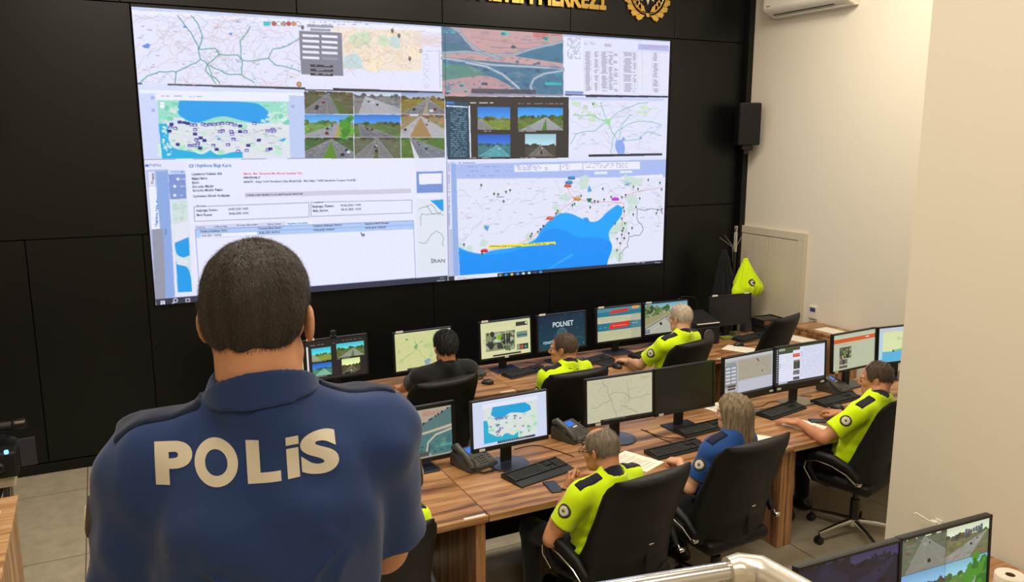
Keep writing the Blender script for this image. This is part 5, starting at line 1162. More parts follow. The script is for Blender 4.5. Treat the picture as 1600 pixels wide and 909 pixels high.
def torso_shapes(F, P, N, SL, SR, f, r, g=0.0, bulk=1.0, female=False):
    u = nrm(N - P); M = np.stack([r, np.cross(u, r), u], 1); h = np.linalg.norm(N - P); T = lambda a, b, c: P + r * a + M[:, 1] * b + u * c * h / 0.52
    b = bulk
    F.ell(T(0, -0.01, 0.0), (0.172 * b + g, 0.118 * b + g, 0.13 + g), M, 0.04); F.ell(T(0, 0.012 * b, 0.15), (0.150 * b + g, 0.112 * b + g, 0.15 + g), M, 0.05); F.ell(T(0, 0.0, 0.31), (0.165 * b + g, 0.116 * b + g, 0.17 + g), M, 0.06)
    if female:
        for q in (-1, 1): F.ell(T(q * 0.07, 0.095, 0.30), (0.062 + g, 0.058 + g, 0.062 + g), M, 0.04)
    else:
        for q in (-1, 1): F.ell(T(q * 0.078, -0.055, 0.36), (0.075 + g, 0.055 + g, 0.10 + g), M, 0.05)
    up = T(0, 0.0, 0.445)
    for S in (SL, SR):
        F.cone(up, S, 0.070 * b + g, 0.058 + g, 0.05); F.cone(N + u * 0.005, S + (N - S) * 0.25 + u * 0.012, 0.052 + g * 0.8, 0.046 + g * 0.8, 0.05)
def make_person(name, label, loc, rz, sp):
    t = thing('person', label, 'person', loc, R(rz), sp.get('group'))
    z0 = loc[2]
    P = V3(*sp.get('hip', (0, -0.02, 0.60))); N = V3(*sp.get('neck', (0, 0.03, 1.09))); Hc = V3(*sp['head']) if 'head' in sp else N + V3(0, 0.05, 0.13)
    Hm_ = rot(*sp.get('look', (0, 0, 0))); sh = sp.get('sh', 0.178); twist = rot(sp.get('twist', 0)); r = twist @ V3(1, 0, 0); f = twist @ V3(0, 1, 0); u = nrm(N - P)
    drop = sp.get('drop', (0.055, 0.055)); fem = sp.get('female', False); bulk = sp.get('bulk', 1.0); hs = sp.get('hs', 1.0)
    SL = N - r * sh - u * drop[0] + f * sp.get('shf', (0.02, 0.02))[0]; SR = N + r * sh - u * drop[1] + f * sp.get('shf', (0.02, 0.02))[1]
    arms = []
    for side, S, key in ((-1, SL, 'armL'), (1, SR, 'armR')):
        A = sp[key]; l1, l2 = sp.get('arm', (0.29, 0.255)); El, W = (V3(*A['elbow']), V3(*A['wrist'])) if 'elbow' in A else ik(S, V3(*A['wrist']), l1, l2, A.get('pole', (side * 0.6, -0.5, -1)))
        arms.append((side, S, El, W, A))
    pts = np.array([P, N, Hc, SL, SR] + [a[2] for a in arms] + [a[3] for a in arms]); lo = pts.min(0) - 0.21; hi = pts.max(0) + 0.21
    hi[2] = max(hi[2], Hc[2] + 0.15); hv = sp.get('h', 0.004)
    B = Field(lo, hi, hv); torso_shapes(B, P, N, SL, SR, f, r, -0.012, bulk, fem)
    nk = sp.get('neck_r', 0.056); B.cone(N - u * 0.02, Hc + Hm_ @ V3(0, -0.028, -0.03), nk * 1.05, nk, 0.03)
    if not fem: B.cone(N + u * 0.0, Hc + Hm_ @ V3(0, -0.06, 0.0), nk * 0.9, 0.04, 0.03)
    head_shapes(B, Hc, Hm_, hs, female=fem)
    ar = 0.88 if fem else sp.get('armr', 1.0)
    for side, S, El, W, A in arms:
        d = nrm(El - S); e = nrm(W - El)
        B.cone(S, El, 0.052 * ar, 0.041 * ar, 0.025); B.cone(S + d * 0.10, S + d * 0.2, 0.050 * ar, 0.045 * ar, 0.02); B.cone(El, W, 0.041 * ar, 0.027 * ar, 0.02); B.cone(El + e * 0.04, El + e * 0.11, 0.044 * ar, 0.040 * ar, 0.02)
        hd = A.get('dir'); hd = nrm(hd) if hd is not None else e
        B.cone(W, W + hd * 0.03, 0.027 * ar, 0.024 * ar, 0.015); hand(B, W, hd, A.get('up', (0, 0, 1)), A.get('thumb_side', -side), A.get('curl', 0.6), A.get('thumb', 0.5), 0.9 if fem else 1.0, fist=A.get('fist', False))
    B.keep(P - V3(0, 0, 0.04), V3(0, 0, -1))
    V, F = B.mesh(1); body = mesh_np('body', V, F, sp['skin'], t)
    # shirt
    hs_ = sp.get('h_shirt', 0.006); slo, shi = np.minimum(lo, [9, 9, P[2] - 0.22]), hi.copy(); shi[2] = N[2] + 0.09
    S_ = Field(slo, shi, hs_); g = sp.get('loose', 0.012); torso_shapes(S_, P, N, SL, SR, f, r, g, bulk, fem); S_.cone(N - u * 0.04, N + u * 0.03, nk + 0.016, nk + 0.012, 0.03)
    if sp.get('stand'): S_.ell(P - V3(0, 0.0, 0.10), (0.185 * bulk + g, 0.135 * bulk + g, 0.14), None, 0.05)
    k_s = sp.get('sleeve', 0.72); ends = []
    for side, S, El, W, A in arms:
        d = nrm(El - S); L = np.linalg.norm(El - S); S_.cone(S, S + d * L * (k_s + 0.1), 0.056 * ar + g + 0.002, 0.052 * ar + g + sp.get('flare', 0.008), 0.03); ends.append((S + d * L * k_s, d, S))
    X, Y, Z = S_.grid(); near = np.abs(S_.f) < 0.03; wr = wrinkle(X, Y, Z, sp.get('seed', 1), sp.get('wr', 0.006)); S_.f = np.where(near, S_.f + wr, S_.f)
    for S in (SL, SR):      # folds that radiate from the armpits
        out = nrm(S - N); A0 = S - u * 0.115 - r * (0.05 if (S - N) @ r > 0 else -0.05); x, y, z = X - A0[0], Y - A0[1], Z - A0[2]; a_ = x * r[0] + y * r[1] + z * r[2]; b_ = x * u[0] + y * u[1] + z * u[2]; dd = np.sqrt(a_ * a_ + b_ * b_ + 1e-6)
        an_ = np.arctan2(b_, a_ * (1 if (S - N) @ r < 0 else -1)); fo = (0.5 + 0.5 * np.cos(an_ * 7 + 10 * dd + 25 * y + 2 * np.sin(30 * dd + 3 * an_))) ** 4 * np.exp(-dd / 0.085) * (1 - np.exp(-(dd / 0.035) ** 2)) * np.clip(1.2 - np.abs(an_ + 0.5), 0, 1); S_.f = np.where(near, S_.f - sp.get('fold', 0.012) * fo, S_.f).astype(np.float32)
    hh = (Z - P[2]); S_.f = np.where(near & (hh < 0.22), S_.f - 0.005 * np.clip(1 - hh / 0.22, 0, 1) * np.sin(hh * 85 + 9 * X + 6 * np.sin(11 * X + 7 * Y)), S_.f).astype(np.float32)
    for (p, d, S) in ends:      # a clean hem where each sleeve ends
        q = ((X - p[0]) * d[0] + (Y - p[1]) * d[1] + (Z - p[2]) * d[2]); along = (X - S[0]) * d[0] + (Y - S[1]) * d[1] + (Z - S[2]) * d[2]
        rad = np.sqrt(np.maximum((X - S[0]) ** 2 + (Y - S[1]) ** 2 + (Z - S[2]) ** 2 - along ** 2, 0)); S_.f = np.where(rad < 0.11, np.maximum(S_.f, q), S_.f).astype(np.float32)
    S_.keep(P - V3(0, 0, sp.get('hem', 0.10)), V3(0, 0, -1)); cn = nrm(u * 1.0 + f * 0.45); x, y, z = X - N[0], Y - N[1], Z - N[2]; qq = (x * cn[0] + y * cn[1] + z * cn[2]); al = x * u[0] + y * u[1] + z * u[2]; rd = np.sqrt(np.maximum(x * x + y * y + z * z - al * al, 0)); S_.f = np.maximum(S_.f, np.minimum(qq - 0.012, (nk + 0.007) - rd)).astype(np.float32)
    V, F = S_.mesh(2); shirt = mesh_np('shirt', V, F, sp['shirt'], t)
    bv = BVHTree.FromPolygons([tuple(v) for v in V], [tuple(q) for q in F])
    # collar
    nd = nrm(Hc + Hm_ @ V3(0, -0.03, -0.05) - N); cf = Field(N - 0.16, N + 0.16, 0.004); chh = sp.get('collar_h', 0.034); cr = nk + sp.get('collar_gap', 0.009)
    cf.cone(N - nd * 0.08, N + nd * 0.12, cr + 0.022, cr - 0.004, 0); cf.f = np.abs(cf.f + 0.004) - 0.0045; cf.keep(N + nd * chh, nrm(nd + f * 0.45)); cf.keep(N - nd * sp.get('collar_low', 0.012) - f * 0.05, -nd + f * 0.1)
    V, F = cf.mesh(1); mesh_np('collar', V, F, sp.get('collar', sp['shirt']), shirt)
    def piece(nm, mask, off, mat, par):
        q = S_.like(np.maximum(S_.f - off, mask)); V, F = q.mesh(1)
        return mesh_np(nm, V, F, mat, par) if len(F) else None
    if sp.get('epaulette'):
        for S in (SL, SR):
            a = N + (S - N) * 0.36; b = N + (S - N) * 1.10; d = b - a; L = d @ d; tt = ((X - a[0]) * d[0] + (Y - a[1]) * d[1] + (Z - a[2]) * d[2]) / L; c_ = np.cross(nrm(d), u); w_ = np.abs((X - a[0]) * c_[0] + (Y - a[1]) * c_[1] + (Z - a[2]) * c_[2] - sp.get('ep_off', -0.004))
            m = np.maximum(np.maximum(-tt, tt - 1) * math.sqrt(L), w_ - 0.026); m = np.maximum(m, (a[2] - 0.10 - Z)); piece('epaulette', m.astype(np.float32), 0.006, sp['epaulette'], shirt)
    for side in sp.get('patch', ()):
        (p, d, S) = ends[0 if side < 0 else 1]; L = np.linalg.norm(p - S); c_ = S + d * L * 0.52; o = np.cross(d, nrm(np.cross(V3(side, sp.get('patch_y', 0.0), 0.15), d))); o = nrm(V3(side, sp.get('patch_y', 0.0), 0.25) - d * (V3(side, sp.get('patch_y', 0.0), 0.25) @ d))
        for rr, off, mt, nm in ((0.040, 0.004, 'patch_dark', 'sleeve_badge'), (0.030, 0.006, 'patch_light', 'badge_ring'), (0.013, 0.008, 'grey_print', 'badge_star')):
            x, y, z = X - c_[0], Y - c_[1], Z - c_[2]; q = x * o[0] + y * o[1] + z * o[2]; m = np.maximum(np.sqrt(np.maximum(x * x + y * y + z * z - q * q, 0)) - rr, -q); piece(nm, m.astype(np.float32), off, mt, shirt)
    # trousers and shoes
    lp = sp.get('legs') or tuple((q * 0.10, P[0] + q * 0.13, P[1] + 0.42, P[1] + 0.40) for q in (-1, 1))
    if sp.get('stand'): jn = [(P + V3(q * 0.095, 0, -0.03), V3(q * 0.11, 0.02, 0.50), V3(q * 0.12, -0.01, 0.09)) for q in (-1, 1)]
    else: jn = [(P + V3(q[0], 0.0, -0.03), V3(q[1], q[2], P[2] - 0.055), V3(q[1], q[3], 0.10)) for q in lp]
    aj = np.array([p for j in jn for p in j] + [P]); T_ = Field(aj.min(0) - 0.2, aj.max(0) + 0.2, 0.009); T_.ell(P - V3(0, 0.0, 0.02), (0.178 * bulk, 0.122 * bulk, 0.12), None, 0.03)
    for hj, kn, an in jn: T_.cone(hj, kn, 0.090, 0.066, 0.04); T_.cone(kn, an, 0.066, 0.050, 0.03)
    T_.keep(V3(0, 0, 0.085), V3(0, 0, -1)); V, F = T_.mesh(2); mesh_np('trousers', V, F, sp.get('trousers', 'black_trousers'), t)
    for hj, kn, an in jn:
        s_ = Field(an - V3(0.1, 0.16, 0.12), an + V3(0.1, 0.28, 0.1), 0.008); s_.cone(V3(an[0], an[1] - 0.04, 0.05), V3(an[0], an[1] + 0.15, 0.042), 0.045, 0.042, 0.02); s_.cone(V3(an[0], an[1], 0.11), V3(an[0], an[1], 0.05), 0.048, 0.045, 0.03); s_.keep(V3(0, 0, 0.012), V3(0, 0, -1)); V, F = s_.mesh(1); mesh_np('shoe', V, F, 'shoe_black', t)
    if sp.get('wristband'):
        side, S, El, W, A = arms[0 if sp['wristband'] < 0 else 1]; e = nrm(W - El); a = nrm(np.cross(e, V3(0, 0, 1))); b = np.cross(e, a); c_ = W - e * 0.015
        m = MB(); m.tube([tuple(c_ + (a * math.cos(q) + b * math.sin(q)) * 0.031) for q in np.linspace(0, 2 * PI, 25)], 0.006, 8, False); m.build('wristband', 'black_plastic', t, True)
    # eyes
    for q in (-1, 1):
        c_ = Hc + Hm_ @ (V3(q * 0.031, 0.083, 0.003) * hs); m = MB(); rr = 0.0118
        m.lathe([(rr * math.sin(a), -rr * math.cos(a)) for a in np.linspace(0, PI, 9)], tuple(c_), 16); ey = m.build('eye', 'eye_white', t, True)
        m = MB(); m.lathe([(0, 0.0003), (0.0052, 0.0), (0.0056, -0.002), (0, -0.002)], tuple(c_ + Hm_ @ V3(0, rr, 0)), 14, Matrix(Hm_.tolist()) @ Matrix.Rotation(-PI / 2, 3, 'X')); m.build('iris', 'eye_dark', ey, True)
    # hair
    hr = sp.get('hair')
    if hr: make_hair(t, Hc, Hm_, hs, hr, sp)
    gl = sp.get('glasses')
    if gl:
        T = lambda x, y, z: tuple(Hc + Hm_ @ (V3(x, y, z) * hs)); m = MB()
        for q in (-1, 1):
            m.tube([T(q * 0.034 + 0.023 * math.cos(a), 0.112, 0.0 + 0.016 * math.sin(a)) for a in np.linspace(0, 2 * PI, 17)], 0.0017, 6, False); m.tube([T(q * 0.057, 0.111, 0.005), T(q * 0.076, 0.09, 0.008), T(q * 0.0835, 0.0, 0.010), T(q * 0.084, -0.012, 0.002)], 0.002, 6)
        m.tube([T(-0.011, 0.112, 0.004), T(0, 0.115, 0.007), T(0.011, 0.112, 0.004)], 0.0016, 6); m.build('glasses', gl, t, True)
    sp['_'] = dict(t=t, shirt=shirt, bv=bv, arms=arms, N=N, u=u, r=r, f=f, ends=ends, Hc=Hc, Hm=Hm_, body=body)
    return t
def make_hair(t, Hc, M, s, hr, sp):
    h = hr.get('h', 0.003); lo = Hc - 0.16; hi = Hc + 0.17
    if hr.get('long'): lo = lo - V3(0.04, 0.06, 0.22)
    F = Field(lo, hi, h); th = hr.get('thick', 0.006)
    F0 = Field(lo, hi, h); head_shapes(F0, Hc, M, s, bare=True); X, Y, Z = F.grid()
    x, y, z = X - Hc[0], Y - Hc[1], Z - Hc[2]; Lx = (M[0, 0] * x + M[1, 0] * y + M[2, 0] * z) / s; Ly = (M[0, 1] * x + M[1, 1] * y + M[2, 1] * z) / s; Lz = (M[0, 2] * x + M[1, 2] * y + M[2, 2] * z) / s
    g = np.random.default_rng(hr.get('seed', 3)); nz = np.zeros(F.f.shape, np.float32)
    for i in range(6):
        d = nrm(g.normal(0, 1, 3)) * g.uniform(60, 260); nz += np.sin(d[0] * x + d[1] * y + d[2] * z + g.uniform(0, 6)).astype(np.float32)
    top = np.clip((Lz - 0.02) / 0.08, 0, 1); thick = th * (0.55 + 0.45 * top) + hr.get('top', 0.0) * top
    f = F0.f - thick + nz * hr.get('rough', 0.0006)
    # hairline: forehead, round the ears, nape
    front = hr.get('front', 0.070); nape = hr.get('nape', -0.052)
    line = np.where(Ly > -0.015, np.interp(Ly, [-0.015, 0.012, 0.022, 0.05, front, front + 0.03], [-0.004, 0.020, -0.012, 0.012, 0.062, 0.12]), np.interp(Ly, [-0.12, -0.06, -0.03, -0.015], [nape, nape, -0.045 - hr.get('low', 0.0), -0.006 - hr.get('low', 0.0)]))
    f = np.maximum(f, (line - Lz).astype(np.float32)); f = np.maximum(f, (Ly - front - 0.012).astype(np.float32) * 0.9)
    if hr.get('bald'):
        bx, by, bz, br = hr['bald']; d = np.sqrt(((Lx) / bx) ** 2 + ((Ly - by) / br) ** 2 + ((Lz - bz) / 0.06) ** 2); f = np.maximum(f, ((1 - d) * 0.03).astype(np.float32))
    if hr.get('long'):
        f = F0.f - 0.012 + nz * 0.0012; f = np.maximum(f, (np.interp(Ly, [-0.2, 0.02, 0.05, 0.085, 0.12], [-0.3, -0.3, 0.02, 0.07, 0.12]) - Lz).astype(np.float32) * 0.8)
        q = F.like(f)
        for a, b, r1, r2 in ((( 0.055, -0.01, 0.03), (0.090, -0.035, -0.21), 0.040, 0.040), ((-0.055, -0.01, 0.03), (-0.090, -0.035, -0.21), 0.040, 0.040), ((0, -0.06, 0.03), (0, -0.09, -0.25), 0.060, 0.058), ((0.04, -0.05, 0.0), (0.068, -0.08, -0.25), 0.05, 0.042), ((-0.04, -0.05, 0.0), (-0.068, -0.08, -0.25), 0.05, 0.042)):
            q.cone(Hc + M @ V3(*a), Hc + V3(0, 0, 0) + (M @ V3(b[0], b[1], 0)) + V3(0, 0, b[2]), r1, r2, 0.035)
        ang = np.arctan2(x, -y - 0.02); q.f += (0.0022 * np.sin(ang * 30 + 3 * np.sin(6 * z)) + 0.0016 * np.sin(ang * 71 + 4 * z)).astype(np.float32)
        q.f = np.maximum(q.f, (-0.245 + 0.010 * np.sin(ang * 19) - z).astype(np.float32))
        V, Fc = q.mesh(1)
    else: V, Fc = F.like(f).mesh(1)
    ns = hr.get('strands', 0)
    if ns and len(Fc):
        g = np.random.default_rng(9); c = V[Fc].mean(1); nn = np.cross(V[Fc[:, 1]] - V[Fc[:, 0]], V[Fc[:, 2]] - V[Fc[:, 0]]); nn /= np.maximum(np.linalg.norm(nn, axis=1, keepdims=True), 1e-12)
        out = ((c - Hc) * nn).sum(1) > 0.02; ids = np.flatnonzero(out); ids = g.choice(ids, ns); p = c[ids] + g.normal(0, 0.0012, (ns, 3)); n_ = nn[ids]; comb = (M @ V3(0, -0.1, -1)); tan = comb - n_ * (n_ @ comb)[:, None]; tan /= np.maximum(np.linalg.norm(tan, axis=1, keepdims=True), 1e-6)
        ln = hr.get('len', 0.006) * g.uniform(0.5, 1.2, (ns, 1)); d = n_ * hr.get('stand', 0.8) + tan * hr.get('comb', 0.8) + g.normal(0, 0.35, (ns, 3)); sd = np.cross(n_, d); sd /= np.maximum(np.linalg.norm(sd, axis=1, keepdims=True), 1e-6); w_ = hr.get('w', 0.0007)
        e = p + d * ln; Q = np.stack([p - sd * w_, p + sd * w_, e + sd * w_ * 0.25, e - sd * w_ * 0.25], 1).reshape(-1, 3); base = len(V); V = np.concatenate([V, Q]); Fc = np.concatenate([Fc, base + np.arange(ns * 4).reshape(-1, 4)])
    mesh_np('hair', V, Fc, hr['mat'], t)

def letter_part(sp, name, chars, rects, mat, frame, lift=0.0012, bold=0.035):
    """chars laid on the back of a shirt: rects are (a0, a1, b0, b1) across and up in the frame (origin, right, up, into the back)"""
    O, A, Bv, D = frame; V = []; T = []
    for ch, (a0, a1, b0, b1) in zip(chars, rects):
        v, t = text_tris(ch, 1.0, bold, res=10); v = v.copy(); lo, hi = v.min(0), v.max(0); v = (v - lo) / (hi - lo) * np.array([a1 - a0, b1 - b0]) + np.array([a0, b0])
        for _ in range(3):
            m = {}; v = list(map(tuple, v)); nt_ = []
            def mid(i, j):
                k = (min(i, j), max(i, j))
                if k not in m: m[k] = len(v); v.append(((v[i][0] + v[j][0]) / 2, (v[i][1] + v[j][1]) / 2))
                return m[k]
            for i, j, k in t: p, q, w = mid(i, j), mid(j, k), mid(k, i); nt_ += [(i, p, w), (p, j, q), (w, q, k), (p, q, w)]
            t = nt_
        T += [tuple(i + len(V) for i in q) for q in t]; V += [tuple(q) for q in v]
    out = []; last = None
    for a, b in V:
        o = Vector(O + A * a + Bv * b - D * 0.6); h = sp['_']['bv'].ray_cast(o, Vector(D))
        if h[0] is None: h = (last if last is not None else o + Vector(D) * 0.5, Vector(-D))
        last = h[0]; out.append(h[0] - Vector(D) * lift)
    return mesh_np(name, np.array([q[:] for q in out]), np.array(T), mat, sp['_']['shirt'], smooth=True)
# ================================================================== WHO SITS AND STANDS WHERE
def loc(root, rz):
    c, s = math.cos(R(rz)), math.sin(R(rz))
    def f(x, y, z): dx, dy = x - root[0], y - root[1]; return (c * dx + s * dy, -s * dx + c * dy, z - root[2])
    return f
def seat_person(label, root, rz, neck, head, lookw, wl, wr, sp, pl=None, pr=None):
    """positions are given in the room; lookw = (bearing of the face, pitch, roll)"""
    q = loc(root, rz); sp['neck'] = q(*neck); sp['head'] = q(*head); sp['look'] = (lookw[0] - rz,) + tuple(lookw[1:])
    sp.setdefault('armL', {})['wrist'] = q(*wl); sp.setdefault('armR', {})['wrist'] = q(*wr)
    if pl: sp['armL']['pole'] = pl
    if pr: sp['armR']['pole'] = pr
    return make_person('person', label, root, rz, sp)
HV = dict(collar_h=0.042, shirt='hi_vis', collar='collar_navy', epaulette='collar_navy', patch=(-1,))
chair(2.06, 5.49, 8, 'black leather chair under the man in the black shirt')
chair(3.04, 5.245, 2, 'black leather chair of the yellow-shirted man facing the POLNET monitor')
chair(4.325, 5.566, 13, 'black leather chair of the white-haired man in yellow')
chair(5.70, 5.92, 18, 'empty black leather chair at the right end of the far row', 0)
chair(0.97, 3.50, 0, 'black leather chair behind the standing man\'s arm, at the left of the middle row')
chair(2.39, 3.475, 6, 'black leather chair of the grey-haired man resting his chin on his hand')
chair(3.20, 3.58, 4, 'black leather chair of the long-haired woman in blue')
chair(4.62, 3.76, 16, 'black leather chair with a chrome star base under the man at the right')
# standing man
sp0 = dict(stand=True, skin='skin_warm', shirt='navy_polo', collar='navy_polo', epaulette='navy_dark', hip=(0, -0.01, 0.98), neck=(0, 0.0, 1.485), head=(0.0, 0.045, 1.640), look=(-14, -2, 0), sh=0.178, bulk=1.08, hs=1.05, neck_r=0.067, collar_h=0.052, collar_low=-0.040, patch=(-1, 1), patch_y=0.3, collar_gap=0.020, fold=0.020, h=0.004, h_shirt=0.005, hem=0.22, loose=0.016, armr=1.12, sleeve=0.82, wr=0.008, seed=4, flare=0.014, ep_off=-0.012, drop=(0.075, 0.06),
  armL=dict(elbow=(-0.228, 0.06, 1.17), wrist=(-0.05, 0.28, 1.12), dir=(0.9, 0.1, -0.1), up=(0, 1, 0.2), curl=0.4), armR=dict(elbow=(0.202, 0.09, 1.17), wrist=(0.06, 0.27, 1.15), dir=(-0.9, 0.1, 0.1), up=(0, 1, 0.2), curl=0.4),
  hair=dict(mat='hair_brown', h=0.0025, thick=0.010, nape=-0.082, low=0.022, strands=42000, len=0.0034, stand=0.5, comb=1.1, w=0.0004, rough=0.0004, front=0.062))
p0 = make_person('person', 'standing man in a navy polo shirt lettered POLiS, seen from behind', (0.216, 1.345, PZ), -8, sp0)
seat_person('seated man in a black shirt with short black hair', (2.17, 5.42, 0), 5, (2.19, 5.42, 1.135), (2.195, 5.465, 1.275), (2, -4, 0), (2.03, 6.06, 0.795), (2.50, 6.02, 0.795),
  dict(hip=(-0.08, 0.11, 0.60), shirt='black_shirt', skin='skin_tan', sh=0.20, collar='black_shirt', arm=(0.30, 0.27), armL=dict(dir=(0, 1, 0)), armR=dict(dir=(0, 1, 0)), hair=dict(mat='hair_black', thick=0.012, top=0.006, rough=0.001, strands=9000, len=0.010, comb=1.2, stand=0.5, w=0.001), seed=2), (-0.8, -0.3, -0.8), (0.8, -0.3, -0.8))
seat_person('seated man in a yellow shirt with thinning dark hair, facing the POLNET monitor', (3.12, 5.25, 0), 12, (3.13, 5.25, 1.06), (3.125, 5.32, 1.19), (42, -2, 0), (3.05, 5.62, 0.72), (3.36, 5.82, 0.795),
  dict(HV, hip=(-0.06, 0.07, 0.60), skin='skin_tan', sh=0.19, arm=(0.30, 0.27), armL=dict(dir=(0, 1, 0)), armR=dict(dir=(0, 1, 0)), hair=dict(mat='hair_dark_thin', thick=0.005, strands=4000, len=0.006, w=0.001, front=0.05), seed=3, patch_y=-0.2))
seat_person('white-haired man with glasses in a yellow shirt, far row', (4.40, 5.48, 0), 13, (4.42, 5.50, 1.105), (4.45, 5.57, 1.25), (14, -6, 0), (4.19, 5.95, 0.80), (4.66, 6.08, 0.80),
  (sp3 := dict(HV, hip=(-0.05, 0.12, 0.60), skin='skin_fair', sh=0.19, arm=(0.31, 0.275), glasses='grey_plastic', armL=dict(dir=(-0.25, 1, 0)), armR=dict(dir=(0, 1, 0)), hair=dict(mat='hair_white', thick=0.006, strands=5000, len=0.006, w=0.001), seed=5, patch_y=-0.2)), (-0.8, -0.3, -0.6))
seat_person('grey-haired man with glasses in a yellow shirt, chin resting on his hand', (2.29, 3.46, 0), 12, (2.365, 3.50, 0.972), (2.36, 3.60, 1.105), (22, -12, 0), (2.19, 3.66, 0.885), (2.58, 3.90, 0.795),
  (sp4 := dict(HV, skin='skin_tan', hip=(0.07, 0.11, 0.58), sh=0.195, sleeve=0.64, wristband=-1, arm=(0.28, 0.26), glasses='black_plastic', armL=dict(elbow=loc((2.29, 3.46, 0), 12)(2.03, 3.57, 0.665), dir=(0.45, 0.35, 0.9), up=(-0.7, 0.7, 0), fist=True, curl=0.9), armR=dict(dir=(-0.3, 1, 0)), hair=dict(mat='hair_grey', thick=0.007, strands=6000, len=0.008, comb=1.2, stand=0.5, w=0.0009, bald=(0.055, 0.04, 0.105, 0.085), front=0.055), seed=6, patch_y=-0.2)), (-0.5, -0.3, -1))
seat_person('seated woman with long blonde hair in a blue uniform shirt', (3.30, 3.58, 0), 10, (3.315, 3.60, 1.015), (3.352, 3.655, 1.148), (22, -4, 0), (3.12, 3.86, 0.80), (3.52, 3.92, 0.795),
  dict(shirt='royal_blue', skin='skin_fair', female=True, sh=0.155, bulk=0.88, hs=0.95, neck_r=0.046, hip=(-0.05, 0.06, 0.58), arm=(0.27, 0.235), collar='royal_blue', epaulette='navy_dark', patch=(-1,), patch_y=-0.2, armL=dict(dir=(-0.15, 1, -0.1), fist=True, curl=0.8), armR=dict(dir=(0, 1, 0)), hair=dict(mat='hair_blonde', long=True), seed=7), (-0.7, -0.4, -1))
seat_person('man in a yellow shirt at the right, both forearms on the desk', (4.66, 3.72, 0), 16, (4.72, 3.73, 1.0), (4.80, 3.81, 1.125), (33, -6, 0), (4.34, 4.06, 0.795), (4.75, 4.06, 0.80),
  (sp6 := dict(HV, skin='skin_tan', sh=0.19, hip=(-0.03, 0.11, 0.58), arm=(0.29, 0.265), armL=dict(dir=(-0.35, 1, 0), curl=0.45), armR=dict(dir=(0.1, 1, -0.05), curl=0.7), hair=dict(mat='hair_dark_thin', thick=0.006, strands=5000, len=0.007, w=0.001, bald=(0.03, 0.06, 0.11, 0.035), front=0.055), seed=8, patch_y=-0.2)), (-0.8, -0.5, -0.5))
seat_person('man in a yellow shirt hidden behind the standing man\'s arm, only a shoulder showing', (1.0, 3.44, 0), 2, (1.06, 3.46, 1.04), (1.03, 3.56, 1.16), (10, -14, 0), (0.85, 3.98, 0.795), (1.22, 3.98, 0.795),
  dict(HV, hip=(-0.02, 0.12, 0.59), skin='skin_tan', sh=0.19, arm=(0.29, 0.265), hair=dict(mat='hair_dark_thin', thick=0.006), seed=9, armL=dict(dir=(0, 1, 0)), armR=dict(dir=(0, 1, 0))))

# lettering on the backs of the shirts
rects = [(-0.1366, -0.0822, -0.030, 0.031), (-0.0792, -0.0158, -0.031, 0.032), (-0.003, 0.0465, -0.030, 0.031), (0.0564, 0.0752, -0.030, 0.0135), (0.0564, 0.0762, 0.0185, 0.031), (0.0782, 0.1376, -0.031, 0.032)]
letter_part(sp0, 'lettering', 'POL||S', rects, 'reflective', (V3(-0.030, 0, 1.448), V3(1, 0, 0), V3(0, 0, 1), V3(0, 1, 0)), bold=0.05)
for q in (sp3, sp4, sp6):
    n_ = q['_']['N']; w_ = 0; R_ = []
    for ch in 'TRAFİK': v, t = text_tris(ch, 1.0, 0.03); ww = v[:, 0].max() - v[:, 0].min(); R_.append((w_, w_ + ww * 0.05)); w_ += ww * 0.05 + 0.006
    letter_part(q, 'lettering', 'TRAFİK', [(a - w_ / 2, b - w_ / 2, 0, 0.036 if i != 4 else 0.046) for i, (a, b) in enumerate(R_)], 'grey_print', (V3(n_[0], n_[1], n_[2] - 0.15), V3(1, 0, 0), V3(0, 0, 1), V3(0, 1, 0)), bold=0.03)
# ================================================================== ON THE WALLS
em = thing('emblem', 'gold laurel wreath with a white star high on the black panels', 'emblem', (5.475, YW - 0.004, 4.335)); em.scale = (0.85, 0.85, 0.85)
def upright(m):      # built flat in x, y -> stands in x, z facing -y
    for v in m.bm.verts: v.co = Vector((v.co.x, -v.co.z, v.co.y))
    return m
lf = [(0, 0), (0.035, 0.012), (0.075, 0.035), (0.10, 0.028), (0.125, 0.040), (0.135, 0.018), (0.155, 0.0), (0.135, -0.018), (0.125, -0.040), (0.10, -0.028), (0.075, -0.035), (0.035, -0.012)]
for s in (-1, 1):
    st = MB(); st.tube([(s * 0.25 * math.sin(a), -0.25 * math.cos(a), 0.012) for a in np.linspace(0.12, 2.6, 14)], 0.008, 8); upright(st).build('branch', 'gold', em, True)
    for i, a in enumerate(np.linspace(0.14, 2.4, 9)):
        for k, (off, rr) in enumerate(((-0.42, 0.275), (0.5, 0.235))):
            m = MB(); ang = (a + off) if s > 0 else (PI - (a + off)); m.prism([(x * 0.95, y * 1.1) for x, y in lf], 0.004 + 0.006 * k, 0.022 + 0.006 * k, Matrix.Rotation(ang, 3, 'Z'), (s * rr * math.sin(a), -rr * math.cos(a), 0), 0.004); upright(m).build('laurel_leaf', 'gold', em, True)
m = MB(); m.box((0, -0.268, 0.018), (0.055, 0.05, 0.03), 0.006); upright(m).build('ribbon', 'gold', em, True)
pm('silver', rgb(214, 210, 200), 0.35, metal=0.6)
m = MB(); m.prism([((0.145 if i % 2 == 0 else 0.075) * math.sin(i * PI / 8), (0.145 if i % 2 == 0 else 0.075) * math.cos(i * PI / 8)) for i in range(16)], 0.0, 0.022, None, (0, 0, 0), 0.003); upright(m).build('star', 'silver', em)
sg = thing('sign_lettering', 'gold capital letters YÖNETİM MERKEZİ above the video wall', 'lettering', (4.932, YW - 0.002, 4.134))
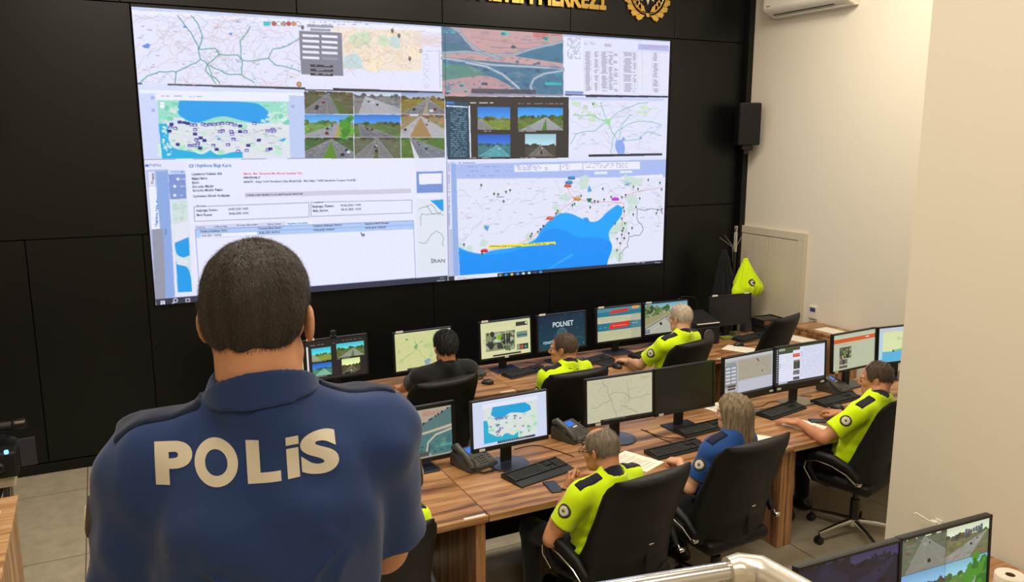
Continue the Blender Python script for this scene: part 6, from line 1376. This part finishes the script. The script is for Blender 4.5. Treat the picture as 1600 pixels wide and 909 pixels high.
TXT = 'YÖNETİM MERKEZİ'; SZ_, XS = 0.26, 0.76
def tw(s_):
    v, t = text_tris(s_ + '|', SZ_, 0.012, XS); v2, t2 = text_tris('|', SZ_, 0.012, XS); return v[:, 0].max() - v2[:, 0].max()
full = tw(TXT)
for i, ch in enumerate(TXT):
    if ch == ' ': continue
    text_mesh('letter', ch, SZ_, 0.03, Matrix.Translation((tw(TXT[:i]) - full, -0.016, 0)) @ Matrix.Rotation(PI / 2, 4, 'X'), 'gold', sg, 0.012, XS)
def speaker(x, y, z, rz, label, wall):
    t = thing('loudspeaker', label, 'speaker', (x, y, z), R(rz), 'wall loudspeakers')
    MB().box((0, 0, 0), (0.25, 0.24, 0.48), 0.018, seg=3).build('cabinet', 'black_plastic', t)
    MB().box((0, -0.124, 0.0), (0.235, 0.012, 0.46), 0.012, seg=2).build('grille', 'black_panel', t)
    m = MB(); m.box((0, 0.0, -0.265), (0.12, 0.10, 0.05), 0.006); m.box((0.0, 0.03, -0.31), (0.05, 0.05, 0.06), 0.006); w_ = Matrix.Rotation(-R(rz), 3, 'Z') @ (Vector(wall) - Vector((x, y, z))); m.tube([(0, 0.03, -0.285), tuple(w_ + Vector((0, 0, -0.285)))], 0.018, 10)
    m.build('bracket', 'black_plastic', t)
speaker(6.775, 7.40, 2.955, -28, 'black loudspeaker on the pale wall, right of the video wall', (6.94, 7.50, 2.955))
speaker(-0.875, 7.42, 2.97, 25, 'black loudspeaker cut off by the left edge of the photo', (-0.95, 7.62, 2.97))
ac = thing('air_conditioner', 'white wall air conditioner at the top of the pale wall', 'air conditioner', (XR, 6.64, 4.16))
m = MB(); m.prism([(0.0, 0.31), (-0.19, 0.31), (-0.222, 0.27), (-0.222, 0.03), (-0.20, 0.0), (-0.06, -0.055), (0.0, -0.055)], -0.555, 0.555, Matrix(((1, 0, 0), (0, 0, 1), (0, 1, 0))), (0, 0, 0), 0.006); m.build('casing', 'white_plastic', ac)
m = MB(); m.box((-0.135, 0.06, -0.0295), (0.014, 0.84, 0.006), rot=(0, R(-21), 0)); m.build('louvre_slot', 'black_gap', ac)
m = MB(); m.box((-0.10, 0.0, -0.045), (0.055, 0.98, 0.006), 0.002, rot=(0, R(-21), 0)); m.build('louvre', 'white_plastic', ac)
m = MB(); m.box((-0.2225, 0.48, 0.055), (0.001, 0.05, 0.010)); m.build('badge', 'grey_plastic', ac)
th = thing('thermostat', 'small white wall thermostat with a dark display', 'thermostat', (XR, 6.39, 0.905))
MB().box((-0.012, 0, 0), (0.022, 0.105, 0.14), 0.005).build('casing', 'white_plastic', th); emit('dim_lcd', rgb(50, 60, 90), 0.6); MB().box((-0.0235, 0, 0.03), (0.002, 0.075, 0.045)).build('display', 'dim_lcd', th)
m = MB()
for k in range(4): m.box((-0.0235, -0.03 + k * 0.02, -0.035), (0.002, 0.012, 0.008))
m.build('buttons', 'label_white', th)
cb = thing('built_in_cupboard', 'cream cupboard with two flush doors set against the pale wall', 'cupboard', (XR, 7.075, 0))
m = MB(); m.box((-0.02, 0, 1.72), (0.04, 1.06, 0.085), 0.003, seg=1); m.box((-0.02, -0.475, 0.84), (0.04, 0.11, 1.675), 0.003, seg=1); m.box((-0.02, 0.51, 0.84), (0.04, 0.04, 1.675), 0.003, seg=1); m.box((-0.006, 0, 0.84), (0.010, 0.95, 1.67)); m.build('frame', 'cupboard_paint', cb)
for y_, w_ in ((0.262, 0.452), (-0.194, 0.446)): MB().box((-0.022, y_, 0.86), (0.026, w_, 1.62), 0.003, seg=1).build('door', 'cupboard_paint', cb)

# ================================================================== COAT STAND AND COATS
cs = thing('coat_stand', 'chrome coat stand with bent hooks beside the black panel wall', 'coat stand', (6.545, 7.25, 0))
m = MB(); m.lathe([(0, 0), (0.17, 0), (0.17, 0.015), (0.03, 0.03), (0.018, 0.05), (0.018, 1.50), (0, 1.50)], (0, 0, 0), 24); m.build('base', 'black_plastic', cs, True)
m = MB(); m.lathe([(0, 1.50), (0.024, 1.50), (0.024, 1.72), (0.018, 1.725), (0.018, 1.74), (0.022, 1.745), (0.022, 1.80), (0, 1.81)], (0, 0, 0), 20); m.build('pole_top', 'chrome', cs, True)
for a in (2.9, 0.45, 1.5):
    c_, s_ = math.cos(a), math.sin(a); MB().tube([(0.02 * c_, 0.02 * s_, 1.38), (0.03 * c_, 0.03 * s_, 1.50), (0.04 * c_, 0.04 * s_, 1.56), (0.20 * c_, 0.20 * s_, 1.67)], 0.005, 8).build('hook', 'steel', cs, True)
def coat(x, y, top, bottom, label, mat, seed, wid, badge=False):
    t = thing('jacket', label, 'jacket', (x, y, 0)); F = Field((-0.32, -0.22, bottom - 0.05), (0.32, 0.22, top + 0.08), 0.008)
    F.cone((0, 0, top), (0.01, -0.01, bottom + 0.12), 0.03, wid * 0.72, 0.04); F.cone((0.0, 0, top - 0.08), (-0.10, -0.02, bottom + 0.06), 0.04, wid * 0.42, 0.03); F.cone((0.02, 0, top - 0.08), (0.13, -0.03, bottom + 0.08), 0.04, wid * 0.42, 0.03)
    X, Y, Z = F.grid(); an = np.arctan2(X, -Y); F.f = (F.f + 0.012 * np.sin(an * 9 + 5 * Z) * np.clip((top - Z) / 0.3, 0, 1) + 0.006 * np.sin(an * 19 - 8 * Z + 3)).astype(np.float32); F.keep((0, 0, bottom), (0, 0, -1)); V, Fc = F.mesh(1); o = mesh_np('cloth', V, Fc, mat, t)
    if badge:
        for rr, off, mt, nm in ((0.045, 0.004, 'patch_dark', 'badge'), (0.030, 0.007, 'patch_light', 'badge_ring'), (0.018, 0.009, 'patch_dark', 'badge_star')):
            q = F.like(np.maximum(F.f - off, np.maximum(np.sqrt((X + 0.01) ** 2 + (Z - (top - 0.24)) ** 2) - rr, Y))); V, Fc = q.mesh(1); mesh_np(nm, V, Fc, mt, o)
coat(6.60, 7.12, 1.41, 1.0, 'yellow high-visibility jacket hanging on the coat stand', 'hi_vis', 1, 0.21, True)
coat(6.40, 7.26, 1.50, 0.72, 'dark jacket hanging on the left of the coat stand', 'dark_cloth', 2, 0.19)

# ================================================================== CABINETS, PRINTER, TRAYS
lc = thing('low_cabinet', 'low walnut cabinet against the pale wall beside the empty chair', 'cabinet', (6.755, 6.06, 0))
MB().box((0, 0, 0.795), (0.37, 0.62, 0.03), 0.003, seg=1).build('top', 'walnut', lc); MB().box((0, 0, 0.42), (0.355, 0.60, 0.72), 0.003, seg=1).build('carcass', 'walnut_upright', lc)
for s in (-1, 1): d_ = MB().box((-0.183, s * 0.15, 0.42), (0.016, 0.29, 0.70), 0.003, seg=1).build('door', 'walnut_upright', lc); MB().box((-0.198, s * 0.03, 0.55), (0.012, 0.012, 0.12), 0.004).build('handle', 'steel', d_)
MB().box((0, 0, 0.03), (0.34, 0.58, 0.06)).build('plinth', 'black_plastic', lc)
sheet('document', 6.74, 5.95, 4, 'grey sheet lying on the low walnut cabinet', 0.2, 0.28, 0.8105, False)
pr = thing('printer', 'black printer with a pale lid edge behind the white-haired man', 'printer', (5.335, 6.40, 0.75), R(-4))
m = MB(); m.box((0, 0, 0.095), (0.34, 0.30, 0.19), 0.015); m.prism([(-0.15, 0.19), (0.15, 0.19), (0.15, 0.30), (-0.15, 0.225)], -0.165, 0.165, Matrix(((0, 0, 1), (1, 0, 0), (0, 1, 0))), (0, 0, 0), 0.006); m.build('body', 'black_plastic', pr)
MB().box((0.02, -0.152, 0.222), (0.27, 0.012, 0.010), 0.002, seg=1).build('lid_edge', 'label_white', pr)
m = MB(); m.lathe([(0, 0), (0.055, 0), (0.06, 0.006), (0.055, 0.012), (0.03, 0.006), (0, 0.006)], (0.02, -0.158, 0.105), 28, (PI / 2, 0, 0)); m.build('fan_grille', 'grey_plastic', pr, True)
tr = thing('document_tray', 'black stacked document tray right of the switched-off far row monitor', 'tray', (6.30, 6.42, 0.75), R(-3))
m = MB()
for z_ in (0.004, 0.085): m.box((0, 0, z_), (0.30, 0.24, 0.008), 0.002, seg=1); m.box((-0.146, 0, z_ + 0.035), (0.008, 0.24, 0.07)); m.box((0.146, 0, z_ + 0.035), (0.008, 0.24, 0.07)); m.box((0, 0.116, z_ + 0.035), (0.30, 0.008, 0.07))
m.build('shelves', 'black_plastic', tr); MB().box((0.12, -0.122, 0.05), (0.04, 0.004, 0.05)).build('tag', 'label_white', tr)
pm('rust_card', rgb(120, 62, 34), 0.6)
bx = thing('cardboard_box', 'small black box with a rust-coloured side on the document tray', 'box', (6.27, 6.40, 0.839), R(-3)); MB().box((0, 0, 0.035), (0.24, 0.16, 0.07), 0.004).build('carton', 'black_plastic', bx); MB().box((-0.06, -0.082, 0.035), (0.08, 0.004, 0.04)).build('panel', 'rust_card', bx)
bx = thing('cardboard_box', 'small dark box with a white slip on top, by the cream cupboard', 'box', (6.58, 6.55, 0.0), 0); MB().box((0, 0, 0.41), (0.20, 0.17, 0.82), 0.006).build('carton', 'black_plastic', bx); MB().box((0.02, 0, 0.822), (0.07, 0.10, 0.003)).build('slip', 'paper', bx)
cl = thing('sign_holder', 'dark slanted sign holder behind the switched-off far row monitor', 'holder', (6.14, 6.54, 0.75), R(-5)); MB().prism([(0.05, 0), (-0.05, 0), (0.012, 0.36), (0.03, 0.36)], -0.07, 0.07, Matrix(((0, 0, 1), (1, 0, 0), (0, 1, 0))), (0, 0, 0), 0.003).build('stand', 'grey_plastic', cl)
o = cable([(5.15, 6.57, 0.755), (5.17, 6.58, 1.10), (5.26, 6.58, 1.19), (5.40, 6.58, 1.175), (5.46, 6.58, 1.12), (5.49, 6.575, 0.755)], 'thin grey wire arching above the printer', 0.004, None)

# ================================================================== GALLERY RAIL, NEAR LEFT COUNTER, CAMERA
pm('rail_chrome', rgb(226, 226, 228), 0.2, metal=1.0)
pm('film_wrap', rgb(214, 206, 190), 0.24, metal=0.7, bump=0.12, bscale=30)
gm = bpy.data.materials.new('rail_glass'); gm.use_nodes = True; nt = gm.node_tree; nt.nodes.clear()
o_ = nt.nodes.new('ShaderNodeOutputMaterial'); mx = nt.nodes.new('ShaderNodeMixShader'); tr_ = nt.nodes.new('ShaderNodeBsdfTransparent'); gl = nt.nodes.new('ShaderNodeBsdfGlossy'); fr = nt.nodes.new('ShaderNodeFresnel'); fr.inputs[0].default_value = 1.45; tr_.inputs[0].default_value = (0.55, 0.57, 0.58, 1); gl.inputs['Roughness'].default_value = 0.03
nt.links.new(fr.outputs[0], mx.inputs[0]); nt.links.new(tr_.outputs[0], mx.inputs[1]); nt.links.new(gl.outputs[0], mx.inputs[2]); nt.links.new(mx.outputs[0], o_.inputs[0]); MATS['rail_glass'] = gm
RA, RB_ = Vector((1.398, 1.452, 1.718)), Vector((-2.9, 2.24, 1.718)); dr = (RA - RB_).normalized(); RC = RA + Vector((0.07, -0.99, 0)) * 1.2
rl = thing('handrail', 'polished steel handrail over a glass panel at the bottom edge of the photo', 'handrail', (RA.x, RA.y, PZ))
O = Vector((RA.x, RA.y, PZ))
MB().tube([RB_ - O, RA - dr * 0.03 - O], 0.024, 20).build('top_rail', 'rail_chrome', rl, True)
MB().tube([RB_ - O - Vector((0, 0, 0.085)), RA - dr * 0.05 - O - Vector((0, 0, 0.085))], 0.010, 12).build('lower_rail', 'rail_chrome', rl, True)
m = MB(); P_ = [RA - dr * 0.05 - O, RA - dr * 0.02 - O, RA + dr * 0.02 + Vector((0.0, -0.03, 0)) - O] + [RA + (RC - RA) * t_ + dr * 0.02 - O for t_ in np.linspace(0.06, 1, 14)]; m.tube(P_, [0.034, 0.041, 0.042] + [0.0405 + 0.0012 * (i % 2) for i in range(14)], 24); m.build('wrapped_end', 'film_wrap', rl, True)
def slab(a, b, z0, z1, th): 
    d_ = b - a; c_ = (a + b) / 2 - O; m = MB(); m.box((c_.x, c_.y, (z0 + z1) / 2 - PZ), (d_.length, th, z1 - z0), 0.002, rot=None, seg=1); return m
m = MB(); dd = RA - RB_; m.box((0, 0, 0), (dd.length - 0.1, 0.012, 0.74), rot=(0, 0, math.atan2(dd.y, dd.x)))
for v in m.bm.verts: v.co += (RA + RB_) / 2 - O + Vector((0, 0, -0.465))
m.build('glass_panel', 'rail_glass', rl)
for t_ in (0.0, 0.30, 0.6, 0.95): q = RA + (RB_ - RA) * t_ - O; MB().tube([(q.x, q.y, 0.0), (q.x, q.y, 0.86)], 0.02, 14).build('post', 'steel', rl, True)
q = RC - O; MB().tube([(q.x, q.y, 0.0), (q.x, q.y, 0.87)], 0.02, 14).build('post', 'steel', rl, True)

ct = thing('counter', 'pale wood counter at the bottom left corner', 'counter', (-1.10, 3.62, 0))
MB().box((0, 0, 0.985), (1.20, 2.06, 0.03), 0.002, seg=1).build('top', 'pale_walnut', ct); MB().box((0, 0, 0.485), (1.17, 2.03, 0.97), 0.002, seg=1).build('carcass', 'pale_walnut_upright', ct)
sh_ = thing('printed_sheet', 'white sheet with rows of bold dark figures on the pale counter', 'paper', (-0.68, 4.26, 1.0), R(-4)); MB().box((0, 0, 0.001), (0.21, 0.44, 0.002)).build('page', 'label_white', sh_)
m = MB(); r_ = random.Random(4)
for j in range(11):
    for i in range(5): m.box((-0.08 + i * 0.04 + 0.008, 0.19 - j * 0.036, 0.0024), (r_.choice([0.008, 0.016, 0.014]), 0.016, 0.0005))
m.build('print', 'black_plastic', sh_)
tp = thing('tripod', 'cream-topped tripod standing on the floor at the left edge', 'tripod', (-0.60, 5.22, 0))
m = MB(); m.box((-0.01, 0, 0.895), (0.10, 0.12, 0.075), 0.006); m.build('head', 'cupboard_paint', tp)
for a in (2.0, 3.3, 4.5): MB().tube([(0.03 * math.cos(a), 0.03 * math.sin(a), 0.87), (0.34 * math.cos(a), 0.34 * math.sin(a), 0.012)], [0.016, 0.012], 10).build('leg', 'black_plastic', tp, True)
MB().tube([(0, 0, 0.42), (0, 0, 0.87)], 0.018, 12).build('centre_column', 'steel', tp, True)
cmr = thing('video_camera', 'black video camera with a blue light on the tripod at the left edge', 'camera', (-0.60, 5.22, 0.933))
MB().box((0.0, 0, 0.075), (0.13, 0.24, 0.15), 0.012).build('body', 'black_plastic', cmr)
m = MB(); m.tube([(-0.05, 0.02, 0.262), (0.045, 0.02, 0.262)], 0.026, 16); m.box((-0.01, 0.05, 0.225), (0.10, 0.03, 0.03), 0.006); m.box((-0.01, 0.06, 0.18), (0.03, 0.03, 0.08), 0.005); m.build('top_handle', 'black_plastic', cmr, True)
m = MB(); m.tube([(0.055, 0.02, 0.262), (0.115, 0.02, 0.268)], [0.026, 0.030], 16); m.build('microphone', 'black_plastic', cmr, True); MB().box((0.088, -0.012, 0.282), (0.05, 0.006, 0.014), 0.002, seg=1).build('metal_band', 'steel', cmr)
m = MB(); m.box((0.115, -0.05, 0.115), (0.085, 0.012, 0.17), 0.004, rot=(R(4), 0, R(6))); m.build('side_screen', 'satin_stand', cmr); emit('blue_light', rgb(90, 140, 255), 4.0); MB().lathe([(0, -0.012), (0.010, -0.010), (0.012, 0.0), (0.010, 0.010), (0, 0.012)], (0.02, -0.124, 0.155), 14).build('indicator_light', 'blue_light', cmr, True)
m = MB(); m.lathe([(0, 0), (0.022, 0.0), (0.028, 0.01), (0.028, 0.05), (0.02, 0.055), (0, 0.05)], (-0.02, -0.12, 0.08), 20, (PI / 2, 0, 0)); m.build('eyepiece', 'black_plastic', cmr, True); m = MB(); m.lathe([(0, 0), (0.04, 0.0), (0.046, 0.06), (0.05, 0.12), (0.04, 0.12), (0, 0.10)], (0.0, 0.12, 0.08), 24, (-PI / 2, 0, 0)); m.build('lens', 'black_plastic', cmr, True)
# near desk, right
rp_ = thing('paper_roll', 'cream paper roll standing on the near desk at the right edge', 'paper roll', (3.555, 2.03, 0.75)); MB().lathe([(0.021, 0.0), (0.062, 0.0), (0.064, 0.003), (0.064, 0.097), (0.062, 0.10), (0.022, 0.10), (0.020, 0.098), (0.020, 0.002), (0.021, 0.0)], (0, 0, 0), 40).build('roll', 'paper', rp_, True); pm('brown_card', rgb(110, 78, 50), 0.8); MB().lathe([(0.0205, 0.001), (0.0185, 0.001), (0.0185, 0.099), (0.0205, 0.099)], (0, 0, 0), 30).build('core', 'brown_card', rp_, True)
hk = thing('hook', 'slim white hook sticking out of the wall behind the corner monitor', 'hook', (3.86, 2.60, 0.775)); MB().box((-0.004, 0, 0), (0.008, 0.04, 0.05), 0.003).build('plate', 'white_plastic', hk); m = MB(); m.tube([(-0.004, 0, 0), (-0.04, 0, 0.0), (-0.05, 0.0, 0.012)], 0.009, 10); m.tube([(-0.045, 0.0, 0.010), (-0.085, 0.08, 0.045), (-0.098, 0.085, 0.040)], 0.0055, 8); m.lathe([(0, -0.012), (0.018, -0.010), (0.018, 0.010), (0, 0.012)], (-0.045, 0, 0.016), 18); m.build('arm', 'white_plastic', hk, True)
